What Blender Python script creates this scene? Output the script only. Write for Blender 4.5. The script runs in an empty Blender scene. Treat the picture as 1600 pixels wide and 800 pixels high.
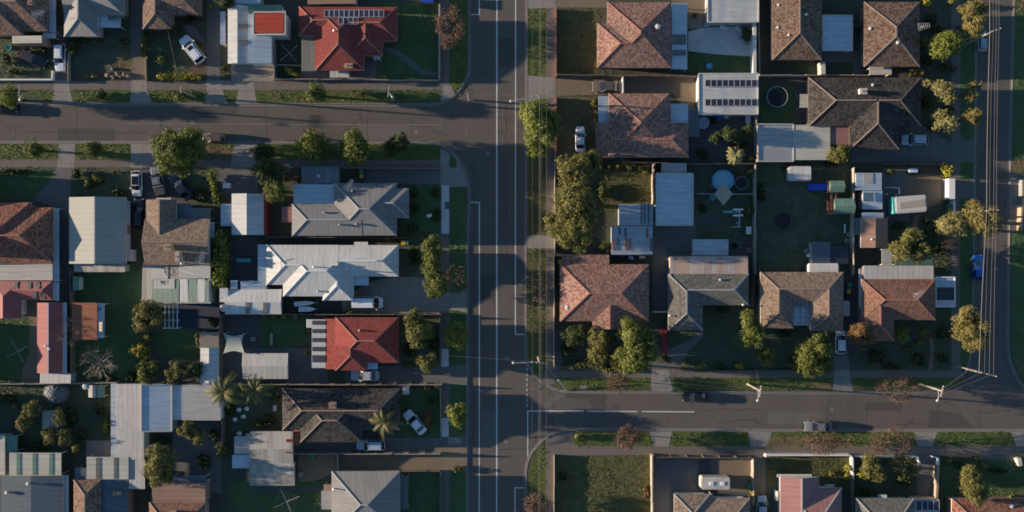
import bpy, math, random
import numpy as np
from mathutils import Vector, Matrix
R = math.radians
sc = bpy.context.scene
COL = sc.collection

# ------------------------------------------------------------------ camera, sky, sun, exposure
CAMH = 150.0                         # a drone looking straight down
cam_data = bpy.data.cameras.new('drone_camera')
cam = bpy.data.objects.new('drone_camera', cam_data)
COL.objects.link(cam)
cam.location = (0, 0, CAMH)
cam.rotation_euler = (0, 0, 0)
cam_data.sensor_width = 36
cam_data.lens = 18.0 / (80.0 / CAMH)
cam_data.clip_start = 0.5
cam_data.clip_end = 3000
sc.camera = cam

SUN_EL, SUN_AZ_DOWN = 9.3, 4.4      # low late afternoon sun in the west (left), a little north
wd = bpy.data.worlds.new('World')
sc.world = wd
wd.use_nodes = True
wn = wd.node_tree
bg = wn.nodes['Background']
sky = wn.nodes.new('ShaderNodeTexSky')
sky.sky_type = 'NISHITA'
sky.sun_disc = False
sky.sun_elevation = R(SUN_EL)
sky.sun_rotation = R(-90 + SUN_AZ_DOWN)
sky.air_density = 1.0
sky.dust_density = 0.1
sky.ozone_density = 3.0
wn.links.new(sky.outputs[0], bg.inputs[0])
bg.inputs[1].default_value = 0.09
sd = bpy.data.lights.new('sun', 'SUN')
sd.energy = 5.0
sd.angle = R(0.5)
sd.color = (1.0, 0.80, 0.60)
so = bpy.data.objects.new('sun', sd)
COL.objects.link(so)
dv = Vector((math.cos(R(SUN_EL)) * math.cos(R(SUN_AZ_DOWN)), -math.cos(R(SUN_EL)) * math.sin(R(SUN_AZ_DOWN)), -math.sin(R(SUN_EL))))
so.rotation_euler = dv.to_track_quat('-Z', 'Y').to_euler()
so.location = (-60, 5, 40)
sc.view_settings.view_transform = 'Standard'
sc.view_settings.look = 'None'
sc.view_settings.exposure = 1.1
sc.view_settings.gamma = 1
sc.view_settings.use_curve_mapping = False
sc.cycles.filter_width = 1.75
sc.cycles.max_bounces = 5
sc.cycles.diffuse_bounces = 3
sc.cycles.transparent_max_bounces = 8

# ------------------------------------------------------------------ helpers
def W(px, py, h=0.0):
    """photo pixel (1600x800) seen at height h -> metres"""
    k = (CAMH - h) / CAMH / 10.0
    return ((px - 800.0) * k, (400.0 - py) * k)

class NT:
    def __init__(s, name):
        s.m = bpy.data.materials.new(name); s.m.use_nodes = True
        s.t = s.m.node_tree; s.b = s.t.nodes['Principled BSDF']; s.out = s.t.nodes['Material Output']
    def n(s, ty, **kw):
        x = s.t.nodes.new('ShaderNode' + ty)
        for k, v in kw.items(): setattr(x, k, v)
        return x
    def l(s, a, b): s.t.links.new(a, b)
    def math(s, op, a, b=None, c=None):
        x = s.n('Math', operation=op)
        for i, v in enumerate((a, b, c)):
            if v is None: continue
            if isinstance(v, (int, float)): x.inputs[i].default_value = v
            else: s.l(v, x.inputs[i])
        return x.outputs[0]
    def mix(s, f, a, b, mode='MIX'):
        x = s.n('Mix', data_type='RGBA', blend_type=mode)
        for i, v in ((0, f), (6, a), (7, b)):
            if isinstance(v, (int, float)): x.inputs[i].default_value = v
            elif isinstance(v, tuple): x.inputs[i].default_value = (*v[:3], 1)
            else: s.l(v, x.inputs[i])
        return x.outputs[2]
    def noise(s, vec, scale, detail=3, rough=.55, dist=0):
        x = s.n('TexNoise'); x.inputs['Scale'].default_value = scale
        x.inputs['Detail'].default_value = detail; x.inputs['Roughness'].default_value = rough
        x.inputs['Distortion'].default_value = dist
        s.l(vec, x.inputs['Vector']); return x.outputs[0]
    def ramp(s, f, p0, p1):
        x = s.n('MapRange'); s.l(f, x.inputs[0]); x.inputs[1].default_value = p0; x.inputs[2].default_value = p1
        return x.outputs[0]
    def pos(s): return s.n('NewGeometry').outputs['Position']
    def bump(s, h, dist=.02, strength=1):
        x = s.n('Bump'); x.inputs['Strength'].default_value = strength; x.inputs['Distance'].default_value = dist
        s.l(h, x.inputs['Height']); s.l(x.outputs[0], s.b.inputs['Normal'])
    def col(s, c):
        if isinstance(c, tuple): s.b.inputs['Base Color'].default_value = (*c[:3], 1)
        else: s.l(c, s.b.inputs['Base Color'])
    def set(s, rough=.7, metal=0, spec=.5):
        s.b.inputs['Roughness'].default_value = rough; s.b.inputs['Metallic'].default_value = metal
        s.b.inputs['Specular IOR Level'].default_value = spec
def sc3(c, k): return tuple(min(1, x * k) for x in c[:3])

def m_plain(name, c, rough=.7, metal=0, var=.12, scale=3.0, spec=.4):
    t = NT(name); nz = t.noise(t.pos(), scale, 4)
    t.col(t.mix(nz, sc3(c, 1 - var * 1.6), sc3(c, 1 + var * 1.6))); t.set(rough, metal, spec); return t.m
def m_tile(name, c, var=.35, alt=None, lich=.25):
    t = NT(name); uv = t.n('UVMap').outputs[0]
    sp = t.n('SeparateXYZ'); t.l(uv, sp.inputs[0])
    row = t.math('DIVIDE', sp.outputs[1], .31); ri = t.math('FLOOR', row); rf = t.math('FRACT', row)
    u = t.math('ADD', t.math('DIVIDE', sp.outputs[0], .25), t.math('MULTIPLY', ri, .5))
    ui = t.math('FLOOR', u); uf = t.math('FRACT', u)
    cb = t.n('CombineXYZ'); t.l(ui, cb.inputs[0]); t.l(ri, cb.inputs[1])
    wn_ = t.n('TexWhiteNoise', noise_dimensions='2D'); t.l(cb.outputs[0], wn_.inputs[0])
    c2 = alt or sc3(c, 1 + var)
    a = t.mix(wn_.outputs[0], sc3(c, 1 - var), c2)
    big = t.noise(t.pos(), .45, 5, .65)
    a = t.mix(t.math('MULTIPLY', t.ramp(big, .45, .75), lich * 1.6), a, (.16, .145, .12))
    grn = t.noise(t.pos(), 3.5, 3, .7)
    a = t.mix(t.math('MULTIPLY', t.ramp(grn, .6, .72), .35), a, sc3(c, .45))
    edge = t.math('LESS_THAN', rf, .16)
    a = t.mix(t.math('MULTIPLY', edge, .35), a, sc3(c, .3))
    t.col(a); t.set(.9, 0, .12)
    prof = t.math('ADD', rf, t.math('MULTIPLY', t.math('SINE', t.math('MULTIPLY', uf, 6.283)), .35))
    t.bump(prof, .035); return t.m
def m_metal(name, c, rough=.5, rust=0.0, spec=.3, seam=.8, dirt=.42, streak=None):
    t = NT(name); uv = t.n('UVMap').outputs[0]
    sp = t.n('SeparateXYZ'); t.l(uv, sp.inputs[0])
    w = t.math('SINE', t.math('MULTIPLY', sp.outputs[0], 6.283 / .19))
    sf = t.math('FRACT', t.math('DIVIDE', sp.outputs[0], seam))
    sm = t.math('LESS_THAN', sf, .1)
    mp = t.n('Mapping'); mp.inputs['Scale'].default_value = (2.2, .22, 1); t.l(uv, mp.inputs[0])
    st = t.noise(mp.outputs[0], 1.0, 5, .6)
    blot = t.noise(t.pos(), .35, 5, .65)
    a = t.mix(st, sc3(c, 1 - dirt), sc3(c, 1 + dirt * .7))
    a = t.mix(t.math('MULTIPLY', t.ramp(blot, .4, .75), dirt), a, sc3(c, .62))
    a = t.mix(t.math('MULTIPLY', sm, .38), a, sc3(c, .45))
    if streak:
        sid = t.math('FLOOR', t.math('DIVIDE', sp.outputs[0], .85)); wn_ = t.n('TexWhiteNoise', noise_dimensions='1D')
        t.l(sid, wn_.inputs['W']); a = t.mix(t.math('MULTIPLY', t.ramp(wn_.outputs[0], .35, .8), .85), a, streak)
    if rust:
        rn = t.noise(mp.outputs[0], 1.6, 6, .7)
        a = t.mix(t.ramp(rn, .62 - rust * .35, .72 - rust * .2), a, (.22, .075, .03))
    t.col(a); t.set(rough, 0, spec); t.bump(w, .02, .7); return t.m
def m_grass(name, c1, c2, dry=(.11, .085, .045), dryamt=.35, scale=1.0):
    t = NT(name); p = t.pos()
    f = t.noise(p, 5.0 * scale, 5, .7); g = t.noise(p, .35 * scale, 4, .6); d = t.noise(p, .8 * scale, 5, .65)
    a = t.mix(f, sc3(c1, .6), sc3(c2, 1.25)); a = t.mix(t.ramp(g, .35, .7), a, t.mix(f, sc3(c1, .75), c2))
    a = t.mix(t.math('MULTIPLY', t.ramp(d, .5, .7), dryamt), a, dry)
    t.col(a); t.set(.95, 0, .15); t.bump(t.noise(p, 9, 4, .75), .05, .8); return t.m
def m_ground(name, c, var=.3, joint=0.0, crack=0.0, patch=None, rough=.9, sc_=1.0):
    t = NT(name); p = t.pos(); f = t.noise(p, 7 * sc_, 5, .7); g = t.noise(p, .28 * sc_, 5, .6)
    a = t.mix(f, sc3(c, 1 - var * .7), sc3(c, 1 + var * .7)); a = t.mix(t.math('MULTIPLY', t.ramp(g, .35, .7), .5), a, sc3(c, 1 - var * .7))
    if patch: a = t.mix(t.math('MULTIPLY', t.ramp(t.noise(p, .5, 5, .7), .55, .68), .6), a, patch)
    if crack:
        for scl in ((1.3, .012, 1), (.012, 1.3, 1)):
            mp = t.n('Mapping'); mp.inputs['Scale'].default_value = scl; t.l(p, mp.inputs[0]); sn = t.noise(mp.outputs[0], 1.0, 4, .6)
            a = t.mix(t.math('MULTIPLY', t.ramp(sn, .4, .65), .2), a, sc3(c, .72))
    if joint:
        sp = t.n('SeparateXYZ'); t.l(p, sp.inputs[0])
        for k in (0, 1):
            jf = t.math('FRACT', t.math('DIVIDE', sp.outputs[k], joint))
            a = t.mix(t.math('MULTIPLY', t.math('LESS_THAN', jf, .07 / joint), .45), a, sc3(c, .4))
    if crack:
        mp = t.n('MixRGB') if False else None
        nz = t.n('TexNoise'); nz.inputs['Scale'].default_value = .6; nz.inputs['Detail'].default_value = 4; t.l(p, nz.inputs['Vector'])
        vm = t.n('VectorMath', operation='MULTIPLY_ADD'); t.l(nz.outputs['Color'], vm.inputs[0]); vm.inputs[1].default_value = (3, 3, 0); t.l(p, vm.inputs[2])
        vo = t.n('TexVoronoi', feature='DISTANCE_TO_EDGE'); vo.inputs['Scale'].default_value = .13; t.l(vm.outputs[0], vo.inputs['Vector'])
        msk = t.math('MULTIPLY', t.math('LESS_THAN', vo.outputs[0], .0075), t.ramp(t.noise(p, .09, 2), .42, .56))
        a = t.mix(t.math('MULTIPLY', msk, crack), a, sc3(c, .3))
    t.col(a); t.set(rough, 0, .3); t.bump(f, .03, .6); return t.m
def m_leaf(name, c, var=.35, trans=.08):
    t = NT(name); p = t.pos(); f = t.noise(p, 1.6, 4, .7); g = t.noise(p, .3, 2)
    wn_ = t.n('NewGeometry').outputs['Random Per Island']
    a = t.mix(wn_, sc3(c, 1 - var), (min(1, c[0] * (1 + var * 1.2)), min(1, c[1] * (1 + var)), c[2]))
    a = t.mix(t.math('MULTIPLY', t.ramp(f, .4, .7), .5), a, sc3(c, .6)); a = t.mix(t.math('MULTIPLY', g, .3), a, (c[0] * 1.3, c[1] * 1.05, c[2] * .8))
    t.col(a); t.set(.6, 0, .25)
    tr = t.n('BsdfTranslucent'); t.l(a, tr.inputs[0])
    mx = t.n('MixShader'); mx.inputs[0].default_value = trans; t.l(t.b.outputs[0], mx.inputs[1]); t.l(tr.outputs[0], mx.inputs[2]); t.l(mx.outputs[0], t.out.inputs[0])
    return t.m
def m_brick(name, c, mortar=(.35, .33, .3)):
    t = NT(name); uv = t.n('UVMap').outputs[0]; b = t.n('TexBrick'); t.l(uv, b.inputs[0]); b.inputs['Scale'].default_value = 1
    b.inputs['Color1'].default_value = (*sc3(c, .8), 1); b.inputs['Color2'].default_value = (*sc3(c, 1.2), 1); b.inputs['Mortar'].default_value = (*mortar, 1)
    b.inputs['Brick Width'].default_value = .24; b.inputs['Row Height'].default_value = .086; b.inputs['Mortar Size'].default_value = .01
    t.col(b.outputs[0]); t.set(.9, 0, .2); return t.m
def m_paint(name, c, rough=.3):
    t = NT(name); t.col(c); t.set(rough, .0, .5); t.b.inputs['Coat Weight'].default_value = .6; t.b.inputs['Coat Roughness'].default_value = .1; return t.m

M = {}
def mat(k): return M[k]
M['t_red'] = m_tile('red_tile', (.24, .06, .053), .2, lich=.1)
M['t_terra'] = m_tile('terracotta_tile', (.27, .13, .105), .4, (.37, .235, .19), .25)
M['t_brick'] = m_tile('brick_red_tile', (.26, .095, .065), .5, (.36, .16, .11), .3)
M['t_brown'] = m_tile('brown_tile', (.20, .125, .095), .45, (.3, .2, .15), .3)
M['t_dbrown'] = m_tile('dark_brown_tile', (.15, .095, .07), .5, (.24, .165, .12), .3)
M['t_grey'] = m_tile('charcoal_tile', (.05, .046, .046), .5, (.09, .08, .074), .2)
M['t_tan'] = m_tile('tan_tile', (.27, .185, .135), .35, (.34, .25, .19), .25)
M['t_orange'] = m_tile('orange_brown_tile', (.215, .11, .08), .3, (.27, .15, .11), .2)
M['t_slate'] = m_tile('slate_grey_tile', (.15, .142, .125), .25, (.205, .195, .17), .2)
M['m_white'] = m_metal('white_metal', (.55, .55, .53))
M['m_cream'] = m_metal('cream_metal', (.52, .49, .41))
M['m_grey'] = m_metal('grey_metal', (.225, .22, .215))
M['m_lgrey'] = m_metal('pale_grey_metal', (.42, .41, .39))
M['m_skyblue'] = m_metal('skylit_blue_metal', (.48, .56, .62))  # pale roofs: the blue of skylit shade is put into this colour
M['m_dblue'] = m_metal('dark_blue_grey_metal', (.12, .145, .165))
M['m_red'] = m_metal('red_metal', (.33, .10, .09))
M['m_bred'] = m_metal('bright_red_metal', (.42, .07, .045), spec=.15)
M['m_pink'] = m_metal('faded_pink_metal', (.31, .16, .15))
M['m_rust'] = m_metal('rusted_orange_metal', (.36, .14, .075), .8, .25)
M['m_patch'] = m_metal('patchy_galvanised_metal', (.42, .46, .5), .5, .12)
M['m_oldgrey'] = m_metal('weathered_galvanised_metal', (.3, .28, .25), .6, .06, streak=(.4, .38, .33))
M['m_green'] = m_metal('green_metal', (.14, .24, .19))
M['m_multi'] = m_metal('stripy_weathered_metal', (.42, .37, .34), .6, .0, streak=(.36, .25, .19))
M['m_tan'] = m_metal('tan_metal', (.30, .19, .145))
M['m_beige'] = m_metal('beige_green_metal', (.36, .355, .305), dirt=.15)
M['m_slate'] = m_metal('slate_metal', (.2, .21, .225))
M['clear'] = m_metal('smoky_polycarbonate', (.17, .165, .15), .3, .0)
M['navy'] = m_plain('navy_sheet', (.03, .036, .055), .6)
M['b_brown'] = m_brick('brown_brick', (.22, .13, .09)); M['b_cream'] = m_brick('cream_brick', (.45, .38, .28)); M['b_red'] = m_brick('red_brick', (.28, .1, .07))
M['wb'] = m_plain('white_weatherboard', (.62, .6, .55), .7); M['steel'] = m_plain('steel_wall', (.34, .36, .36), .5)
M['trim'] = m_plain('trim_cream', (.5, .47, .41), .5); M['trimd'] = m_plain('trim_brown', (.13, .1, .085), .6); M['white'] = m_plain('white_paint', (.75, .74, .7), .5, var=.05)
M['galv'] = m_plain('galvanised_tube', (.26, .26, .24), .6); M['cap_red'] = m_plain('ridge_terracotta', (.38, .17, .125), .8); M['cap_brown'] = m_plain('ridge_brown', (.3, .22, .17), .8); M['cap_grey'] = m_plain('ridge_grey', (.38, .38, .37), .7)
M['glass'] = m_plain('window_glass', (.02, .025, .03), .06, spec=.6, var=0); M['carglass'] = m_plain('car_glass', (.012, .014, .018), .07, spec=.6, var=0)
M['solar'] = m_plain('solar_cell', (.035, .033, .05), .2, spec=.6, var=.3, scale=6); M['alu'] = m_plain('aluminium', (.55, .56, .57), .4, .3)
M['timber'] = m_plain('weathered_timber', (.17, .135, .105), .9, var=.3, scale=6); M['timber_lt'] = m_plain('pale_timber', (.36, .31, .25), .9, var=.25, scale=5); M['redwood'] = m_plain('orange_timber', (.36, .15, .075), .8, var=.25)
M['bark'] = m_plain('bark', (.12, .09, .07), .95, var=.4, scale=6); M['barkpale'] = m_plain('pale_bark', (.26, .21, .17), .95, var=.3, scale=6)
M['polewood'] = m_plain('pole_timber', (.3, .27, .23), .9, var=.25, scale=4); M['wire'] = m_plain('bare_wire', (.12, .11, .1), .6, 0)
M['soil'] = m_ground('soil', (.085, .09, .065), .5, patch=(.105, .095, .075)); M['road'] = m_ground('asphalt', (.132, .113, .098), .22, crack=.35, patch=(.095, .09, .087))
M['conc'] = m_ground('concrete', (.27, .245, .215), .25, joint=1.6, patch=(.2, .18, .155)); M['path'] = m_ground('footpath_concrete', (.175, .15, .128), .3, joint=1.5, patch=(.13, .11, .09))
M['drive_d'] = m_ground('dark_driveway', (.15, .143, .135), .3, joint=3.1, patch=(.115, .11, .105)); M['drive_b'] = m_ground('brown_driveway', (.21, .165, .115), .3, patch=(.16, .125, .09))
M['kerb'] = m_ground('kerb_concrete', (.22, .2, .18), .25, joint=2.4); M['line'] = m_ground('road_paint', (.6, .6, .57), .12, patch=(.42, .41, .4)); M['linew'] = m_ground('worn_road_paint', (.24, .225, .2), .2)
M['pave'] = m_ground('paving', (.11, .105, .105), .5, joint=.8); M['mulch'] = m_ground('mulch', (.12, .085, .06), .6); M['concw'] = m_ground('pale_concrete', (.55, .55, .53), .2, patch=(.36, .36, .35))
M['lawn'] = m_grass('lawn_grass', (.07, .118, .05), (.10, .152, .066), (.135, .14, .075), .5); M['lawn_d'] = m_grass('dull_lawn_grass', (.088, .108, .068), (.118, .138, .084), (.16, .145, .10), .5)
M['verge'] = m_grass('verge_grass', (.07, .10, .03), (.115, .145, .045), (.18, .145, .07), .75); M['dry'] = m_grass('dry_grass', (.13, .11, .055), (.19, .15, .08), (.21, .14, .075), .7); M['mix'] = m_grass('tufted_grass', (.075, .085, .035), (.125, .125, .052), (.17, .13, .07), .9, 1.6)
M['turf'] = m_grass('fine_turf', (.068, .088, .058), (.09, .11, .068), (.115, .112, .08), .4)
M['water'] = m_plain('pool_water', (.2, .42, .52), .12, var=.15); M['poolblue'] = m_plain('pool_liner_blue', (.16, .4, .66), .5); M['sail'] = m_plain('sail_cloth', (.33, .35, .3), .8); M['tarp'] = m_plain('pale_tarp', (.45, .52, .6), .6)
M['black'] = m_plain('black_rubber', (.015, .015, .016), .8); M['net'] = m_plain('trampoline_mat', (.014, .015, .02), .7); M['blueplastic'] = m_plain('blue_plastic', (.03, .09, .55), .35); M['greenbin'] = m_plain('green_plastic', (.03, .22, .11), .4); M['yellowbin'] = m_plain('yellow_plastic', (.5, .28, .04), .4)
M['redp'] = m_plain('red_paint', (.22, .025, .025), .5); M['teal'] = m_plain('teal_paint', (.08, .36, .36), .5); M['stone'] = m_plain('sandstone', (.34, .26, .18), .9, var=.3); M['chrome'] = m_plain('alloy', (.45, .45, .46), .3, .8); M['lamp_w'] = m_plain('lamp_lens', (.5, .5, .48), .3); M['lamp_r'] = m_plain('tail_lens', (.35, .02, .02), .2)
M['paintmark'] = m_plain('faded_red_paint', (.28, .2, .19), .8); M['greygreen'] = m_plain('pale_sheet', (.52, .5, .45), .6)
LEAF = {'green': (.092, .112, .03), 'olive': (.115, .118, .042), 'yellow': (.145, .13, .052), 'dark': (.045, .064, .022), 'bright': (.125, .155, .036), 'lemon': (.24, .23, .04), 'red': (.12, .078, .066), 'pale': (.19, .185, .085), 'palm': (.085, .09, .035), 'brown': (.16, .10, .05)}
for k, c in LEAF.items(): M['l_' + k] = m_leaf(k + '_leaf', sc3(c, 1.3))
for k, c in {'white': (.72, .73, .74), 'silver': (.42, .45, .48), 'dark': (.035, .034, .036), 'black': (.012, .012, .014), 'navy': (.012, .016, .04), 'grey': (.17, .18, .19), 'blue': (.015, .085, .33), 'bronze': (.11, .09, .075), 'iceblue': (.33, .42, .5)}.items(): M['c_' + k] = m_paint(k + '_car_paint', c)

class MB:
    def __init__(s): s.v = []; s.f = []; s.mi = []
    def face(s, pts, mi=0):
        n = len(s.v); s.v += [tuple(p) for p in pts]; s.f.append(tuple(range(n, n + len(pts)))); s.mi.append(mi)
    def prism(s, poly, z0, z1, mi=0, bottom=True):
        """poly: list of (x,y) any winding; z1 may be a function"""
        a = sum(poly[i][0] * poly[(i + 1) % len(poly)][1] - poly[(i + 1) % len(poly)][0] * poly[i][1] for i in range(len(poly)))
        if a < 0: poly = poly[::-1]
        zt = (lambda x, y: z1) if not callable(z1) else z1
        zb = (lambda x, y: z0) if not callable(z0) else z0
        top = [(x, y, zt(x, y)) for x, y in poly]; bot = [(x, y, zb(x, y)) for x, y in poly]
        s.face(top, mi)
        if bottom: s.face(bot[::-1], mi)
        for i in range(len(poly)):
            j = (i + 1) % len(poly); s.face([bot[i], bot[j], top[j], top[i]], mi)
    def box(s, x0, y0, z0, x1, y1, z1, mi=0):
        s.prism([(min(x0, x1), min(y0, y1)), (max(x0, x1), min(y0, y1)), (max(x0, x1), max(y0, y1)), (min(x0, x1), max(y0, y1))], z0, z1, mi)
    def bar(s, a, b, w, h=None, mi=0):
        h = h or w; a = Vector(a); b = Vector(b); d = (b - a)
        if d.length < 1e-6: return
        d.normalize(); up = Vector((0, 0, 1)) if abs(d.z) < .95 else Vector((1, 0, 0))
        r = d.cross(up).normalized(); u = r.cross(d).normalized(); r *= w / 2; u *= h / 2
        c = [a - r - u, a + r - u, a + r + u, a - r + u]; e = [b - r - u, b + r - u, b + r + u, b - r + u]
        s.face(c[::1], mi); s.face(e[::-1], mi)
        for i in range(4): j = (i + 1) % 4; s.face([c[j], c[i], e[i], e[j]], mi)
    def tube(s, pts, rads, n=8, mi=0, cap=True):
        rings = []
        for i, p in enumerate(pts):
            p = Vector(p); q0 = Vector(pts[max(0, i - 1)]); q1 = Vector(pts[min(len(pts) - 1, i + 1)]); d = (q1 - q0)
            if d.length < 1e-6: d = Vector((0, 0, 1))
            d.normalize(); up = Vector((0, 0, 1)) if abs(d.z) < .9 else Vector((1, 0, 0)); r = d.cross(up).normalized(); u = r.cross(d)
            rings.append([p + (r * math.cos(6.2832 * k / n) + u * math.sin(6.2832 * k / n)) * rads[i] for k in range(n)])
        for i in range(len(rings) - 1):
            for k in range(n): j = (k + 1) % n; s.face([rings[i][j], rings[i][k], rings[i + 1][k], rings[i + 1][j]], mi)
        if cap: s.face(rings[0], mi); s.face(rings[-1][::-1], mi)
    def lathe(s, cx, cy, prof, n=24, mi=0):
        rg = [[(cx + r * math.cos(6.2832 * k / n), cy + r * math.sin(6.2832 * k / n), z) for k in range(n)] for r, z in prof]
        for i in range(len(rg) - 1):
            for k in range(n): j = (k + 1) % n; s.face([rg[i][k], rg[i][j], rg[i + 1][j], rg[i + 1][k]], mi)
        s.face(rg[-1], mi); s.face(rg[0][::-1], mi)
    def build(s, name, mats, parent=None, smooth=False, origin=None):
        o3 = Vector((0, 0, 0))
        if parent is not None: o3 = WL.get(parent.name, Vector((0, 0, 0)))
        elif origin is not None: o3 = Vector(origin)
        me = bpy.data.meshes.new(name)
        me.from_pydata([(x - o3.x, y - o3.y, z - o3.z) for x, y, z in s.v], [], s.f)
        mats = mats if isinstance(mats, (list, tuple)) else [mats]
        for m in mats: me.materials.append(M[m] if isinstance(m, str) else m)
        if len(mats) > 1: me.polygons.foreach_set('material_index', np.array(s.mi, dtype=np.int32))
        me.update(); uvl = me.uv_layers.new(name='UVMap'); uvd = np.zeros(len(me.loops) * 2, dtype=np.float32)
        for p in me.polygons:
            n = p.normal; t = Vector((0, 0, 1)).cross(n)
            if t.length < 1e-3: t = Vector((1, 0, 0))
            t.normalize(); w = n.cross(t)
            for li in p.loop_indices:
                v = Vector(s.v[me.loops[li].vertex_index]); uvd[2 * li] = v.dot(t); uvd[2 * li + 1] = v.dot(w)
        uvl.data.foreach_set('uv', uvd)
        if smooth: me.polygons.foreach_set('use_smooth', np.ones(len(me.polygons), dtype=bool))
        ob = bpy.data.objects.new(name, me); COL.objects.link(ob)
        if parent is not None: ob.parent = parent; WL[ob.name] = o3
        else: ob.location = o3; WL[ob.name] = o3
        return ob
WL = {}
def tag(o, label, cat, group=None, kind=None):
    if label: o['label'] = label
    if cat: o['category'] = cat
    if group: o['group'] = group
    if kind: o['kind'] = kind
    return o
def thing(name, label, cat, loc, group=None):
    o = bpy.data.objects.new(name, None); o.empty_display_size = .5; COL.objects.link(o); o.location = loc; WL[o.name] = Vector(loc)
    return tag(o, label, cat, group)
def struct(o): o['kind'] = 'structure'; return o
# ------------------------------------------------------------------ builders
rnd = random.Random(7)
ZG = 0.12                                        # land stands a kerb's height above the road

SHN = [0]; SHEETS = []
def sheet(name, m, poly, lvl=1, z=None, px=True):
    """a thin ground sheet at its level"""
    mb = MB(); SHN[0] += 1; zz = (ZG + .004 * lvl + .00005 * SHN[0] % .0039) if z is None else z
    pts = [W(*p) for p in poly] if px else poly
    a = sum(pts[i][0] * pts[(i + 1) % len(pts)][1] - pts[(i + 1) % len(pts)][0] * pts[i][1] for i in range(len(pts)))
    if a < 0: pts = pts[::-1]
    if z is None: SHEETS.append((zz, pts, m))
    mb.face([(x, y, zz) for x, y in pts]); return struct(mb.build(name, m))
def rect(x0, y0, x1, y1): return [(x0, y0), (x1, y0), (x1, y1), (x0, y1)]

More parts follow.
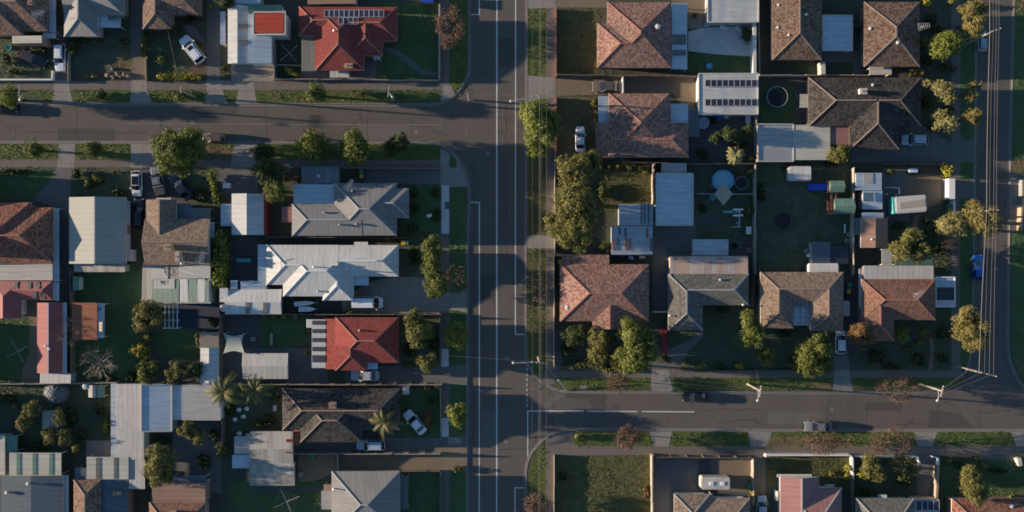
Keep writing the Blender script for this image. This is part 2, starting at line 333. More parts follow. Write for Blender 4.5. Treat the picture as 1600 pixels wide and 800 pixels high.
class Bd:
    """a building: an Empty with wall, roof, ridge caps, lean-tos, chimneys ... as children"""
    def __init__(s, name, label, cat, wings, roof, wall='wb', pitch=22.5, he=3.15, trim='trim', cap=None, group=None, windows=True, base=None, gable_m=None, over=.45):
        s.w = []; s.fl = []; s.wall = wall; s.trim = trim
        xs = base or ((wings[0][0] + wings[0][2]) / 2, (wings[0][1] + wings[0][3]) / 2)
        bx, by = W(xs[0], xs[1]); s.o = thing(name, label, cat, (bx, by, ZG), group)
        if not wings: return
        rb = MB(); wb = MB(); cb = MB(); tn = math.tan(R(pitch)); creases = []
        for i, wg in enumerate(wings):
            x0, y0, x1, y1, ax, e0, e1 = wg; h = he + .012 * i
            xa, ya = W(x0, y1, h); xb, yb = W(x1, y0, h); xa += .004 * i; yb -= .004 * i; xb -= .003 * i; ya += .003 * i
            s.w.append((xa, ya, xb, yb, ax, e0, e1, h, tn))
            lx, ly = xb - xa, yb - ya; half = (ly if ax == 'x' else lx) / 2; L = lx if ax == 'x' else ly
            r0, r1 = e0 * half, e1 * half
            if r0 + r1 > L: k = L / (r0 + r1); r0 *= k; r1 *= k
            hr = h + half * tn
            if ax == 'x': A = Vector((xa + r0, ya + half, hr)); B = Vector((xb - r1, ya + half, hr)); c = [(xa, yb), (xb, yb), (xb, ya), (xa, ya)]
            else: A = Vector((xa + half, yb - r0, hr)); B = Vector((xa + half, ya + r1, hr)); c = [(xb, yb), (xb, ya), (xa, ya), (xa, yb)]
            c = [Vector((p[0], p[1], h)) for p in c]     # c0,c1: one long eave (A end, B end); c2,c3 the other
            if (B - A).length > .05: rb.face([A, B, c[1], c[0]][::-1]); rb.face([B, A, c[3], c[2]][::-1])
            else: B = A; rb.face([A, c[1], c[0]][::-1]); rb.face([A, c[3], c[2]][::-1])
            rb.face([c[0], c[3], A][::1], 0 if e0 else 1) if True else 0
            rb.face([c[2], c[1], B][::1], 0 if e1 else 1)
            f = .2
            for q in range(4):
                p, n = c[q], c[(q + 1) % 4]; d = Vector((0, 0, -f)); rb.face([p, n, n + d, p + d], 2)
            rb.face([p + Vector((0, 0, -f)) for p in c], 2)
            if cap:
                if (B - A).length > .3: creases.append((A, B, .2, .08))
                for e, P_, q1, q2 in ((e0, A, c[0], c[3]), (e1, B, c[1], c[2])):
                    if e: creases.append((P_, q1, .17, .07)); creases.append((P_, q2, .17, .07))
            ov = over - .02 * i; wb.box(xa + ov, ya + ov, ZG, xb - ov, yb - ov, h - .16)
        s.wallo = wb.build('wall', wall, s.o); s.roof = rb.build('roof', [roof, gable_m or wall, trim], s.o)
        for A, B, w_, h_ in creases:                 # a cap only where the crease is the roof's real top
            d = (B - A); n = max(1, int(d.length / .4)); px_ = Vector((-d.y, d.x, 0)).normalized() * .35; run = None; zz = Vector((0, 0, .035))
            for k in range(n + 1):
                ok = False
                if k < n:
                    p = A.lerp(B, (k + .5) / n); zs = [s.z(p.x + o_.x, p.y + o_.y) for o_ in (px_, -px_)]; inside = [any(w[0] <= p.x + o_.x <= w[2] and w[1] <= p.y + o_.y <= w[3] for w in s.w) for o_ in (px_, -px_)]
                    ok = s.z(p.x, p.y) <= p.z + .04 and all(z_ < p.z - .05 or not i_ for z_, i_ in zip(zs, inside))
                if ok and run is None: run = k
                if not ok and run is not None: cb.bar(A.lerp(B, run / n) + zz, A.lerp(B, k / n) + zz, w_, h_); run = None
        if cap: cb.build('ridge_cap', cap, s.roof)
        if windows: s.openings()
    def openings(s):
        k = 0
        for wi, (xa, ya, xb, yb, ax, e0, e1, h, tn) in enumerate(s.w[:3]):
            ov = .45 - .02 * wi
            for sx, sy in ((-1, 0), (1, 0), (0, -1), (0, 1)):
                L = (yb - ya) if sx else (xb - xa)
                if L < 5: continue
                for t in ((.3, .7) if L > 8 else (.5,)):
                    cx = (xa + ov if sx < 0 else xb - ov) if sx else xa + t * L; cy = (ya + ov if sy < 0 else yb - ov) if sy else ya + t * L
                    if any(o is not s.w[wi] and o[0] < cx < o[2] and o[1] < cy < o[3] for o in s.w): continue
                    hw = .75; f = MB(); p = MB(); door = (k == 3); z0, z1 = (ZG + .1, 2.15) if door else (1.0, 2.1); hw = .45 if door else hw; k += 1
                    if sx: f.box(cx - .03, cy - hw, z0, cx + .03, cy + hw, z1); p.box(cx - .04, cy - hw + .07, z0 + .07, cx + .04, cy + hw - .07, z1 - .07)
                    else: f.box(cx - hw, cy - .03, z0, cx + hw, cy + .03, z1); p.box(cx - hw + .07, cy - .04, z0 + .07, cx + hw - .07, cy + .04, z1 - .07)
                    fo = f.build('door' if door else 'window', 'white', s.o); p.build('panel' if door else 'pane', 'trimd' if door else 'glass', fo)
    def z(s, X, Y):
        zz = None
        for (xa, ya, xb, yb, ax, e0, e1, h, tn) in s.w:
            if xa <= X <= xb and ya <= Y <= yb:
                half = ((yb - ya) if ax == 'x' else (xb - xa)) / 2; d = [Y - ya, yb - Y] if ax == 'x' else [X - xa, xb - X]
                if ax == 'x':
                    if e0: d.append(X - xa)
                    if e1: d.append(xb - X)
                else:
                    if e0: d.append(yb - Y)
                    if e1: d.append(Y - ya)
                v = h + min(d) * tn; zz = v if zz is None else max(zz, v)
        for (xa, ya, xb, yb, fn) in s.fl:
            if xa <= X <= xb and ya <= Y <= yb: v = fn(X, Y); zz = v if zz is None else max(zz, v)
        return 3.0 if zz is None else zz
    def at(s, px, py):
        best = None
        for h in (7.0, 5.5, 4.8, 4.3, 3.9, 3.5, 3.0, 2.6):
            for _ in range(8): X, Y = W(px, py, h); h2 = s.z(X, Y); d = abs(h2 - h); h = h2
            if d < .02 and (best is None or h > best[2]): best = (X, Y, h)
        return best or (X, Y, h)
    def flat(s, x0, y0, x1, y1, m, h=2.5, tilt='', deg=4, name='lean_to_roof', enc=False, wall=None, lip=None, posts=True):
        xa, ya = W(x0, y1, h); xb, yb = W(x1, y0, h); cx, cy = (xa + xb) / 2, (ya + yb) / 2; k = math.tan(R(deg))
        g = {'': (0.0, 0), 'w': (k, 0), 'e': (-k, 0), 'n': (0, -k), 's': (0, k)}[tilt]  # tilt sets the tone: west slopes catch sun, east slopes stay skylit
        fn = lambda X, Y: h + g[0] * (X - cx) + g[1] * (Y - cy)
        mb = MB(); mb.prism([(xa, ya), (xb, ya), (xb, yb), (xa, yb)], lambda X, Y: fn(X, Y) - .1, fn)
        s.fl.append((xa, ya, xb, yb, fn)); r = mb.build(name, m, s.o)
        if enc:
            wb = MB(); wb.prism([(xa + .12, ya + .12), (xb - .12, ya + .12), (xb - .12, yb - .12), (xa + .12, yb - .12)], ZG, lambda X, Y: fn(X, Y) - .101); wb.build('wall', wall or s.wall, s.o)
        elif posts:
            for X, Y in ((xa + .15, ya + .15), (xb - .15, ya + .15), (xb - .15, yb - .15), (xa + .15, yb - .15)):
                p = MB(); p.box(X - .05, Y - .05, ZG, X + .05, Y + .05, fn(X, Y) - .1); p.build('post', 'trim', s.o)
        if lip:
            lb = MB()
            for a, b in (((xa, ya), (xb, ya)), ((xb, ya), (xb, yb)), ((xb, yb), (xa, yb)), ((xa, yb), (xa, ya))): lb.bar((*a, fn(*a) + .02), (*b, fn(*b) + .02), .16, .16)
            lb.build('gutter', lip, s.o)
        return r
    def chimney(s, px, py, m='b_brown', w=1.0, d=.8, up=.7):
        X, Y, h = s.at(px, py); mb = MB(); mb.box(X - w / 2, Y - d / 2, h - 1, X + w / 2, Y + d / 2, h + up); mb.box(X - w / 2 - .06, Y - d / 2 - .06, h + up - .1, X + w / 2 + .06, Y + d / 2 + .06, h + up + .02)
        o = mb.build('chimney', m, s.o); p = MB()
        for q in (-.22, .22): p.lathe(X + q * w, Y, [(.13, h + up), (.11, h + up + .25)], 10)
        p.build('chimney_pot', 'cap_red', o)
    def vent(s, px, py, m='galv', r=.18, up=.4):
        X, Y, h = s.at(px, py); mb = MB(); mb.lathe(X, Y, [(.12, h - .3), (.12, h + up * .4), (r, h + up * .5), (r * 1.1, h + up * .8), (r * .5, h + up)], 12); mb.build('roof_vent', m, s.o, True)
    def flue(s, px, py, up=1.0): 
        X, Y, h = s.at(px, py); mb = MB(); mb.lathe(X, Y, [(.09, h - .3), (.09, h + up), (.2, h + up + .02), (.05, h + up + .15)], 10); mb.build('flue', 'alu', s.o)
    def antenna(s, px, py, up=2.0, ang=20):
        X, Y, h = s.at(px, py); mb = MB(); mb.bar((X, Y, h - .2), (X, Y, h + up), .05); a = R(ang); dx, dy = math.cos(a), math.sin(a)
        mb.bar((X - dx * .9, Y - dy * .9, h + up), (X + dx * .9, Y + dy * .9, h + up), .045)
        for k in range(7):
            t = -.85 + k * .28; L = .65 - k * .05; mb.bar((X + dx * t - dy * L, Y + dy * t + dx * L, h + up + .02), (X + dx * t + dy * L, Y + dy * t - dx * L, h + up + .02), .03)
        mb.build('antenna', 'alu', s.o)
    def panel(s, x0, y0, x1, y1, m, name='skylight', lift=.03, th=.03, frame=None, poly=None):
        c = [s.at(*p) for p in (poly or rect(x0, y0, x1, y1))]
        mb = MB(); lo = [(x, y, h + lift) for x, y, h in c][::-1]; hi = [(x, y, h + lift + th) for x, y, h in c][::-1]
        mb.face(hi)
        mb.face(lo[::-1])
        for i in range(len(hi)): j = (i + 1) % len(hi); mb.face([lo[i], lo[j], hi[j], hi[i]])
        o = mb.build(name, m, s.o)
        if frame:
            fb = MB(); 
            for i in range(len(hi)): fb.bar(hi[i], hi[(i + 1) % len(hi)], .055, .05)
            fb.build('frame', frame, o)
        return o
    def solar(s, x0, y0, x1, y1, n, lift=.12):
        w = (x1 - x0) / n
        for i in range(n): s.panel(x0 + i * w + .2, y0, x0 + (i + 1) * w - .2, y1, 'solar', 'solar_panel', lift, .05, 'alu')
    def box(s, x0, y0, x1, y1, h0, h1, m, name, parent=None):
        xa, ya = W(x0, y1, h1); xb, yb = W(x1, y0, h1); mb = MB(); mb.box(xa, ya, h0, xb, yb, h1); return mb.build(name, m, parent or s.o)
    def pole(s, a, b, w, m, name):
        mb = MB(); mb.bar(a, b, w); return mb.build(name, m, s.o)

def shed(name, label, cat, x0, y0, x1, y1, m, h=2.5, tilt='', deg=4, wall='steel', enc=True, group=None, lip=None):
    b = Bd(name, label, cat, [], m, wall=wall, base=((x0 + x1) / 2, (y0 + y1) / 2), group=group); b.flat(x0, y0, x1, y1, m, h, tilt, deg, 'roof', enc, wall, lip); return b

# ---- foliage
def leaf_mesh(name, m, lobes, parent=None, origin=None, leaf=.26, dens=70, seed=0, core=True, clump=.30, sub=13, flat=0.0, subr=.47):
    g = np.random.default_rng(seed); P = []; Nn = []; S = []
    for (cx, cy, cz, rx, ry, rz) in lobes:
        c = np.array([cx, cy, cz]); r3 = np.array([rx, ry, rz]); area = 4 * math.pi * ((rx * ry) ** 1.6 / 3 + (rx * rz) ** 1.6 / 3 + (ry * rz) ** 1.6 / 3) ** (1 / 1.6)
        ns = max(9, int(sub * (1 + area / 60))); rs = subr * (rx * ry * rz) ** (1 / 3)
        rs = min(rs, 1.08)
        if rs >= 1.0: ns = int(area / 3.3)
        d = g.normal(size=(ns, 3)); d[:, 2] += .35; d /= np.linalg.norm(d, axis=1)[:, None]
        sc_ = c + d * r3 * g.uniform(.7, .92, (ns, 1)); srad = rs * g.uniform(.65, 1.15, ns)
        nl = int(area * dens / ns)
        for i in range(ns):
            q = max(1, int(nl / 9)); e = g.normal(size=(q, 3)); e[:, 2] += .25; e /= np.linalg.norm(e, axis=1)[:, None]
            cl = sc_[i] + e * srad[i] * g.uniform(.75, 1.08, (q, 1))
            pts = np.repeat(cl, 9, 0) + g.normal(size=(q * 9, 3)) * clump * .42 * min(1, srad[i])
            nn = np.repeat(e, 9, 0) * .9 + g.normal(size=(q * 9, 3)) * .4
            P.append(pts); Nn.append(nn); S.append(g.uniform(.65, 1.25, q * 9) * leaf)
        if core:
            k = int(area * dens * .22) + 6; e = g.normal(size=(k, 3)); e /= np.linalg.norm(e, axis=1)[:, None]
            P.append(c + e * r3 * g.uniform(.4, .74, (k, 1))); Nn.append(e + g.normal(size=(k, 3)) * .3); S.append(g.uniform(1.6, 2.6, k) * leaf)
    P = np.concatenate(P); Nn = np.concatenate(Nn); S = np.concatenate(S); zmin = ZG + .03
    P[:, 2] = np.maximum(P[:, 2], zmin)
    Nn /= np.linalg.norm(Nn, axis=1)[:, None] + 1e-9; t = np.cross(Nn, g.normal(size=Nn.shape)); t /= np.linalg.norm(t, axis=1)[:, None] + 1e-9; b = np.cross(Nn, t)
    t *= S[:, None] * .5; b *= S[:, None] * .33; bend = Nn * (S * .12)[:, None]
    V = np.stack([P - t, P - b + bend * .3, P + t, P + b + bend * .3], 1).reshape(-1, 3)
    o3 = np.array(WL[parent.name]) if parent is not None else np.array(origin)
    V -= o3; n = len(P); me = bpy.data.meshes.new(name); me.vertices.add(4 * n); me.vertices.foreach_set('co', V.astype(np.float32).ravel())
    me.loops.add(4 * n); me.loops.foreach_set('vertex_index', np.arange(4 * n, dtype=np.int32)); me.polygons.add(n)
    me.polygons.foreach_set('loop_start', np.arange(0, 4 * n, 4, dtype=np.int32)); me.polygons.foreach_set('loop_total', np.full(n, 4, dtype=np.int32))
    me.materials.append(M[m]); me.update(); me.validate()
    ob = bpy.data.objects.new(name, me); COL.objects.link(ob)
    if parent is not None: ob.parent = parent
    else: ob.location = Vector([float(q) for q in o3])
    WL[ob.name] = Vector([float(q) for q in o3]); return ob
NSEED = [100]
def tree(label, kind, lobes, h=5.0, group=None, leaf=None, dens=75, name='tree', sub=11, trunk='bark', clump=.3):
    """lobes: (px, py, rx, ry[, top height]) in photo pixels"""
    NSEED[0] += 1; L = []; k = 1
    for lb in lobes:
        px, py, rx, ry = lb[:4]; top = (lb[4] if len(lb) > 4 else h) * 1.22; rr = min(rx, ry) / 10; rz = min(top * .42, rr * 1.05); zc = top - rz
        X, Y = W(px, py, zc + rz * .3); L.append((X, Y, zc, rx / 9.6, ry / 9.6, rz))
    if leaf is None: leaf = min(.21, .11 + .035 * max(l[3] for l in L)); dens = min(230, dens * (.28 / leaf) ** 2)
    bx = sum(l[0] * l[3] * l[4] for l in L) / sum(l[3] * l[4] for l in L); by = sum(l[1] * l[3] * l[4] for l in L) / sum(l[3] * l[4] for l in L)
    o = thing(name, label, 'tree', (bx, by, ZG), group)
    tb = MB(); r0 = .05 * h ** .8 + .03; zf = min(l[2] for l in L)
    tb.tube([(bx, by, ZG - .05), (bx + .06, by, zf * .5), (bx, by + .05, max(zf * .85, .6))], [r0 * 1.3, r0, r0 * .8], 8)
    for l in L:
        for q in range(3 if len(L) < 3 else 2):
            a = rnd.uniform(0, 6.28); tb.tube([(bx, by, max(zf * .7, .5)), ((bx + l[0]) / 2 + .2 * math.cos(a), (by + l[1]) / 2 + .2 * math.sin(a), l[2] * .9), (l[0] + l[3] * .55 * math.cos(a), l[1] + l[4] * .55 * math.sin(a), l[2] + l[5] * .35)], [r0 * .6, r0 * .42, r0 * .12], 6)
    tb.build('trunk', trunk, o, True)
    leaf_mesh('crown', 'l_' + kind, L, o, leaf=leaf, dens=dens, seed=NSEED[0], sub=sub, clump=clump); return o
def shrub(label, kind, lobes, h=1.3, group=None, leaf=.2, dens=95, name='shrub', cat='shrub', sub=7, clump=.2):
    NSEED[0] += 1; L = []
    for lb in lobes:
        px, py, rx, ry = lb[:4]; top = lb[4] if len(lb) > 4 else h; rz = top * .52; X, Y = W(px, py, top * .6); L.append((X, Y, ZG + top - rz, rx / 10.4, ry / 10.4, rz))
    o = leaf_mesh(name, 'l_' + kind, L, None, (L[0][0], L[0][1], ZG), leaf, dens, NSEED[0], True, clump, sub); return tag(o, label, cat, group)
def bare(label, px, py, rx, ry, h=4.5, kind='red', leaves=15, group=None, bark='bark', name='tree', n0=8, lvm=4):
    NSEED[0] += 1; g = random.Random(NSEED[0]); X, Y = W(px, py, h * .7); o = thing(name, label, 'tree', (X, Y, ZG), group); tb = MB(); tips = []
    def grow(p, d, L, r, lv):
        q = p + d * L; m_ = p + d * L * .5 + Vector((g.uniform(-.08, .08), g.uniform(-.08, .08), 0)) * L; tb.tube([p, m_, q], [r, r * .8, r * .6], 5 if lv < 2 else 3, cap=False)
        tips.append(q)
        if lv >= lvm: return
        for k in range(3 if lv else n0):
            e = (d + Vector((g.gauss(0, .62), g.gauss(0, .62), g.uniform(-.1, .45)))).normalized() if lv else Vector((math.cos(k * 6.283 / n0 + g.random() * .5), math.sin(k * 6.283 / n0 + g.random() * .5), g.uniform(.35, .9))).normalized()
            grow(q, e, L * g.uniform(.6, .82) if lv else rr * g.uniform(.42, .55), r * .58, lv + 1)
    rr = (rx + ry) / 20; grow(Vector((X, Y, ZG)), Vector((0, 0, 1)), h * .38, .11, 0)
    sx = sorted(abs(t.x - X) for t in tips)[int(len(tips) * .93)]; sy = sorted(abs(t.y - Y) for t in tips)[int(len(tips) * .93)]; fx, fy = rx / 10 / max(sx, .1), ry / 10 / max(sy, .1)
    tb.v = [(X + (a - X) * fx, Y + (b - Y) * fy, c) for a, b, c in tb.v]; tb.build('trunk', bark, o)
    if leaves:
        gg = np.random.default_rng(NSEED[0]); T = np.array([((t.x - X) * fx + X, (t.y - Y) * fy + Y, t.z) for t in tips if t.z > h * .45]); n = max(1, leaves * len(T) // 3)
        P = T[gg.integers(0, len(T), n)] + gg.normal(size=(n, 3)) * .24; leaf_pts('crown', 'l_' + kind, P, .17, o, gg)
    return o
def leaf_pts(name, m, P, size, parent, g):
    n = len(P); Nn = g.normal(size=(n, 3)); Nn[:, 2] += .5; t = np.cross(Nn, g.normal(size=(n, 3))); t /= np.linalg.norm(t, axis=1)[:, None] + 1e-9; b = np.cross(Nn, t); b /= np.linalg.norm(b, axis=1)[:, None] + 1e-9
    S = g.uniform(.6, 1.3, (n, 1)) * size; V = np.stack([P - t * S * .5, P - b * S * .3, P + t * S * .5, P + b * S * .3], 1).reshape(-1, 3) - np.array(WL[parent.name])
    me = bpy.data.meshes.new(name); me.from_pydata(V.tolist(), [], np.arange(4 * n).reshape(-1, 4).tolist()); me.materials.append(M[m]); ob = bpy.data.objects.new(name, me); COL.objects.link(ob); ob.parent = parent; return ob
def palm(label, px, py, r, h=5.5, n=15, group=None, seed=3, kind='palm'):
    g = random.Random(seed); X, Y = W(px, py, h); o = thing('palm_tree', label, 'palm tree', (X, Y, ZG), group); tb = MB(); tb.tube([(X, Y, ZG), (X + .1, Y, h * .5), (X, Y, h)], [.24, .17, .2], 10); tb.build('trunk', 'barkpale', o, True)
    for k in range(n):
        fb = MB(); a = k * 6.283 / n + g.uniform(-.2, .2); L = r / 10 * g.uniform(.8, 1.1); up = g.uniform(.1, .75); pts = []
        for i in range(9): t = i / 8; pts.append(Vector((X + math.cos(a) * L * t, Y + math.sin(a) * L * t, h + .1 + up * L * .55 * math.sin(t * 2.2) - L * .45 * t * t)))
        fb.tube(pts, [.045 - .004 * i for i in range(9)], 4)
        sd_ = Vector((-math.sin(a), math.cos(a), 0))
        for i in range(26):
            t = .1 + .9 * i / 26; p = pts[0].lerp(pts[-1], 0); f = t * 8; i0 = min(7, int(f)); p = pts[i0].lerp(pts[i0 + 1], f - i0); d = (pts[i0 + 1] - pts[i0]).normalized(); ll = .62 * math.sin(min(1, .25 + t) * 2.6) * L / 2.2 + .1
            for s_ in (-1, 1): q = p + (d * .55 + sd_ * s_ * .75 + Vector((0, 0, -.3))) * ll; w_ = d * .05; fb.face([p - w_, p + w_, q])
        fb.build('frond', 'l_' + kind, o)
    return o
def hedge(label, kind, pts, w, h, group=None):
    NSEED[0] += 1; L = []
    for (a, b) in zip(pts[:-1], pts[1:]):
        n = max(1, int(math.dist(a, b) / (w * .33)))
        for i in range(n + 1): t = i / n; X, Y = W(a[0] + (b[0] - a[0]) * t, a[1] + (b[1] - a[1]) * t, h * .7); L.append((X, Y, ZG + h * .55, w / 19, w / 19, h * .5))
    o = leaf_mesh('hedge', 'l_' + kind, L, None, (L[0][0], L[0][1], ZG), .18, 50, NSEED[0], True, .16, 6); return tag(o, label, 'hedge', group)

# ---- fences
def fence(label, pts, m='timber', h=1.75, w=.09, name='fence', cat='fence', paling=True, group=None, cap=None):
    P = [W(x, y, h) for x, y in pts]; o = thing(name, label, cat, (*P[0], ZG), group); body = MB(); g = random.Random(int(P[0][0] * 31 + P[0][1] * 7))
    for a, b in zip(P[:-1], P[1:]):
        L = math.dist(a, b); n = max(1, int(round(L / 2.4))); ux, uy = (b[0] - a[0]) / L, (b[1] - a[1]) / L; nx, ny = -uy * w / 2, ux * w / 2
        for i in range(n):
            s0, s1 = L * i / n, L * (i + 1) / n; hh = h + ZG + (g.uniform(-.05, .05) if paling else 0); j = g.uniform(-.03, .03) if paling else 0
            q = [(a[0] + ux * s + nx * t + ny * 0 + (-uy) * j, a[1] + uy * s + ny * t + ux * j) for s, t in ((s0 + .01, -1), (s1 - .01, -1), (s1 - .01, 1), (s0 + .01, 1))]
            body.prism(q, ZG - .02, hh)
            if paling:
                pp = MB(); cx, cy = a[0] + ux * s0 + nx * 2.2, a[1] + uy * s0 + ny * 2.2; pp.box(cx - .06, cy - .06, ZG, cx + .06, cy + .06, h + ZG - .1)
                if h > 1.2: pp.build('post', m, o)
    body.build('paling_panel' if paling else 'wall_panel', m, o)
    if cap:
        cb = MB()
        for a, b in zip(P[:-1], P[1:]): cb.bar((*a, h + ZG + .04), (*b, h + ZG + .04), w * 1.35, .07)
        cb.build('coping', cap, o)
    return o

# ---- cars: one set of part meshes per body type, shared by every car of that type
CARM = {}
def car_parts(kind):
    if kind in CARM: return CARM[kind]
    T = {  # length, width, belt height, roof height, windscreen base x, roof front x, roof rear x, tail glass base x, hood h, tail h
        'sedan': (4.7, 1.82, .88, 1.42, .95, .2, -1.05, -1.75, .82, .9), 'hatch': (4.3, 1.78, .9, 1.47, 1.0, .3, -1.5, -1.98, .84, .9), 'suv': (4.8, 1.9, 1.05, 1.7, 1.05, .4, -1.9, -2.25, .98, 1.05),
        'van': (4.9, 1.92, 1.1, 1.95, 1.75, 1.05, -2.25, -2.4, 1.05, 1.1), 'ute': (5.1, 1.86, 1.0, 1.68, 1.05, .4, -.7, -.95, .98, .98), 'wagon': (4.8, 1.82, .9, 1.48, .95, .25, -1.85, -2.25, .83, .9)}[kind]
    L, wd_, hb, hr, xw, xf, xr, xt, hh, ht = T; hw = wd_ / 2; out = []
    def mk(name, mb, m, sm=False, par=None):
        ob = mb.build(name, m, None, sm); me = ob.data; bpy.data.objects.remove(ob); out.append((name, me, m, par))
    st = [(-L / 2, .70, .42, ht * .78), (-L / 2 + .12, .86, .3, ht * .95), (-L / 2 + .55, .97, .24, ht), (xt, 1, .22, hb), (-.4, 1, .2, hb), (xw - .3, 1, .2, hb - .01), (xw, .99, .2, (hb + hh) / 2 + .01), (L / 2 - .75, .97, .22, hh * .96), (L / 2 - .25, .88, .26, hh * .84), (L / 2 - .06, .74, .32, hh * .72), (L / 2, .58, .42, hh * .58)]
    st = sorted(st, key=lambda s: s[0]); b = MB(); rings = []
    for x, k, zb, zt in st:
        y = hw * k; rings.append([(x, -y * .9, zb), (x, -y, zb + .18), (x, -y * 1.0, zt - .22), (x, -y * .93, zt - .04), (x, -y * .7, zt + .012), (x, 0, zt + .03), (x, y * .7, zt + .012), (x, y * .93, zt - .04), (x, y, zt - .22), (x, y, zb + .18), (x, y * .9, zb)])
    for a, c in zip(rings[:-1], rings[1:]):
        for i in range(11): j = (i + 1) % 11; b.face([a[i], a[j], c[j], c[i]])
    b.face(rings[0][::-1]); b.face(rings[-1])
    if kind == 'ute':
        pass
    rw = hw * .74; bw = hw * .9; roofpts = [(xf, rw), (xf + .05, rw * .6), (xf + .07, 0), (xf + .05, -rw * .6), (xf, -rw), (xr, -rw), (xr - .04, 0), (xr, rw)]
    zb_ = hb - .05
    base = [(xw, bw), (xw + .12, 0), (xw, -bw), (xt, -bw), (xt - .06, 0), (xt, bw)]; top = [(xf, rw), (xf + .08, 0), (xf, -rw), (xr, -rw), (xr - .05, 0), (xr, rw)]
    for i in range(6): j = (i + 1) % 6; b.face([(*base[j], zb_), (*base[i], zb_), (*top[i], hr - .06), (*top[j], hr - .06)])
    b.prism([(x, y) for x, y in top], hr - .07, lambda x, y: hr - .01 - .04 * (abs(y) / rw))
    cr = [(xf - .15, rw * .55), (xf - .15, -rw * .55), (xr + .15, -rw * .55), (xr + .15, rw * .55)]; b.prism(cr, hr - .06, hr + .005)
    mk('body', b, 'c_white', True)
    def quad(p0, p1, p2, p3, s0, s1, off):   # a pane set in a face, inset and 1 cm proud
        p = [Vector(q) for q in (p0, p1, p2, p3)]; c = sum(p, Vector()) / 4; n = (p[1] - p[0]).cross(p[3] - p[0]).normalized()
        if n.dot(c - Vector((0, 0, .6))) < 0: n = -n
        q = [c + (v - c) * s0 + n * off for v in p]; q2 = [v - n * .03 for v in q]; mb = MB(); mb.face(q); mb.face(q2[::-1])
        for i in range(4): j = (i + 1) % 4; mb.face([q[i], q2[i], q2[j], q[j]])
        return mb
    zt_ = hr - .06
    def screen(x0, dx0, x1, dx1, sgn, k):
        lo = [Vector((x0, -bw, zb_)), Vector((x0 + dx0, 0, zb_)), Vector((x0, bw, zb_))]; hi = [Vector((x1, -rw, zt_)), Vector((x1 + dx1, 0, zt_)), Vector((x1, rw, zt_))]; c = sum(lo + hi, Vector()) / 6
        n = Vector((sgn * (zt_ - zb_), 0, abs(x0 - x1))).normalized() * .03; lo = [c + (p - c) * k + n for p in lo]; hi = [c + (p - c) * k + n for p in hi]; mb = MB()
        for i in (0, 1): mb.face([lo[i], lo[i + 1], hi[i + 1], hi[i]]); mb.face([p - n for p in (hi[i], hi[i + 1], lo[i + 1], lo[i])])
        ring = lo + hi[::-1]
        for i in range(6): p, q = ring[i], ring[(i + 1) % 6]; mb.face([p, q, q - n, p - n])
        return mb
    mk('windscreen', screen(xw, .12, xf, .08, 1, .93), 'carglass')
    mk('rear_window', screen(xt, -.06, xr, -.05, -1, .9), 'carglass')
    for sg in (1, -1): mk('side_window', quad((xw - .08, bw * sg, zb_ + .08), (xt + .08, bw * sg, zb_ + .08), (xr, rw * sg, zt_), (xf, rw * sg, zt_), .92, 1, .012), 'carglass')
    for sg in (1, -1):
        q = MB(); q.box(L / 2 - .32, sg * hw * .52, hh * .58, L / 2 - .05, sg * hw * .8, hh * .76); mk('headlight', q, 'lamp_w')
        q = MB(); q.box(-L / 2 - .01, sg * hw * .5, ht * .66, -L / 2 + .2, sg * hw * .84, ht * .84); mk('taillight', q, 'lamp_r')
        q = MB(); q.box(xw - .15, sg * hw * .96, hb - .02, xw - .38, sg * (hw + .18), hb + .13); mk('mirror', q, 'c_white')
        for x in (L * .31, -L * .29):
            q = MB(); q.tube([(x, sg * (hw - .2), .32), (x, sg * (hw - .01), .32)], [.32, .32], 16); mk('wheel', q, 'black')
            q = MB(); q.tube([(x, sg * (hw - .1), .32), (x, sg * (hw + .005), .32)], [.2, .19], 12); mk('rim', q, 'chrome', False, 'wheel')
    if kind == 'ute':
        q = MB(); q.box(-L / 2 + .1, -hw * .85, .98, -1.02, hw * .85, 1.04); mk('tray_cover', q, 'navy')
        q = MB(); 
        for sg in (-1, 1): q.bar((-1.05, sg * hw * .82, 1.0), (-1.05, sg * hw * .82, 1.5), .07)
        q.bar((-1.05, -hw * .82, 1.5), (-1.05, hw * .82, 1.5), .07); mk('sports_bar', q, 'alu')
    CARM[kind] = out; return out
CARG = 'cars parked along the streets and in driveways'
def car(label, kind, paint, px, py, head, z=None, scale=1.0, extra=None, name='parked_car', cat='car', cover=None):
    X, Y = W(px, py, .9); z = ZG if z is None else z; root = thing(name, label, cat, (X, Y, z), CARG); root.rotation_euler = (0, 0, R(head)); root.scale = (scale,) * 3; lastw = None
    for nm, me, m, par in car_parts(kind):
        o = bpy.data.objects.new(nm, me); COL.objects.link(o); o.parent = lastw if par else root
        if nm == 'wheel': lastw = o
        if m == 'c_white': o.material_slots[0].link = 'OBJECT'; o.material_slots[0].material = M['c_' + paint]
    if extra:
        for nm, (x0, y0, x1, y1, z0, z1), m in extra:
            q = MB(); q.box(x0, y0, z0, x1, y1, z1); ob = q.build(nm, m); ob.parent = root; ob.location = (0, 0, 0)
    return root
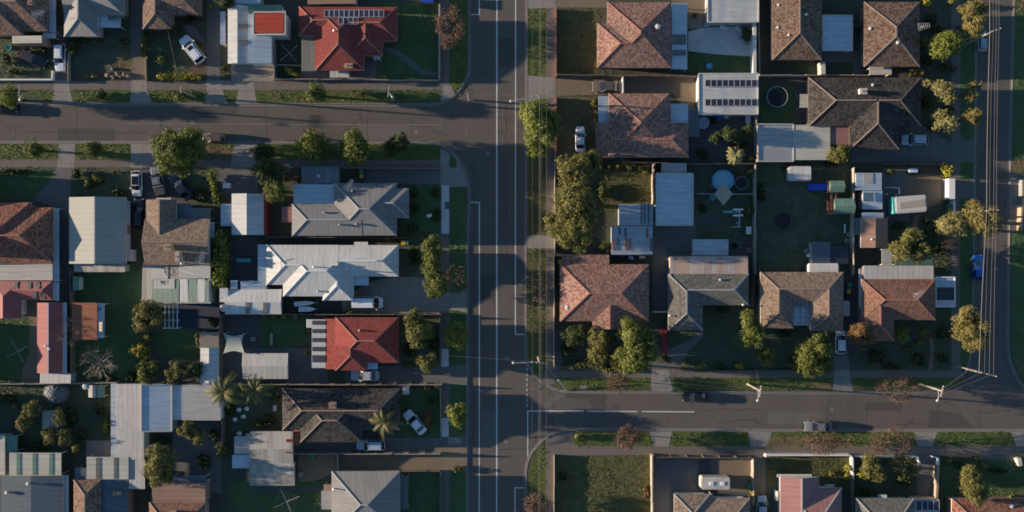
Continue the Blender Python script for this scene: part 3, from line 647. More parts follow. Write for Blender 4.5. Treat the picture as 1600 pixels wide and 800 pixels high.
# ------------------------------------------------------------------ ground, roads, blocks
def ground():
    mb = MB(); mb.face([(-900, -900, -.05), (900, -900, -.05), (900, 900, -.05), (-900, 900, -.05)]); struct(mb.build('ground', 'lawn_d'))
    mb = MB(); mb.face([(-130, -95, 0), (130, -95, 0), (130, 95, 0), (-130, 95, 0)]); struct(mb.build('road', 'road'))
ground()
def arc(pts, n=5):
    """smooth a polyline (Catmull-Rom)"""
    out = []
    for i in range(len(pts) - 1):
        p0 = pts[max(0, i - 1)]; p1 = pts[i]; p2 = pts[i + 1]; p3 = pts[min(len(pts) - 1, i + 2)]
        for k in range(n):
            t = k / n; out.append(tuple(.5 * ((2 * p1[q]) + (-p0[q] + p2[q]) * t + (2 * p0[q] - 5 * p1[q] + 4 * p2[q] - p3[q]) * t * t + (-p0[q] + 3 * p1[q] - 3 * p2[q] + p3[q]) * t ** 3) for q in (0, 1)))
    out.append(pts[-1]); return out
def kerb(line, side, wk=1.6, wg=3.0):
    """line: kerb edge in pixels; side=+1 when the land lies on the viewer's left hand going along it"""
    P = [W(*p) for p in line]; n = len(P); N = []
    for i in range(n):
        a = P[max(0, i - 1)]; b = P[min(n - 1, i + 1)]; dx, dy = b[0] - a[0], b[1] - a[1]; l = math.hypot(dx, dy); N.append((-dy / l * side, dx / l * side))
    mb = MB()
    for i in range(n - 1):
        for (o0, o1, z) in ((-.01, wk / 10, ZG + .028), (-wg / 10, -.01, .006)):
            q = [(P[i][0] + N[i][0] * o0, P[i][1] + N[i][1] * o0), (P[i + 1][0] + N[i + 1][0] * o0, P[i + 1][1] + N[i + 1][1] * o0), (P[i + 1][0] + N[i + 1][0] * o1, P[i + 1][1] + N[i + 1][1] * o1), (P[i][0] + N[i][0] * o1, P[i][1] + N[i][1] * o1)]
            mb.face([(x, y, z) for x, y in q])
        a, b = P[i], P[i + 1]; mb.face([(a[0] - N[i][0] * .01, a[1] - N[i][1] * .01, 0), (b[0] - N[i + 1][0] * .01, b[1] - N[i + 1][1] * .01, 0), (b[0] - N[i + 1][0] * .01, b[1] - N[i + 1][1] * .01, ZG + .028), (a[0] - N[i][0] * .01, a[1] - N[i][1] * .01, ZG + .028)])
    struct(mb.build('kerb', 'kerb'))
def block(line, close, side):
    mb = MB(); mb.prism([W(*p) for p in line + close], -.04, ZG, 0, False); struct(mb.build('ground', 'soil')); kerb(line, side)
F = 500
c_nw = [(733, -F), (733, 60)] + arc([(733, 90), (732, 112), (726, 128), (714, 146), (700, 156), (682, 162), (660, 163)]) + [(400, 162.5), (-F, 161)]
block(c_nw, [(-F, -F)], -1)
c_w = [(-F, 223), (400, 223), (660, 224)] + arc([(672, 224), (690, 228), (708, 240), (720, 256), (729, 276), (732, 296), (732, 320)]) + [(730, 400), (729, 1300)]
block(c_w, [(-F, 1300)], -1)
c_e = [(824, -F), (823, 200), (822, 400)] + arc([(822, 540), (824, 562), (832, 580), (846, 595), (866, 607), (890, 611), (920, 612)]) + [(1200, 613)] + arc([(1420, 614), (1450, 612), (1480, 604), (1500, 590), (1511, 572), (1517, 548), (1519, 520)]) + [(1522, 300), (1524, 110), (1525, -F)]
block(c_e, [], 1)
c_f = [(1585, -F), (1584, 0), (1578, 240), (1575, 480)] + arc([(1574, 520), (1575, 545), (1579, 566), (1588, 588), (1600, 603), (1620, 611), (1650, 614)]) + [(2100, 616)]
block(c_f, [(2100, -F)], 1)
c_s = [(2100, 673), (1200, 673)] + arc([(930, 671), (897, 671), (872, 675), (852, 685), (835, 702), (826, 717), (822, 735), (822, 760), (823, 790)]) + [(823, 1300)]
block(c_s, [(2100, 1300)], 1)

def line(px0, py0, px1, py1, w=1.5, m='line'):
    mb = MB(); a = W(px0, py0); b = W(px1, py1); dx, dy = b[0] - a[0], b[1] - a[1]; l = math.hypot(dx, dy); nx, ny = -dy / l * w / 20, dx / l * w / 20
    mb.face([(a[0] + nx, a[1] + ny, .004), (a[0] - nx, a[1] - ny, .004), (b[0] - nx, b[1] - ny, .004), (b[0] + nx, b[1] + ny, .004)]); struct(mb.build('road_marking', m))
line(776.5, -300, 776, 1100, 2.0); line(806, -300, 805.2, 521.6, 1.7); line(804.4, 522.5, 820, 522.5, 1.5); line(749, 317, 748.6, 1100, 1.7); line(734, 316.2, 749.8, 316.2, 1.5)
line(749, -300, 749, 22, 1.5); line(736, 22.8, 749.8, 22.8, 1.5); line(804.5, 763, 804.5, 1100, 1.6); line(803.7, 762.2, 820, 762.2, 1.5)
for i in range(9): line(823.3, 567 + i * 8, 823.3, 571.5 + i * 8, 1.3)
line(824.5, 643, 824.5, 716, 1.5); line(823.7, 642.2, 912, 642.2, 1.6); line(918, 642.6, 996, 643, 1.6); line(1003, 643, 1085, 643.6, 1.6)
for i in range(11): line(729, 128 + i * 10, 729, 132 + i * 10, 1.0, 'linew')
line(450, 194.5, 690, 195, .8, 'linew'); line(200, 193, 440, 194, .7, 'linew')

V = lambda n, m, poly, lvl=1: sheet(n, m, poly, lvl)
# verges and footpaths: north side of the upper street
V('verge', 'verge', [(-F, 139), (690, 140), (690, 160), (-F, 160)]); V('footpath', 'path', [(-F, 127), (700, 127), (700, 141), (-F, 140)], 2)
V('verge', 'verge', [(700, -F), (732, -F), (732, 92), (728, 122), (712, 146), (702, 150)]); V('footpath', 'path', [(688, -F), (701, -F), (702, 128), (706, 152), (688, 160)], 3)
V('driveway', 'conc', [(693, 134), (706, 134), (709, 149), (690, 160)], 4)
for q in ([(85, 126), (109, 126), (110, 140), (115, 161), (82, 161), (85, 140)], [(206, 126), (230, 126), (231, 140), (238, 161), (203, 161), (206, 140)], [(322, 126), (347, 126), (348, 140), (355, 161), (320, 161), (323, 140)], [(372, 126), (397, 126), (398, 140), (402, 161), (368, 161), (373, 140)]): V('driveway', 'conc', q, 4)
V('footpath', 'conc', [(346, 126), (373, 126), (373, 140), (348, 140)], 3)
# upper street, south side
V('verge', 'verge', [(-F, 225), (670, 226), (690, 230), (690, 250), (-F, 250)]); V('footpath', 'path', [(-F, 248), (690, 250), (690, 262), (-F, 261)], 2)
V('lawn', 'dry', [(318, 228), (360, 228), (364, 240), (362, 250), (318, 250)], 2)
for q in ([(93, 225), (118, 225), (117, 262), (90, 262)], [(205, 225), (243, 225), (243, 262), (205, 262)], [(366, 225), (402, 225), (400, 262), (360, 262)]): V('driveway', 'conc', q, 4)
V('footpath', 'conc', [(688, 232), (712, 244), (724, 264), (731, 292), (688, 292)], 3)
V('verge', 'verge', [(703, 240), (712, 248), (714, 262), (702, 262)], 4)
# main road, west side
V('verge', 'lawn', [(702, 290), (728, 294), (728, 1200), (702, 1200)], 1); V('footpath', 'path', [(688, 262), (702, 262), (702, 1200), (688, 1200)], 2)
V('footpath', 'concw', [(690, 290), (702, 290), (702, 365), (690, 365)], 3); V('driveway', 'drive_d', [(695, 315), (702, 315), (702, 327), (695, 327)], 4)
V('footpath', 'concw', [(690, 545), (701, 545), (701, 573), (690, 573)], 3); V('footpath', 'concw', [(690, 653), (701, 653), (701, 682), (690, 682)], 3)
V('driveway', 'conc', [(620, 432), (660, 433), (688, 450), (705, 458), (730, 452), (730, 488), (702, 484), (688, 490), (535, 490), (535, 470), (575, 440)], 4)
V('driveway', 'drive_d', [(600, 572), (688, 574), (730, 568), (730, 602), (688, 598), (540, 598), (540, 575)], 4)
V('driveway', 'drive_d', [(460, 684), (702, 684), (728, 680), (729, 706), (688, 708), (460, 708)], 3); V('driveway', 'conc', [(700, 683), (720, 683), (720, 693), (700, 693)], 5)
V('driveway', 'drive_b', [(466, 712), (702, 700), (728, 698), (729, 738), (702, 733), (688, 735), (527, 737), (490, 752), (466, 752)], 4)
# east verge of the main road
V('verge', 'verge', [(826, -F), (854, -F), (854, 606), (846, 596), (832, 578), (825, 560)]); V('footpath', 'path', [(853, -F), (867, -F), (867, 600), (853, 600)], 2)
V('verge', 'mix', [(825, 252), (854, 252), (854, 520), (824, 520)], 1.5)
for q in ([(824, -40), (868, -40), (868, 12), (824, 14)], [(824, 118), (868, 122), (868, 152), (824, 160)], [(824, 368), (867, 366), (867, 388), (824, 388)]): V('driveway', 'conc', q, 4)
# lower street, north side
V('verge', 'verge', [(868, 588), (1508, 588), (1500, 600), (1480, 608), (890, 610), (872, 606)]); V('footpath', 'path', [(852, 576), (868, 579), (1500, 578), (1508, 590), (868, 590), (858, 604), (846, 594)], 3)
V('lawn', 'dry', [(1270, 598), (1300, 598), (1300, 610), (1265, 610)], 2)
for q in ([(1018, 578), (1044, 578), (1052, 612), (1016, 612)], [(1304, 578), (1326, 578), (1333, 613), (1300, 613)]): V('driveway', 'conc', q, 4)
V('driveway', 'kerb', [(906, 602), (917, 602), (917, 611), (906, 611)], 4)
# street beyond on the east, both sides
V('verge', 'lawn', [(1499, -F), (1523, -F), (1520, 500), (1514, 560), (1499, 584)], 1); V('footpath', 'path', [(1486, -F), (1500, -F), (1500, 590), (1486, 590)], 2)
for q in ([(1486, 216), (1500, 216), (1512, 220), (1523, 216), (1522, 254), (1486, 252)], [(1486, 278), (1512, 282), (1522, 276), (1522, 316), (1512, 310), (1486, 312)]): V('driveway', 'drive_d', q, 4)
V('verge', 'lawn', [(1588, -F), (2050, -F), (2050, 600), (1605, 600), (1584, 572), (1579, 500)], 1); V('verge', 'dry', [(1590, -60), (1640, -60), (1640, 16), (1588, 16)], 2); V('verge', 'dry', [(1581, 558), (1600, 570), (1660, 600), (1606, 603)], 2); V('verge', 'dry', [(1580, 252), (1600, 250), (1600, 270), (1580, 270)], 2)
V('driveway', 'drive_d', [(1578, 268), (1602, 280), (1602, 350), (1577, 366)], 3)
# lower street, south side
V('verge', 'verge', [(895, 674), (2050, 675), (2050, 698), (895, 698)]); V('footpath', 'path', [(852, 688), (870, 678), (895, 675), (898, 697), (2050, 696), (2050, 711), (866, 711), (866, 1200), (853, 1200), (853, 700)], 2)
V('verge', 'verge', [(850, 690), (853, 700), (852, 1200), (826, 1200), (825, 740), (836, 706)], 2)
V('lawn', 'dry', [(1202, 682), (1330, 682), (1330, 697), (1198, 697)], 2)
for q in ([(1014, 674), (1050, 674), (1045, 697), (1022, 697)], [(1168, 674), (1206, 674), (1198, 697), (1172, 697)], [(1428, 674), (1464, 674), (1457, 697), (1432, 697)], [(1578, 674), (1640, 674), (1640, 697), (1588, 697)]): V('driveway', 'conc', q, 4)

# ---- yards
V('lawn', 'lawn_d', rect(-120, 62, 82, 123)); V('driveway', 'drive_d', rect(83, 40, 105, 127), 2); V('lawn', 'lawn_d', rect(114, 58, 205, 113)); V('lawn', 'dry', [(184, 82), (203, 78), (205, 108), (182, 106)], 2); V('mulch', 'mulch', rect(114, 112, 205, 126), 2)
V('driveway', 'drive_d', rect(205, -200, 226, 88), 2); V('driveway', 'drive_b', rect(205, 88, 227, 127), 3); V('lawn', 'turf', rect(228, 40, 322, 126)); V('path', 'drive_d', [(286, 40), (304, 40), (326, 76), (326, 86), (318, 82)], 2); V('driveway', 'drive_d', rect(324, -100, 344, 127), 2)  # one driveway: shaded rear dark, sunlit front browner, light put into the colours
V('path', 'mulch', [(300, 100), (324, 96), (324, 122), (292, 114)], 2); V('driveway', 'conc', rect(362, 99, 428, 127), 2); V('lawn', 'turf', rect(428, 64, 470, 125)); V('path', 'conc', rect(470, 110, 548, 125), 2); V('path', 'drive_d', rect(548, 88, 588, 125), 2)
V('lawn', 'lawn', rect(586, 5, 687, 125)); V('path', 'drive_d', [(600, 72), (622, 78), (646, 96), (664, 110), (687, 114), (687, 121), (660, 116), (640, 103), (618, 86), (598, 80)], 2)
V('lawn', 'lawn', [(-F, 264), (86, 264), (75, 288), (50, 311), (-F, 316)]); V('driveway', 'drive_d', [(88, 262), (115, 262), (112, 276), (110, 310), (108, 480), (92, 480), (90, 325), (50, 311), (75, 288)], 2)
V('lawn', 'lawn_d', rect(114, 262, 205, 312)); V('driveway', 'pave', [(205, 262), (262, 262), (300, 300), (300, 318), (276, 322), (276, 330), (226, 345), (205, 345)], 2); V('lawn', 'lawn_d', [(300, 268), (344, 262), (344, 330), (300, 330)])
V('driveway', 'drive_d', [(342, 262), (402, 262), (404, 300), (345, 305)], 2); V('path', 'drive_d', rect(570, 262, 690, 288), 2); V('lawn', 'lawn', rect(626, 290, 690, 370)); V('lawn', 'lawn', rect(112, 416, 222, 598)); V('lawn', 'lawn', rect(-120, 500, 50, 598)); V('path', 'drive_b', [(33, 470), (60, 470), (60, 598), (34, 598), (36, 575), (46, 550), (47, 500)], 2)
V('path', 'navy', rect(276, 474, 343, 518), 2); V('path', 'pave', [(240, 515), (315, 515), (315, 600), (235, 600)], 1); V('lawn', 'lawn', arc([(244, 516), (313, 516), (312, 548), (302, 560), (290, 564), (272, 560), (258, 562), (246, 552), (241, 530)]), 2); V('path', 'pave', rect(345, 492, 408, 550), 1); V('lawn', 'lawn', [(407, 496), (487, 496), (487, 533), (460, 543), (407, 544)], 2); V('path', 'drive_d', rect(345, 544, 512, 600), 1)  # first path is paving with its shade put into a navy colour
V('lawn', 'lawn_d', rect(626, 372, 690, 432)); V('lawn', 'lawn_d', rect(626, 491, 688, 574)); V('lawn', 'lawn', rect(626, 606, 688, 683)); V('lawn', 'lawn', rect(360, 752, 520, 1000)); V('lawn', 'lawn', rect(638, 738, 688, 1000)); V('path', 'pave', [(391, 762), (503, 762), (503, 768), (391, 768)], 2)
V('lawn', 'turf', rect(-120, 602, 172, 706)); V('lawn', 'lawn_d', rect(346, 600, 440, 672)); V('path', 'drive_d', rect(270, 660, 346, 770), 1); V('path', 'conc', rect(135, 688, 172, 715), 2); V('path', 'pave', rect(345, 370, 403, 450), 1)
V('lawn', 'mix', rect(870, 14, 934, 118)); V('driveway', 'drive_b', [(868, 121), (1092, 121), (1092, 175), (1076, 175), (1050, 146), (868, 150)], 2); V('lawn', 'dry', rect(870, 152, 932, 250)); V('path', 'conc', rect(1075, 25, 1110, 45), 1); V('path', 'concw', arc([(1075, 50), (1100, 44), (1140, 42), (1176, 44), (1176, 84), (1150, 87), (1110, 84), (1075, 80)]), 2); V('lawn', 'lawn', rect(1075, 84, 1178, 116))
V('path', 'drive_b', rect(1050, -60, 1106, 30), 1); V('path', 'pave', rect(1077, 178, 1180, 254), 1); V('path', 'drive_b', rect(868, -60, 950, 12), 1); V('lawn', 'lawn', rect(1190, 135, 1245, 194)); V('path', 'pave', rect(1243, 118, 1262, 194), 2); V('lawn', 'turf', rect(1207, 96, 1280, 116)); V('path', 'drive_d', rect(1284, 80, 1350, 116), 1); V('lawn', 'turf', rect(1290, 98, 1332, 116), 2)
V('lawn', 'mix', rect(930, 256, 1020, 330)); V('lawn', 'lawn_d', rect(1085, 258, 1180, 375)); V('path', 'pave', rect(1088, 336, 1125, 348), 2); V('path', 'drive_d', rect(1020, 352, 1088, 486), 1); V('path', 'pave', rect(1135, 374, 1178, 400), 2); V('lawn', 'lawn_d', rect(1183, 258, 1335, 428)); V('lawn', 'turf', rect(1440, 120, 1486, 200)); V('driveway', 'drive_d', [(1330, 232), (1404, 225), (1404, 200), (1440, 196), (1486, 224), (1486, 254), (1330, 254)], 2)
V('driveway', 'drive_b', [(1418, 276), (1440, 272), (1482, 280), (1482, 312), (1446, 326), (1418, 330), (1413, 300)], 2); V('path', 'drive_d', rect(1378, 262, 1420, 345), 1); V('path', 'drive_b', [(1428, 335), (1437, 335), (1432, 356), (1424, 358)], 2); V('path', 'drive_d', [(1388, 344), (1404, 344), (1414, 358), (1388, 352)], 2); V('lawn', 'turf', rect(1386, 345, 1490, 430)); V('lawn', 'turf', rect(1440, 436, 1488, 585))
V('path', 'drive_d', [(1092, 516), (1098, 516), (1098, 528), (1075, 548), (1062, 578), (1018, 578), (1024, 540), (1045, 545), (1078, 532)], 2); V('lawn', 'turf', rect(1044, 478, 1190, 578)); V('lawn', 'turf', rect(1190, 512, 1300, 578)); V('driveway', 'drive_d', [(1303, 545), (1324, 545), (1328, 580), (1302, 580)], 2); V('driveway', 'pave', rect(1318, 430, 1346, 545), 1); V('lawn', 'turf', rect(1346, 532, 1460, 580)); V('path', 'drive_b', [(1451, 528), (1456, 528), (1459, 537), (1459, 550), (1457, 577), (1450, 577), (1453, 550), (1453, 537)], 2)
V('path', 'drive_d', rect(867, 515, 878, 576), 2); V('lawn', 'turf', rect(880, 512, 1020, 576)); V('lawn', 'mix', [(868, 712), (1018, 712), (1018, 800), (1018, 1000), (868, 1000)]); V('driveway', 'drive_d', rect(1022, 715, 1177, 1000), 1); V('path', 'drive_b', rect(1124, 716, 1176, 766), 2); V('path', 'pave', rect(1090, 716, 1110, 760), 2)
V('path', 'drive_b', rect(1178, 712, 1196, 1000), 1); V('lawn', 'mix', rect(1198, 713, 1332, 760)); V('lawn', 'turf', rect(1336, 715, 1430, 790)); V('driveway', 'drive_d', rect(1432, 697, 1466, 790), 3); V('path', 'drive_d', rect(1530, 712, 1582, 726), 1); V('lawn', 'lawn', rect(1470, 718, 1600, 800))
# ------------------------------------------------------------------ grass tufts, road repairs
def in_poly(P, poly):
    c = np.zeros(len(P), dtype=bool); n = len(poly)
    for i in range(n):
        (x0, y0), (x1, y1) = poly[i], poly[(i + 1) % n]
        if y0 == y1: continue
        k = ((y0 > P[:, 1]) != (y1 > P[:, 1])) & (P[:, 0] < (x1 - x0) * (P[:, 1] - y0) / (y1 - y0) + x0); c ^= k
    return c
def grass():
    g = np.random.default_rng(5); N = 330000; P = np.stack([g.uniform(-84, 84, N), g.uniform(-44, 44, N)], 1); top = np.full(N, -1)
    for i, (z, poly, m) in sorted(enumerate(SHEETS), key=lambda s: s[1][0]):
        a = np.array(poly); bb = (P[:, 0] > a[:, 0].min()) & (P[:, 0] < a[:, 0].max()) & (P[:, 1] > a[:, 1].min()) & (P[:, 1] < a[:, 1].max()); ix = np.nonzero(bb)[0]; top[ix[in_poly(P[ix], poly)]] = i
    kinds = {'lawn': 0, 'lawn_d': 1, 'verge': 2, 'dry': 3, 'mix': 4, 'turf': 1, 'soil': 5}; km = np.array([kinds.get(s[2], -1) for s in SHEETS] + [5]); k = km[top]
    clump = np.sin(P[:, 0] * 1.3 + 2 * np.sin(P[:, 1] * .7)) * np.sin(P[:, 1] * 1.1 + 2 * np.sin(P[:, 0] * .9)) + g.normal(size=N) * .6
    keep = (k >= 0) & (clump > -.25) & ~((k == 5) & (g.uniform(size=N) > .35)) & ~((P[:, 0] > -7.2) & (P[:, 0] < 2.2) & (top < 0))
    # nothing grows out of the road: a point on bare block ground must lie clear of the carriageways
    for x0, y0, x1, y1 in ((-90, 17.4, -6, 24), (2, -27.5, 90, -21), (71.5, -45, 78.5, 45), (-7.3, -45, 2.5, 45)):
        keep &= ~((P[:, 0] > x0) & (P[:, 0] < x1) & (P[:, 1] > y0) & (P[:, 1] < y1) & (top < 0))
    P = P[keep]; k = k[keep]; n = len(P); P = P + g.normal(size=(n, 2)) * .09; s = g.uniform(.10, .26, (n, 1)); z = ZG + .035 + g.uniform(0, .07, n)
    C = np.concatenate([P, z[:, None]], 1); nn = g.normal(size=(n, 3)) * .45; nn[:, 2] += 1; t = np.cross(nn, g.normal(size=(n, 3))); t /= np.linalg.norm(t, axis=1)[:, None]; b = np.cross(nn, t); b /= np.linalg.norm(b, axis=1)[:, None]
    V = np.stack([C - t * s * .6, C - b * s * .3, C + t * s * .6, C + b * s * .3], 1).reshape(-1, 3); V[:, 2] = np.maximum(V[:, 2], ZG + .03)
    me = bpy.data.meshes.new('grass'); me.vertices.add(4 * n); me.vertices.foreach_set('co', V.astype(np.float32).ravel()); me.loops.add(4 * n); me.loops.foreach_set('vertex_index', np.arange(4 * n, dtype=np.int32)); me.polygons.add(n)
    me.polygons.foreach_set('loop_start', np.arange(0, 4 * n, 4, dtype=np.int32)); me.polygons.foreach_set('loop_total', np.full(n, 4, dtype=np.int32)); me.polygons.foreach_set('material_index', k.astype(np.int32))
    for q in ('g_lawn', 'g_dull', 'g_verge', 'g_dry', 'g_mix', 'g_weed'): me.materials.append(M[q])
    me.update(); me.validate(); o = bpy.data.objects.new('grass', me); COL.objects.link(o); o['kind'] = 'stuff'; o['label'] = 'short grass and weeds of the lawns and verges'
for q, c in {'g_lawn': (.085, .14, .056), 'g_dull': (.098, .12, .07), 'g_verge': (.098, .13, .042), 'g_dry': (.17, .14, .07), 'g_mix': (.105, .11, .045), 'g_weed': (.085, .10, .06)}.items(): M[q] = m_leaf(q, c, .45, .1)
grass()
M['tar'] = m_ground('tar_seal', (.055, .052, .05), .25); M['patchroad'] = m_ground('patched_asphalt', (.088, .08, .073), .25); M['patchlight'] = m_ground('pale_patched_asphalt', (.15, .135, .12), .25)
RZ = [0]
def rpatch(poly, m, name='road_patch'): RZ[0] += 1; sheet(name, m, poly, z=.0016 + .00004 * RZ[0])
for q, m in (([(884, 614), (946, 614), (945, 640), (926, 640), (926, 622), (884, 621)], 'patchroad'), ([(866, 614), (882, 616), (870, 626), (850, 640), (846, 640)], 'patchlight'), ([(300, 166), (372, 165), (372, 178), (300, 178)], 'patchroad'), ([(560, 196), (640, 197), (640, 219), (560, 218)], 'patchlight'), ([(1200, 644), (1290, 645), (1290, 664), (1200, 663)], 'patchlight'), ([(1352, 628), (1410, 629), (1410, 642), (1352, 641)], 'patchroad'), ([(752, 430), (773, 430), (773, 470), (752, 470)], 'patchroad'), ([(780, 60), (802, 60), (802, 104), (780, 104)], 'patchroad'), ([(753, 640), (774, 640), (774, 700), (753, 700)], 'patchlight'), ([(1540, 180), (1560, 180), (1560, 232), (1540, 232)], 'patchroad'), ([(90, 200), (180, 201), (180, 220), (90, 219)], 'patchroad'), ([(1452, 640), (1500, 646), (1520, 668), (1450, 668)], 'patchroad')): rpatch(q, m)
def seal(pts, w=.9):
    """a poured crack seal wandering over the asphalt"""
    mb = MB(); P = [W(*p) for p in pts]; g = random.Random(int(pts[0][0] + pts[0][1])); Q = []
    for a, b in zip(P[:-1], P[1:]):
        n = max(2, int(math.dist(a, b) / .7))
        for i in range(n): t = i / n; Q.append((a[0] + (b[0] - a[0]) * t + g.uniform(-.12, .12), a[1] + (b[1] - a[1]) * t + g.uniform(-.12, .12)))
    Q.append(P[-1]); RZ[0] += 1; z = .0024 + .00004 * RZ[0]
    for a, b in zip(Q[:-1], Q[1:]):
        l = math.dist(a, b) or 1; nx, ny = -(b[1] - a[1]) / l * w / 20, (b[0] - a[0]) / l * w / 20; mb.face([(a[0] - nx, a[1] - ny, z), (b[0] - nx, b[1] - ny, z), (b[0] + nx, b[1] + ny, z), (a[0] + nx, a[1] + ny, z)])
    struct(mb.build('road_crack', 'tar'))
for p in ([(415, 164), (416, 222)], [(575, 166), (574, 221)], [(250, 164), (252, 200)], [(120, 164), (121, 222)], [(864, 616), (865, 670)], [(945, 616), (946, 642)], [(976, 643), (975, 671)], [(1354, 637), (1353, 672)], [(1467, 630), (1464, 672)], [(1465, 636), (1480, 628), (1496, 640)], [(1530, 645), (1532, 672)], [(1530, 645), (1580, 642)], [(1120, 660), (1180, 656), (1190, 664)], [(1400, 664), (1440, 662), (1460, 668)], [(740, 250), (741, 420), (739, 700)], [(790, 160), (791, 400)], [(690, 180), (732, 182)], [(1550, 20), (1551, 300)], [(885, 620), (910, 624), (925, 618)], [(640, 190), (700, 212)], [(40, 206), (230, 207)], [(762, 705), (820, 700)], [(1090, 640), (1190, 640)]): seal(p)
def cover(px, py, r=3.2):
    X, Y = W(px, py); mb = MB(); mb.face([(X + r / 10 * math.cos(k * .3927), Y + r / 10 * math.sin(k * .3927), .0056) for k in range(16)]); struct(mb.build('road_drain_cover', 'kerb'))
for p in ((762, 240), (792, 560), (650, 206), (300, 190), (1000, 655), (1300, 640), (1556, 420), (790, 690)): cover(*p)
# ------------------------------------------------------------------ houses and sheds
HG = 'houses of the suburb'; SG = 'sheds, garages and carports'
def house(label, wings, roof, **k):
    k.setdefault('group', HG); return Bd('house', label, 'house', wings, roof, **k)
# --- north west block
b = house('brown tiled house with a cream porch roof in the top corner', [(-62, -36, 76, 49, 'x', 1, 1), (-53, -12, 37, 55.5, 'y', 0, 1)], 't_brown', wall='b_brown', cap='cap_brown', trim='trimd')
b.flat(18, 56, 66, 67.5, 'm_cream', 3.9, 'w', 4, 'porch_roof', True); b.flat(77, -30, 87, 50, 'm_skyblue', 2.45, 'e', 5, 'awning'); b.flat(67, 51, 87, 60, 'm_skyblue', 2.3, 'e', 2, 'awning'); b.antenna(70, 26); b.chimney(50, 6, 'b_brown', .6, .6)
b = house('grey steel roofed house with a flat blue porch over its lawn', [(100, -40, 153, 57, 'y', 0, 1), (100, -46, 193, 23, 'x', 0, 1)], 'm_grey', wall='b_cream', cap='cap_grey')
b.flat(146, 22, 188, 43, 'm_skyblue', 2.55, 'e', 4, 'porch_roof'); b.panel(169, 25, 187, 31, 'clear', 'skylight')
b = house('brown tiled house behind the white wagon on the dark front lawn', [(223, -30, 267, 45, 'y', 0, 1), (224, -45, 311, 23, 'x', 1, 1)], 't_brown', wall='b_brown', cap='cap_brown', trim='trimd')
b = house('white and blue metal building with a red roofed top storey', [(356, 8, 388, 99.5, 'y', 0, 0)], 'm_white', wall='wb', pitch=14, he=3, windows=False)
b.flat(388, 22, 424, 99, 'm_skyblue', 3.2, 'e', 3, 'side_roof', True); b.flat(388.5, 7, 440, 22, 'm_green', 3.4, 'e', 5, 'side_roof', True); b.flat(344, 18, 352, 70, 'm_skyblue', 2.4, 'e', 3, 'awning')
b.panel(373, 37.5, 388, 43, 'clear'); b.panel(373, 63, 388, 69, 'clear'); b.flat(396, 19, 446, 54, 'm_pink', 4.3, 'w', 2, 'upper_storey', True, 'wb', 'trim'); b.panel(398.5, 20.5, 443, 51, 'm_bred', 'upper_roof', .03, .05)
b = shed('shed', 'pale blue roof edge behind the white and blue building', 'shed', 365, -30, 406, 6, 'm_skyblue', 2.8, 'e', 4, group=SG)
b = house('red tiled house with sixteen solar panels on its roof', [(467, 10.5, 560, 56, 'x', 1, 0), (540, 10.7, 621, 64, 'x', 0, 1), (492, 11, 569, 110, 'y', 1, 1), (545, 12, 598, 87, 'y', 1, 1)], 't_red', wall='b_red', cap='cap_red', pitch=20)
b.solar(507, 16, 600, 27, 12); b.solar(529, 28, 560, 38, 4); b.flat(471, 57, 492, 111, 'clear', 2.4, '', 0, 'carport_roof'); b.flat(515, 111, 545, 121, 'm_lgrey', 2.4, '', 0, 'porch_roof'); b.flat(583, 86, 594, 93, 'm_white', 2.4, '', 0, 'porch_roof'); b.flue(523, 49, .6); b.chimney(545, 103, 'stone', 1.2, .6, .3)
shed('shed', 'small tan shed roof beyond the red solar house', 'shed', 480, -14, 556, 6, 'm_tan', 2.4, 'w', 3, group=SG); shed('shed', 'small blue tarp covered shed beyond the red solar house', 'shed', 658, -12, 677, 3, 'blueplastic', 1.8, 'e', 3, group=SG)
# --- west block
b = house('brick red tiled house joined to a red metal veranda', [(-44, 324, 84, 412, 'x', 1, 1), (-40, 316, 49, 400, 'y', 1, 0)], 't_brick', wall='b_red', cap='cap_red', pitch=23)
b.flat(84.5, 325, 92, 440, 'm_skyblue', 2.4, 'e', 4, 'awning'); b.flat(-60, 411, 83, 438, 'm_cream', 2.75, 'w', 2, 'lean_to_roof', True, 'wb'); b.flat(83.5, 441, 92, 470, 'm_skyblue', 2.2, 'e', 4, 'awning')
r2 = Bd('veranda', 'red metal gabled veranda with smoky skylights behind the brick red house', 'veranda', [(2, 438, 83, 469, 'x', 1, 1), (-16, 437.5, 34, 497, 'y', 1, 0)], 'm_red', wall='wb', pitch=20, he=2.5, windows=False, gable_m='m_pink')
for x in (22, 43, 56): r2.panel(x, 440, x + 6, 451, 'clear'); r2.panel(x + 8, 456, x + 14, 467, 'clear') if x > 22 else 0
b = Bd('garage', 'large beige metal gabled garage beside the long dark driveway', 'garage', [(108, 308, 197.5, 412, 'y', 0, 0)], 'm_beige', wall='steel', pitch=15, he=3.0, cap='trim', windows=False, group=SG)
b.flat(198, 315, 203, 352, 'm_white', 2.4, 'e', 3, 'awning', posts=False); b.flat(115, 412.5, 195, 425, 'm_oldgrey', 2.3, 's', 4, 'lean_to_roof', True)
b.box(199, 390, 209, 408, ZG, 1.1, 'white', 'air_conditioner'); b.flat(198.5, 366, 203, 400, 'm_white', 2.3, 'e', 3, 'awning', posts=False)
b = house('tan tiled house with a north gable beside three parked cars', [(226, 342, 328, 414, 'x', 0, 0), (228, 312, 276, 392, 'y', 0, 0)], 't_tan', wall='b_cream', cap='cap_brown', pitch=21)
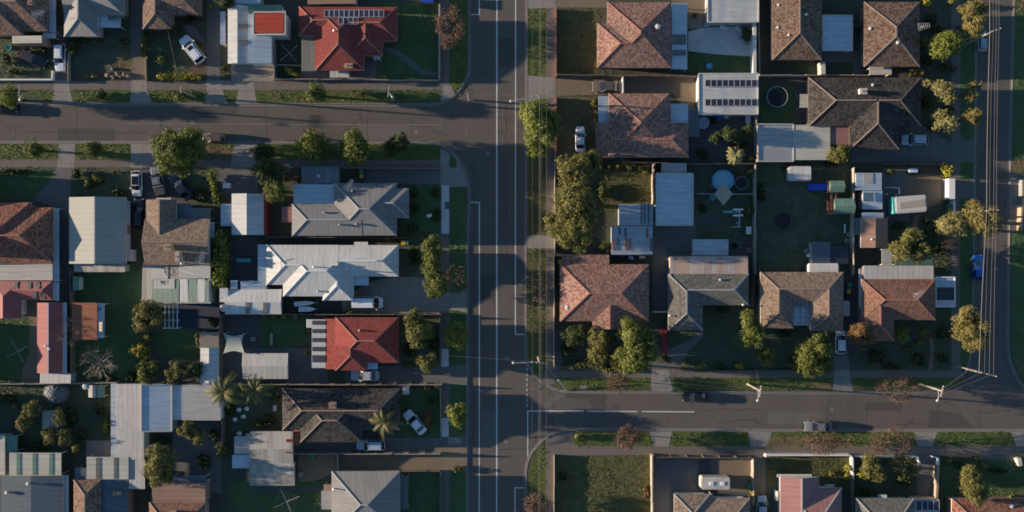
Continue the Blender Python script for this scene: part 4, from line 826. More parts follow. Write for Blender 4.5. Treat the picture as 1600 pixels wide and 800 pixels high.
b.flat(276.5, 318, 299, 344, 'm_dblue', 2.5, '', 2, 'porch_roof'); b.flat(299, 325, 329, 342, 'clear', 2.5, '', 2, 'pergola_roof'); b.chimney(267, 386, 'stone', 1, .9, 1.5); b.chimney(283.5, 401, 'b_cream', .5, 1.4, 1.9); b.flat(329, 347, 335, 372, 'm_skyblue', 2.2, 'e', 3, 'awning'); b.flat(244, 309, 267, 312, 'trim', 2.5, '', 0, 'awning', posts=False)
b.antenna(322, 402, 2.2, 70); b.flue(288, 412, 1.2)
g = shed('shed', 'patched green and grey iron shed with a faded round painted mark', 'shed', 222, 410, 330, 474, 'm_oldgrey', 2.6, 'n', 3, group=SG)
g.panel(237, 438, 280, 472, 'm_green', 'roof_sheet'); g.panel(295, 436, 308, 472, 'm_green', 'roof_sheet'); g.panel(321, 438, 327, 472, 'm_green', 'roof_sheet'); g.panel(281, 436, 294, 472, 'm_white', 'roof_sheet'); g.panel(309, 436, 320.5, 472, 'm_white', 'roof_sheet'); g.panel(241, 436, 273, 451, 'm_lgrey', 'roof_sheet', .07); g.panel(238, 413, 262, 435.5, 'm_lgrey', 'roof_sheet', .05); g.panel(279, 412, 329, 435, 'm_lgrey', 'roof_sheet', .05)
X, Y, h = g.at(265, 423); mb = MB()
for k in range(28):
    a, c = k * 6.2832 / 28, (k + 1) * 6.2832 / 28; mb.face([(X + .66 * math.cos(a), Y + .66 * math.sin(a), h + .12), (X + .76 * math.cos(a), Y + .76 * math.sin(a), h + .12), (X + .76 * math.cos(c), Y + .76 * math.sin(c), h + .12), (X + .66 * math.cos(c), Y + .66 * math.sin(c), h + .12)])
for dx in (-.18, .12): mb.face([(X + dx, Y - .4, h + .12), (X + dx + .09, Y - .4, h + .12), (X + dx + .09, Y + .4, h + .12), (X + dx, Y + .4, h + .12)])
mb.build('painted_emblem', 'paintmark', g.o)
X, Y, h = g.at(246, 441); mb = MB()
for q in range(7): mb.face([(X + q * .22, Y - .1 - .1 * (q % 3), h + .14), (X + q * .22 + .15, Y - .1 - .1 * (q % 3), h + .14), (X + q * .22 + .15, Y + .25, h + .14), (X + q * .22, Y + .25, h + .14)]) if q != 3 else 0
mb.face([(X - .2, Y - .42, h + .14), (X + 1.9, Y - .42, h + .14), (X + 1.9, Y - .36, h + .14), (X - .2, Y - .36, h + .14)]); mb.build('painted_lettering', 'm_grey', g.o)
b = house('grey metal roofed house with a navy shaded east wing', [(522, 286, 620, 368, 'x', 1, 1), (456, 319, 566, 368.3, 'x', 1, 0), (586, 294, 639, 341, 'x', 0, 1)], 'm_grey', wall='b_cream', cap='cap_grey', pitch=20)
b.flat(459, 288, 524, 319, 'm_skyblue', 2.9, 'e', 2, 'lean_to_roof', True); b.flat(440, 323, 456, 347, 'm_pink', 2.3, 'w', 2, 'awning')
for p in ((507, 332), (531, 351), (557, 350), (551, 298)): b.vent(*p)
b.antenna(549, 290, 1.6, 60)
b = shed('carport', 'flat grey carport beside the grey metal house and front trees', 'carport', 471, 260, 528, 287, 'm_slate', 2.6, '', 2, enc=True, group=SG); b.vent(498, 275, 'white', .2, .3)
b = Bd('shed', 'white gabled metal shed with red trim between two backyards', 'shed', [(362, 302.5, 412, 367, 'y', 0, 0)], 'm_white', wall='steel', pitch=14, he=2.7, windows=False, group=SG); b.flat(345, 319, 362, 353, 'm_skyblue', 2.4, 'e', 3, 'lean_to_roof'); b.box(412.3, 302, 415.5, 367, ZG, 2.6, 'redp', 'wall')
b = house('big white metal roofed house with a wide veranda gutter', [(480, 383, 623, 432, 'x', 0, 1), (416, 382.6, 530, 445, 'x', 1, 0), (442, 383.4, 553, 463, 'x', 1, 1), (504, 425, 552, 469.5, 'y', 0, 1)], 'm_white', wall='b_cream', cap='white', pitch=20, he=2.9)
b.flat(403, 382, 416.5, 452, 'm_skyblue', 2.6, 'e', 3, 'veranda_roof'); b.flat(376, 439, 403, 451.5, 'm_skyblue', 2.5, 'e', 2, 'veranda_roof'); b.flat(360, 438, 371, 451, 'm_skyblue', 2.4, 'e', 2, 'veranda_roof'); b.flat(553.5, 432, 576, 446, 'm_skyblue', 2.6, 'e', 3, 'porch_roof'); b.vent(498, 455); b.flue(492, 417); b.flat(553, 378, 575, 383, 'm_white', 2.6, '', 0, 'awning', posts=False); b.box(552, 403.4, 574, 405.6, 4.4, 4.75, 'alu', 'roof_duct')
b = Bd('shed', 'long white rounded metal shed with two dark skylights', 'shed', [(352, 452, 440, 491, 'x', 0, 0)], 'm_white', wall='steel', pitch=17, he=2.6, windows=False, group=SG); b.flat(343, 450, 356, 472, 'm_white', 2.9, 'w', 3, 'side_roof', True); b.panel(384, 472.5, 390.5, 490, 'clear'); b.panel(411, 472.5, 418, 490, 'clear')
b = house('red tiled house with a black and white striped awning', [(524, 496, 623, 567, 'x', 1, 1), (524, 540, 572, 579, 'y', 0, 1)], 't_red', wall='b_red', cap='cap_red', pitch=20)
b.flat(508, 498, 530, 577, 't_red', 2.66, 'w', 8, 'lean_to_roof', True); b.flat(574, 567, 590, 577, 'm_skyblue', 2.4, 'e', 2, 'porch_roof'); b.vent(562, 516, 'alu', .14, .5); b.flat(479, 499, 489, 512, 'm_white', 2.4, '', 0, 'awning')
b.flat(487, 499, 509, 575, 'm_white', 2.45, 'w', 2, 'awning')
for y in (501, 514, 528, 542, 555): b.panel(488, y, 509, y + (6.5 if y < 550 else 11), 'navy', 'awning_stripe')
b = Bd('shed', 'plain grey gabled shed below the shade sail', 'shed', [(379, 552, 450, 592, 'x', 0, 0)], 'm_lgrey', wall='steel', pitch=10, he=2.6, windows=False, group=SG)
b = Bd('shed', 'narrow shed with one white and one blue roof slope', 'shed', [(313, 543.5, 342, 602, 'y', 0, 0)], 'm_white', wall='steel', pitch=13, he=2.4, windows=False, group=SG)
b = Bd('shed', 'long faded pink and maroon gabled shed beside the bare round tree', 'shed', [(58, 473, 98, 583, 'y', 0, 0)], 'm_red', wall='steel', pitch=17, he=2.6, cap='trim', windows=False, group=SG); b.flat(62, 583.3, 110, 599, 'm_lgrey', 2.4, 'n', 3, 'lean_to_roof', True); b.flat(98.3, 473, 104, 583, 'm_skyblue', 2.3, 'e', 3, 'gutter_roof', posts=False); b.flue(74, 540, .6); b.flue(79, 545, .5)
b = shed('shed', 'rusty orange flat iron shed crossed by bare branch shadows', 'shed', 112, 473, 152, 531, 'm_rust', 2.5, 'w', 2, group=SG); b.flat(152.5, 474, 163, 528, 'm_skyblue', 2.3, 'e', 4, 'lean_to_roof'); b.panel(153.5, 503, 160, 518, 'clear'); b.panel(153.5, 481, 158, 485, 'clear')
# --- south west
b = Bd('shed', 'long tan flat roofed shed with a rusty cream edge', 'shed', [], 'm_cream', base=(200, 660), group=SG); b.flat(173, 599, 182.5, 716, 'm_patch', 2.5, 'w', 3, 'edge_roof', True); b.flat(182.5, 600, 225, 718, 'm_lgrey', 2.7, '', 1, 'roof', True)
b = shed('carport', 'flat pale blue carport roof between two grey flat roofs', 'carport', 221.5, 601, 268, 674, 'm_skyblue', 2.9, 'e', 4, group=SG, lip='trim')
b = Bd('shed', 'grey ribbed flat shed roof overhung by palm fronds', 'shed', [], 'm_lgrey', base=(310, 630), group=SG); b.flat(268.5, 602, 284, 656, 'm_skyblue', 2.6, 'e', 4, 'side_roof', True); b.flat(284, 601, 345, 657, 'm_lgrey', 2.8, 'w', 1, 'roof', True)
b = Bd('carport', 'cream metal carport with two brown stripes behind the brown gable', 'carport', [], 'm_cream', base=(170, 730), group=SG); b.flat(135, 714, 201, 749, 'm_cream', 2.7, 'w', 1, 'roof', False); b.flat(201, 718, 226, 764, 'm_lgrey', 2.6, '', 1, 'roof', False); b.panel(150, 715, 157, 748, 'clear'); b.panel(178, 715, 183, 748, 'clear'); b.flat(117, 731, 144, 751, 'm_dblue', 2.4, 'e', 2, 'side_roof')
b = house('low blue grey steel house in the bottom corner with two whirling vents', [(1, 743, 99, 870, 'y', 0, 0)], 'm_dblue', wall='b_cream', pitch=4, he=2.9, windows=False); b.vent(46, 755, 'trim', .26, .6); b.vent(13, 769, 'trim', .26, .6); b.flat(99.5, 743, 107, 830, 'm_skyblue', 2.4, 'e', 3, 'awning', posts=False)
b.flat(14, 707.5, 96, 743.5, 'm_cream', 2.8, 'w', 1, 'veranda_roof')
for x in (26, 51, 77): b.panel(x, 708.5, x + 6, 742, 'm_green', 'roof_sheet')
b = shed('shed', 'cream and teal shed against the edge beside the cream veranda', 'shed', -25, 680, 8, 742, 'm_cream', 2.6, 'w', 2, group=SG); b.flat(8, 680, 27, 706, 'm_green', 2.4, 'e', 3, 'lean_to_roof')
b = house('brown tiled house with a blue metal side roof at the bottom edge', [(115, 750, 158, 850, 'y', 1, 0)], 't_brown', wall='b_brown', cap='cap_brown', trim='trimd', pitch=25, windows=False); b.flat(158.5, 750, 200, 850, 'm_dblue', 2.7, 'e', 2, 'side_roof', True); b.chimney(184, 770, 'stone', 1.2, .5, .4)
b = house('brown tiled house fronted by a tan corrugated veranda at the bottom edge', [(233, 785, 322, 870, 'x', 1, 1)], 't_orange', wall='b_brown', cap='cap_brown', windows=False); b.flat(237, 754, 321, 787, 'm_tan', 2.75, 'w', 2, 'veranda_roof', True); b.flat(270, 743, 323, 755, 'm_dblue', 2.5, 'e', 2, 'awning'); b.chimney(272, 800, 'stone', .9, .6, .5)
b = Bd('shed', 'old grey corrugated shed with two low gables behind a charcoal house', 'shed', [(391, 674, 458, 727, 'x', 0, 0), (390, 722, 460, 759, 'x', 0, 0)], 'm_oldgrey', wall='steel', pitch=11, he=2.7, windows=False, group=SG); b.flat(363, 711, 391, 731.5, 'm_skyblue', 2.4, 'e', 2, 'side_roof'); b.flat(366, 682, 391, 710, 'm_lgrey', 2.5, 'w', 1, 'side_roof'); b.panel(447, 686, 456, 708, 'redp', 'roof_sheet'); b.flat(458.5, 672, 468, 696, 'm_rust', 2.3, '', 2, 'awning')
b = house('charcoal tiled house with a chimney shaded by a small palm', [(441, 607, 625, 672, 'x', 1, 1), (469, 618, 566, 691, 'x', 1, 1)], 't_grey', wall='b_brown', cap='cap_brown', trim='trimd', pitch=22); b.chimney(521, 632, 'b_brown', 1.0, .9, .8); b.pole((*b.at(520, 626)[:2], 4.2), (*b.at(520, 626)[:2], 7.6), .06, 'galv', 'aerial_mast')
b = house('grey metal hipped house at the bottom edge beside the brown driveway', [(518, 736.5, 625, 832, 'x', 1, 1)], 'm_grey', wall='b_cream', cap='cap_grey', pitch=21); b.flat(625.5, 744, 638, 796, 'm_dblue', 2.4, 'e', 3, 'awning'); b.flat(502, 767, 518, 796, 'm_lgrey', 2.3, 'w', 1, 'awning'); b.flue(523, 763, .8); b.flat(506, 757, 520, 767, 'm_tan', 2.3, '', 0, 'awning')
b = Bd('shed', 'tiny white gabled garden shed among fruit trees', 'shed', [(66, 642, 90, 670, 'y', 0, 0)], 'm_beige', wall='steel', pitch=14, he=2.1, windows=False, group=SG, over=.15)
b = Bd('shed', 'little pale green shed by a round blue water tank', 'shed', [(138, 602, 152, 621, 'y', 0, 0)], 'm_cream', wall='steel', pitch=12, he=2.0, windows=False, group=SG, over=.1); b.flat(146.5, 602, 163, 621, 'm_green', 2.0, 'e', 6, 'side_roof')
b = Bd('garden_shed', 'slim green and white shed beside the dark paling fence', 'shed', [], 'm_green', base=(117, 442), group=SG); b.flat(114, 432, 123, 454, 'm_green', 2.0, 'e', 6, 'roof', True)
# --- east block
b = house('terracotta house with a blue side veranda and a concrete back patio', [(949, 3.5, 1049, 106, 'y', 1, 1), (933, 36, 1000, 105.3, 'x', 1, 0)], 't_terra', wall='b_red', cap='cap_red', pitch=22); b.vent(1027, 43, 'trim', .4, .7); b.flat(1049.5, 5, 1074, 108, 'm_skyblue', 2.65, 'e', 4, 'veranda_roof'); b.panel(1051, 54, 1072, 70, 'clear'); b.panel(1051, 78, 1072, 87, 'clear')
b = shed('garage', 'white flat garage at the top edge above the concrete patio', 'garage', 1106, -70, 1185, 34.5, 'm_white', 3.0, 'w', 1, group=SG, lip='trim')
b = shed('garage', 'white garage with two rows of nine solar panels', 'garage', 1092, 115, 1184, 178.5, 'm_white', 3.0, 'w', 1, group=SG, lip='trim', wall='wb'); b.solar(1101.5, 125, 1183, 135.5, 9); b.solar(1101.5, 155, 1183, 165.5, 9)
b = house('pinkish terracotta house with a white sedan on its driveway', [(951, 146, 1047, 242, 'y', 1, 1), (931, 192, 1076, 246, 'x', 1, 1)], 't_terra', wall='b_red', cap='cap_red', pitch=22); b.flat(935, 150, 951, 197, 'm_skyblue', 2.5, 'e', 3, 'porch_roof'); b.flat(1047.5, 162, 1075.5, 193, 'm_skyblue', 2.5, 'e', 3, 'veranda_roof'); b.flat(1076, 168, 1093, 214, 'm_dblue', 2.3, 'e', 3, 'side_roof'); b.chimney(955, 243, 'stone', .9, .5, .5)
b = Bd('carport', 'row of flat cream and blue carport roofs beside a charcoal house', 'carport', [], 'm_cream', base=(1245, 222), group=SG); b.flat(1184, 194, 1240, 252, 'm_lgrey', 2.8, 'e', 2, 'roof', True, lip='trim'); b.flat(1240.5, 195, 1297, 250, 'm_cream', 2.8, 'w', 1, 'roof'); b.flat(1297.5, 198, 1327, 226, 'm_pink', 2.7, 'w', 1, 'roof')
b = house('dark brown tiled house at the top edge beside a blue flat carport', [(1206, -70, 1284, 93.5, 'y', 0, 1)], 't_dbrown', wall='b_brown', cap='cap_brown', trim='trimd', pitch=22)
for p in ((1215, 43), (1232, 55), (1216, 8), (1259, 23)): b.vent(*p, 'white', .2, .25)
b.flat(1284.5, 24, 1332, 79, 'm_skyblue', 2.6, 'e', 3, 'carport_roof', lip='trim')
b = house('dark brown tiled house between the blue carport and a round clipped tree', [(1350, 3, 1437, 104, 'y', 1, 1)], 't_dbrown', wall='b_brown', cap='cap_brown', trim='trimd', pitch=22); b.flat(1359, 104.3, 1393, 117, 'm_cream', 2.4, 'w', 2, 'porch_roof'); b.vent(1359, 45, 'white', .25, .3); b.vent(1402, 67, 'white', .25, .3); b.antenna(1434, 46, 2.2, 10)
b = house('charcoal tiled house with a chimney and a silver car beside it', [(1263, 121, 1439, 197, 'x', 1, 1), (1327, 161, 1405, 233.5, 'y', 0, 1)], 't_grey', wall='b_brown', cap='cap_brown', trim='trimd', pitch=22); b.chimney(1346, 144, 'trim', 1.0, .8, .9); b.vent(1363, 133, 'white', .2, .25); b.flat(1250, 147, 1263, 168, 'm_cream', 2.3, 'w', 1, 'porch_roof')
b = Bd('shed', 'flat blue roofed shed with a scalloped tree shadow', 'shed', [], 'm_skyblue', base=(1055, 310), group=SG); b.flat(1025, 271, 1083, 352, 'm_skyblue', 2.8, 'e', 3, 'roof', True, lip='trim'); b.flat(1034, 255, 1073, 270.5, 'm_lgrey', 2.4, 'e', 2, 'lean_to_roof', True)
b = shed('shed', 'patchy galvanised shed with rusty stripes beside a great dark tree', 'shed', 967, 319, 1021, 352.5, 'm_patch', 2.5, 'e', 3, group=SG)
for x in (1001, 1006, 1012): b.panel(x, 320, x + 2.5, 350, 'm_dblue', 'roof_sheet')
b = shed('shed', 'patched iron shed with dark ladder like strips beside the terracotta roof', 'shed', 955.5, 353.5, 1020, 398, 'm_patch', 2.4, 'e', 2, group=SG)
for x, y0, y1, m in ((957, 373, 391, 'm_rust'), (964, 372, 391, 'm_dblue'), (977, 372, 391, 'm_rust'), (983, 372, 391, 'm_rust'), (967, 356, 366, 'm_dblue'), (976, 356, 370, 'm_dblue'), (1010, 356, 372, 'm_rust'), (1016, 372, 392, 'm_dblue')): b.panel(x, y0, x + 3, y1, m, 'roof_sheet')
b = house('terracotta house on the corner below the great dark tree', [(875, 413, 1014, 502, 'x', 1, 1), (926, 468, 978, 514, 'y', 0, 0)], 't_terra', wall='b_red', cap='cap_red', pitch=20); b.flat(878, 398, 952, 432, 't_terra', 3.1, 'n', 14, 'lean_to_roof', True); b.vent(886, 480, 'white', .3, .2); b.flat(892, 494, 908, 502, 'm_white', 2.3, '', 0, 'awning', posts=False)
b = house('slate tiled L shaped house with a stripy iron veranda', [(1045, 428, 1170, 477, 'x', 1, 1), (1044, 428.5, 1098, 516, 'y', 1, 1)], 't_slate', wall='b_cream', cap='cap_grey', pitch=21); b.flat(1047, 400, 1169, 430, 'm_multi', 3.0, 'n', 4, 'veranda_roof', True); b.vent(1125, 437, 'trim', .2, .3); b.flue(1046, 493, .5); b.flue(1160, 476, .5)
b = shed('pergola', 'pale translucent pergola roof behind the stripy veranda', 'pergola', 1082, 374, 1138, 399, 'm_patch', 2.5, 'w', 1, enc=False, group=SG)
b = house('pinkish tan tiled U shaped house around a flat blue porch', [(1188, 425, 1318, 477, 'x', 1, 1), (1188.3, 425.5, 1240, 513, 'y', 1, 1), (1266, 425.8, 1317.6, 518, 'y', 1, 1)], 't_tan', wall='b_cream', cap='cap_brown', pitch=21); b.flat(1234, 476, 1250, 508.5, 'm_skyblue', 2.4, 'e', 3, 'porch_roof'); b.flat(1250.6, 476, 1265, 508.5, 'm_skyblue', 2.42, 'e', 3, 'porch_roof')
b = house('orange brown tiled house on the corner with a glazed side carport', [(1346, 436, 1462, 500, 'x', 1, 1), (1348, 436.5, 1397, 533, 'y', 1, 1)], 't_orange', wall='b_brown', cap='cap_red', pitch=20); b.flat(1350, 415, 1459, 437, 'm_lgrey', 2.8, 'n', 3, 'veranda_roof', True); b.antenna(1428, 459, 1.6, 30); b.flat(1461.5, 433, 1492, 479, 'm_skyblue', 2.5, 'e', 2, 'carport_roof', lip='white'); b.panel(1464, 449, 1491, 469, 'clear', 'skylight'); b.flat(1342, 420, 1347, 480, 'm_skyblue', 2.3, 'e', 3, 'awning', posts=False)
for x in (1464, 1470.7, 1477.4, 1484): 
    for y in (449, 459): b.panel(x + .6, y + .6, x + 6, y + 9.4, 'glass', 'roof_pane', .07)
b = shed('shed', 'blue iron shed with a bright cream roof sheet beside the climbing frame', 'shed', 1337, 270, 1378, 297, 'm_skyblue', 2.5, 'e', 2, group=SG); b.panel(1349, 270.5, 1364, 287.5, 'm_cream', 'roof_sheet')
b = shed('shed', 'smaller blue iron shed with a cream square sheet', 'shed', 1348, 298, 1379, 327, 'm_skyblue', 2.4, 'e', 2, group=SG); b.panel(1348.5, 301, 1365, 315, 'm_cream', 'roof_sheet')
b = Bd('shed', 'old brown gabled shed with a white flue beside three lobed tree', 'shed', [(1345, 341, 1387, 387, 'y', 0, 0)], 'm_tan', wall='steel', pitch=15, he=2.4, windows=False, group=SG, over=.2); b.flue(1361, 374, .4); b.flat(1347, 332, 1381, 341, 'm_skyblue', 2.2, 'e', 2, 'lean_to_roof'); b.flat(1336, 341, 1345, 367, 'm_dblue', 2.2, 'e', 2, 'lean_to_roof'); b.flat(1378, 388, 1394, 415, 'm_lgrey', 2.3, 'w', 1, 'awning')
b = shed('shed', 'dark slumped metal shed on the big back lawn', 'shed', 1268, 378, 1298, 411, 'm_dblue', 2.0, 'e', 5, group=SG); b.flat(1298, 386, 1326, 412, 'navy', 1.7, 'e', 3, 'tarp_roof')
b = shed('pergola', 'green roofed pergola under the three lobed tree', 'pergola', 1398, 398, 1458, 415, 'm_green', 2.2, 'e', 3, enc=False, group=SG)
# --- south east
b = house('cream gabled house at the bottom edge beside the dark tarmac yard', [(1053, 772, 1110, 860, 'y', 1, 0), (1095, 778, 1172, 870, 'x', 0, 1)], 't_tan', wall='wb', pitch=21, windows=False, cap='cap_grey'); b.flat(1058, 772, 1114, 781, 'm_lgrey', 2.5, 's', 3, 'awning'); b.flat(1114, 776, 1160, 780, 'm_white', 2.6, '', 0, 'awning', posts=False)
b = house('pink and purple gabled house at the bottom edge behind white walls', [(1219, 745, 1280, 870, 'y', 0, 0), (1226, 762, 1315, 870, 'x', 1, 1)], 'm_pink', wall='wb', pitch=20, windows=False, cap='trim'); b.flat(1214, 741, 1268, 746, 'm_white', 2.5, '', 0, 'awning', posts=False); b.flat(1289, 757, 1304, 762, 'm_white', 2.4, '', 0, 'awning', posts=False)
b = house('grey tiled house at the bottom edge with four solar panels', [(1338, 779, 1428, 880, 'x', 1, 1)], 't_slate', wall='b_cream', pitch=21, windows=False, cap='cap_grey'); b.flat(1428, 780, 1468, 812, 'm_lgrey', 2.7, 'n', 3, 'side_roof', True); b.solar(1431, 782, 1467, 797, 4); b.flat(1372, 773, 1386, 778.5, 'm_skyblue', 2.4, '', 0, 'awning', posts=False)
b = house('rust brown tiled house in the bottom corner beneath the tall green tree', [(1487, 779, 1650, 880, 'x', 1, 1)], 't_brick', wall='b_red', cap='cap_brown', pitch=21, windows=False); b.vent(1580, 790, 'white', .3, .3)

# unseen neighbour houses added to cast evening shadows across the yards in view
house('unseen brown tiled neighbour house added beyond the lawn of the brick red house', [(-185, 262, -42, 332, 'x', 1, 1)], 't_brown', wall='b_brown', cap='cap_brown', he=3.6, pitch=24)
house('unseen grey metal neighbour house added beyond the pink shed clothesline lawn', [(-190, 500, -48, 590, 'x', 1, 1)], 'm_grey', wall='b_cream', cap='cap_grey', he=3.4, pitch=24)
house('unseen terracotta neighbour house added beyond the fruit tree yard', [(-190, 612, -52, 690, 'x', 1, 1)], 't_terra', wall='b_red', cap='cap_red', he=3.2)
# ------------------------------------------------------------------ trees and shrubs
ST = 'street trees on the grass verges'; GT = 'garden trees'; GS = 'garden shrubs'
T = tree; S = shrub
T('huge round dark green tree over the parked grey pickup', 'green', [(278, 234, 39, 37, 7.5)], 7.5, ST, sub=16)
T('long dark olive tree mass along the main road fence', 'olive', [(903, 268, 28, 27, 7.0), (924, 249, 15, 14, 5.5), (898, 312, 31, 36, 8.0), (902, 356, 32, 33, 7.5), (868, 350, 14, 18, 5)], 7.5, GT, sub=16)
T('bright rounded tree overhanging the main road beside the power lines', 'bright', [(836, 182, 25, 26, 5.5), (849, 208, 24, 26, 5.5), (842, 230, 14, 14, 4), (862, 190, 13, 20, 4.5)], 5.5, ST, sub=14)
T('large dense olive green tree by the red driveway strip', 'green', [(990, 525, 23, 24, 7), (1000, 548, 30, 30, 7.5), (985, 566, 24, 20, 6)], 7, GT, sub=15)
T('grey olive tree beside the dense corner garden tree', 'olive', [(940, 530, 18, 16, 5), (935, 556, 16, 14, 4.5), (960, 560, 14, 12, 4)], 5, GT)
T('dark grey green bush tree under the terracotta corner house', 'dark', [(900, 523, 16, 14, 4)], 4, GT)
T('tree with leaning crown on the shaded lawn below the slate house', 'green', [(1170, 504, 14, 16, 6), (1178, 524, 16, 17, 6)], 6, GT)
T('smaller upright tree just below the leaning crown tree', 'green', [(1198, 556, 12, 16, 4.5)], 4.5, GT)
T('broad triangular tree by the lower street footpath', 'green', [(1278, 542, 19, 17, 6), (1266, 562, 22, 20, 6), (1250, 574, 14, 10, 4), (1284, 572, 15, 12, 4.5)], 6, GT)
T('brownish green tree between the white van driveway and orange house', 'brown', [(1341, 518, 15, 16, 5), (1352, 530, 13, 12, 4.5)], 5, GT)
T('yellow green bush before the orange brown house', 'bright', [(1412, 524, 10, 11, 2.6)], 2.6, GS)
S('small bright shrub against the front of the orange brown house', 'bright', [(1443, 518, 9, 6, 1.8), (1438, 535, 5, 4)], 1.6, GS)
T('three lobed golden green tree over the pergola', 'olive', [(1426, 372, 16, 14, 5), (1410, 392, 15, 15, 5), (1442, 396, 13, 15, 5)], 5, GT)
T('pale khaki tree beside the white driveway gate wall', 'pale', [(1490, 352, 18, 19, 5)], 5, ST)
T('khaki street tree pierced by the power lines', 'yellow', [(1527, 334, 15, 16, 5.5), (1540, 345, 22, 22, 6)], 6, ST)
T('golden street tree near the corner crossarm pole', 'yellow', [(1513, 499, 17, 17, 5.5), (1522, 524, 23, 20, 6), (1508, 518, 14, 15, 5)], 6, ST)
T('clipped oval bright green tree on the dark corner lawn', 'bright', [(1472, 77, 15, 15, 4.5), (1488, 65, 16, 15, 4.5), (1480, 71, 19, 17, 4.6)], 4.5, GT, sub=22)
T('tall yellow brown street tree at the top edge by the power pole', 'yellow', [(1524, 16, 18, 15, 6), (1522, 36, 15, 16, 5.5), (1527, 50, 10, 9, 4.5)], 6, ST)
T('airy pale leaved tree in the charcoal house front garden', 'pale', [(1476, 136, 16, 12, 5), (1484, 152, 10, 11, 4.5), (1450, 130, 8, 5, 4)], 5, GT, dens=38)
T('sparse spotted pale tree beside the dark curved garden bed', 'pale', [(1479, 188, 18, 15, 4.5)], 4.5, GT, dens=26)
T('thin golden street tree with scattered leaves', 'yellow', [(1518, 148, 10, 12, 4.5), (1525, 133, 13, 6, 4)], 4.5, ST, dens=32)
T('small bright golden street tree below the scattered golden one', 'yellow', [(1522, 182, 11, 14, 4.5)], 4.5, ST, dens=55)
T('green shrub tree under the cream carport edge', 'olive', [(1310, 243, 14, 15, 3.5), (1322, 236, 10, 9, 3)], 3.5, GT)
S('round lime shrub at the driveway post by the far street', 'lemon', [(1480, 266, 10, 11)], 2.2, GS)
S('yellow green bush behind the brown cabin porch roof', 'olive', [(1434, 112, 9, 7), (1426, 117, 5, 4)], 2, GS)
S('pale bush in the shade beside the clipped oval tree', 'pale', [(1449, 68, 7, 7), (1442, 62, 5, 6)], 1.8, GS)
S('lemon green bush at the top edge by the dark brown roof', 'lemon', [(1446, 4, 8, 5)], 1.8, GS); S('small olive bush at the top edge near the tall street tree', 'olive', [(1487, 3, 7, 5)], 1.8, GS)
S('small golden bush on the dark corner lawn edge', 'yellow', [(1490, 108, 4, 6)], 1.5, GS); S('tiny rust coloured bush beside the dark brown roof', 'brown', [(1442, 92, 3.5, 3.5)], 1.0, GS)
T('dark leafy tree crowding the blue tarped backyard', 'dark', [(1140, 212, 16, 11, 4), (1120, 215, 10, 9, 3.5), (1168, 204, 9, 10, 3.5)], 4, GT)
palm('spiky pale palm like tree at the rear yard fence', 1149, 242, 15, 3, 16, GT, 5, 'pale')
S('yellow green bush against the carport wall', 'olive', [(1175, 248, 7, 7)], 1.8, GS); S('olive bush on the pool yard rear fence', 'olive', [(1170, 329, 6, 11)], 1.6, GS); S('pale bush at the swing yard fence top', 'pale', [(1172, 268, 5, 4)], 1.5, GS)
for i, (x, y, r) in enumerate(((925, 260, 4), (938, 261, 4), (952, 261, 4), (966, 261, 5), (983, 262, 6), (1000, 263, 6), (1008, 268, 6))):
    S(['darkish little bush nearest the great olive trees in the fence row', 'second little bush from the great olive trees in the fence row', 'third little bush from the great olive trees in the fence row', 'middle little bush in the row along the paling fence', 'fuller bush just past the middle of the fence row', 'full bush second from the end of the fence row', 'last bush of the fence row by the blue shed'][i], 'olive', [(x, y, r, r * .8)], 1.2, GS)
S('small bush on the terracotta house veranda corner', 'olive', [(1086, 24, 4, 4)], 1.2, GS); S('dark bush at the rear of the concrete patio', 'dark', [(1166, 54, 9, 13)], 1.8, GS); S('potted olive bush beside the pinkish terracotta porch', 'olive', [(929, 158, 6, 7)], 1.8, GS)
hedge('row of spiky pale bushes along the corner garden front wall', 'pale', [(890, 574), (912, 568), (940, 574), (948, 578)], 11, .9, 'hedges and borders')
S('round clay pink bush at the corner footpath', 'red', [(880, 574, 4.5, 4)], .9, GS); S('small lemon ball shrub on the shaded front lawn', 'lemon', [(1069, 567, 4, 4)], .8, GS)
S('clipped lemon shrub near the footpath below the slate house', 'lemon', [(1096, 571, 6, 7)], 1.2, GS); S('clipped gold shrub further along the shaded lawn edge', 'lemon', [(1155, 572, 8, 7)], 1.2, GS); S('low dark bush between the two clipped lemon shrubs', 'dark', [(1126, 572, 9, 5)], .9, GS)
S('small dry bush in the driveway shade by the white car', 'pale', [(1348, 545, 6, 3), (1370, 560, 4, 4)], .9, GS); S('reddish low bush under the yellow green bush', 'brown', [(1417, 544, 9, 4)], .8, GS)
S('pale flowering bush in the shaded corner yard', 'pale', [(1478, 418, 8, 7)], 1.2, GS, dens=45); S('dull bush beside the khaki tree on dark lawn', 'dark', [(1454, 365, 10, 9)], 1.2, GS)
bare('dusky pink bare street tree beside the power pole line', 843, 455, 20, 16, 4.5, 'red', 9, ST); bare('small reddish street tree on the corner verge grass', 966, 598, 13, 12, 3.8, 'red', 22, ST)
bare('reddish twiggy street tree beside the lower street kerb', 1404, 605, 26, 19, 4.5, 'red', 20, ST); bare('rounded red brown street tree below the painted road line', 982, 685, 17, 16, 4.2, 'red', 26, ST)
bare('wide red brown street tree by the parked silver sedan', 1286, 693, 23, 15, 4.2, 'red', 20, ST); bare('largest red brown street tree above the pale green garden tree', 1390, 690, 29, 20, 4.6, 'red', 22, ST); bare('reddish street tree at the bottom edge of the main road', 838, 790, 15, 14, 4.2, 'red', 26, ST)
bare('rusty red street tree beside the red solar house lawn', 704, 43, 18, 27, 5, 'red', 46, ST); bare('dull pink bare tree beside the tall hedge on the main road', 712, 434, 15, 18, 4, 'red', 8, ST)
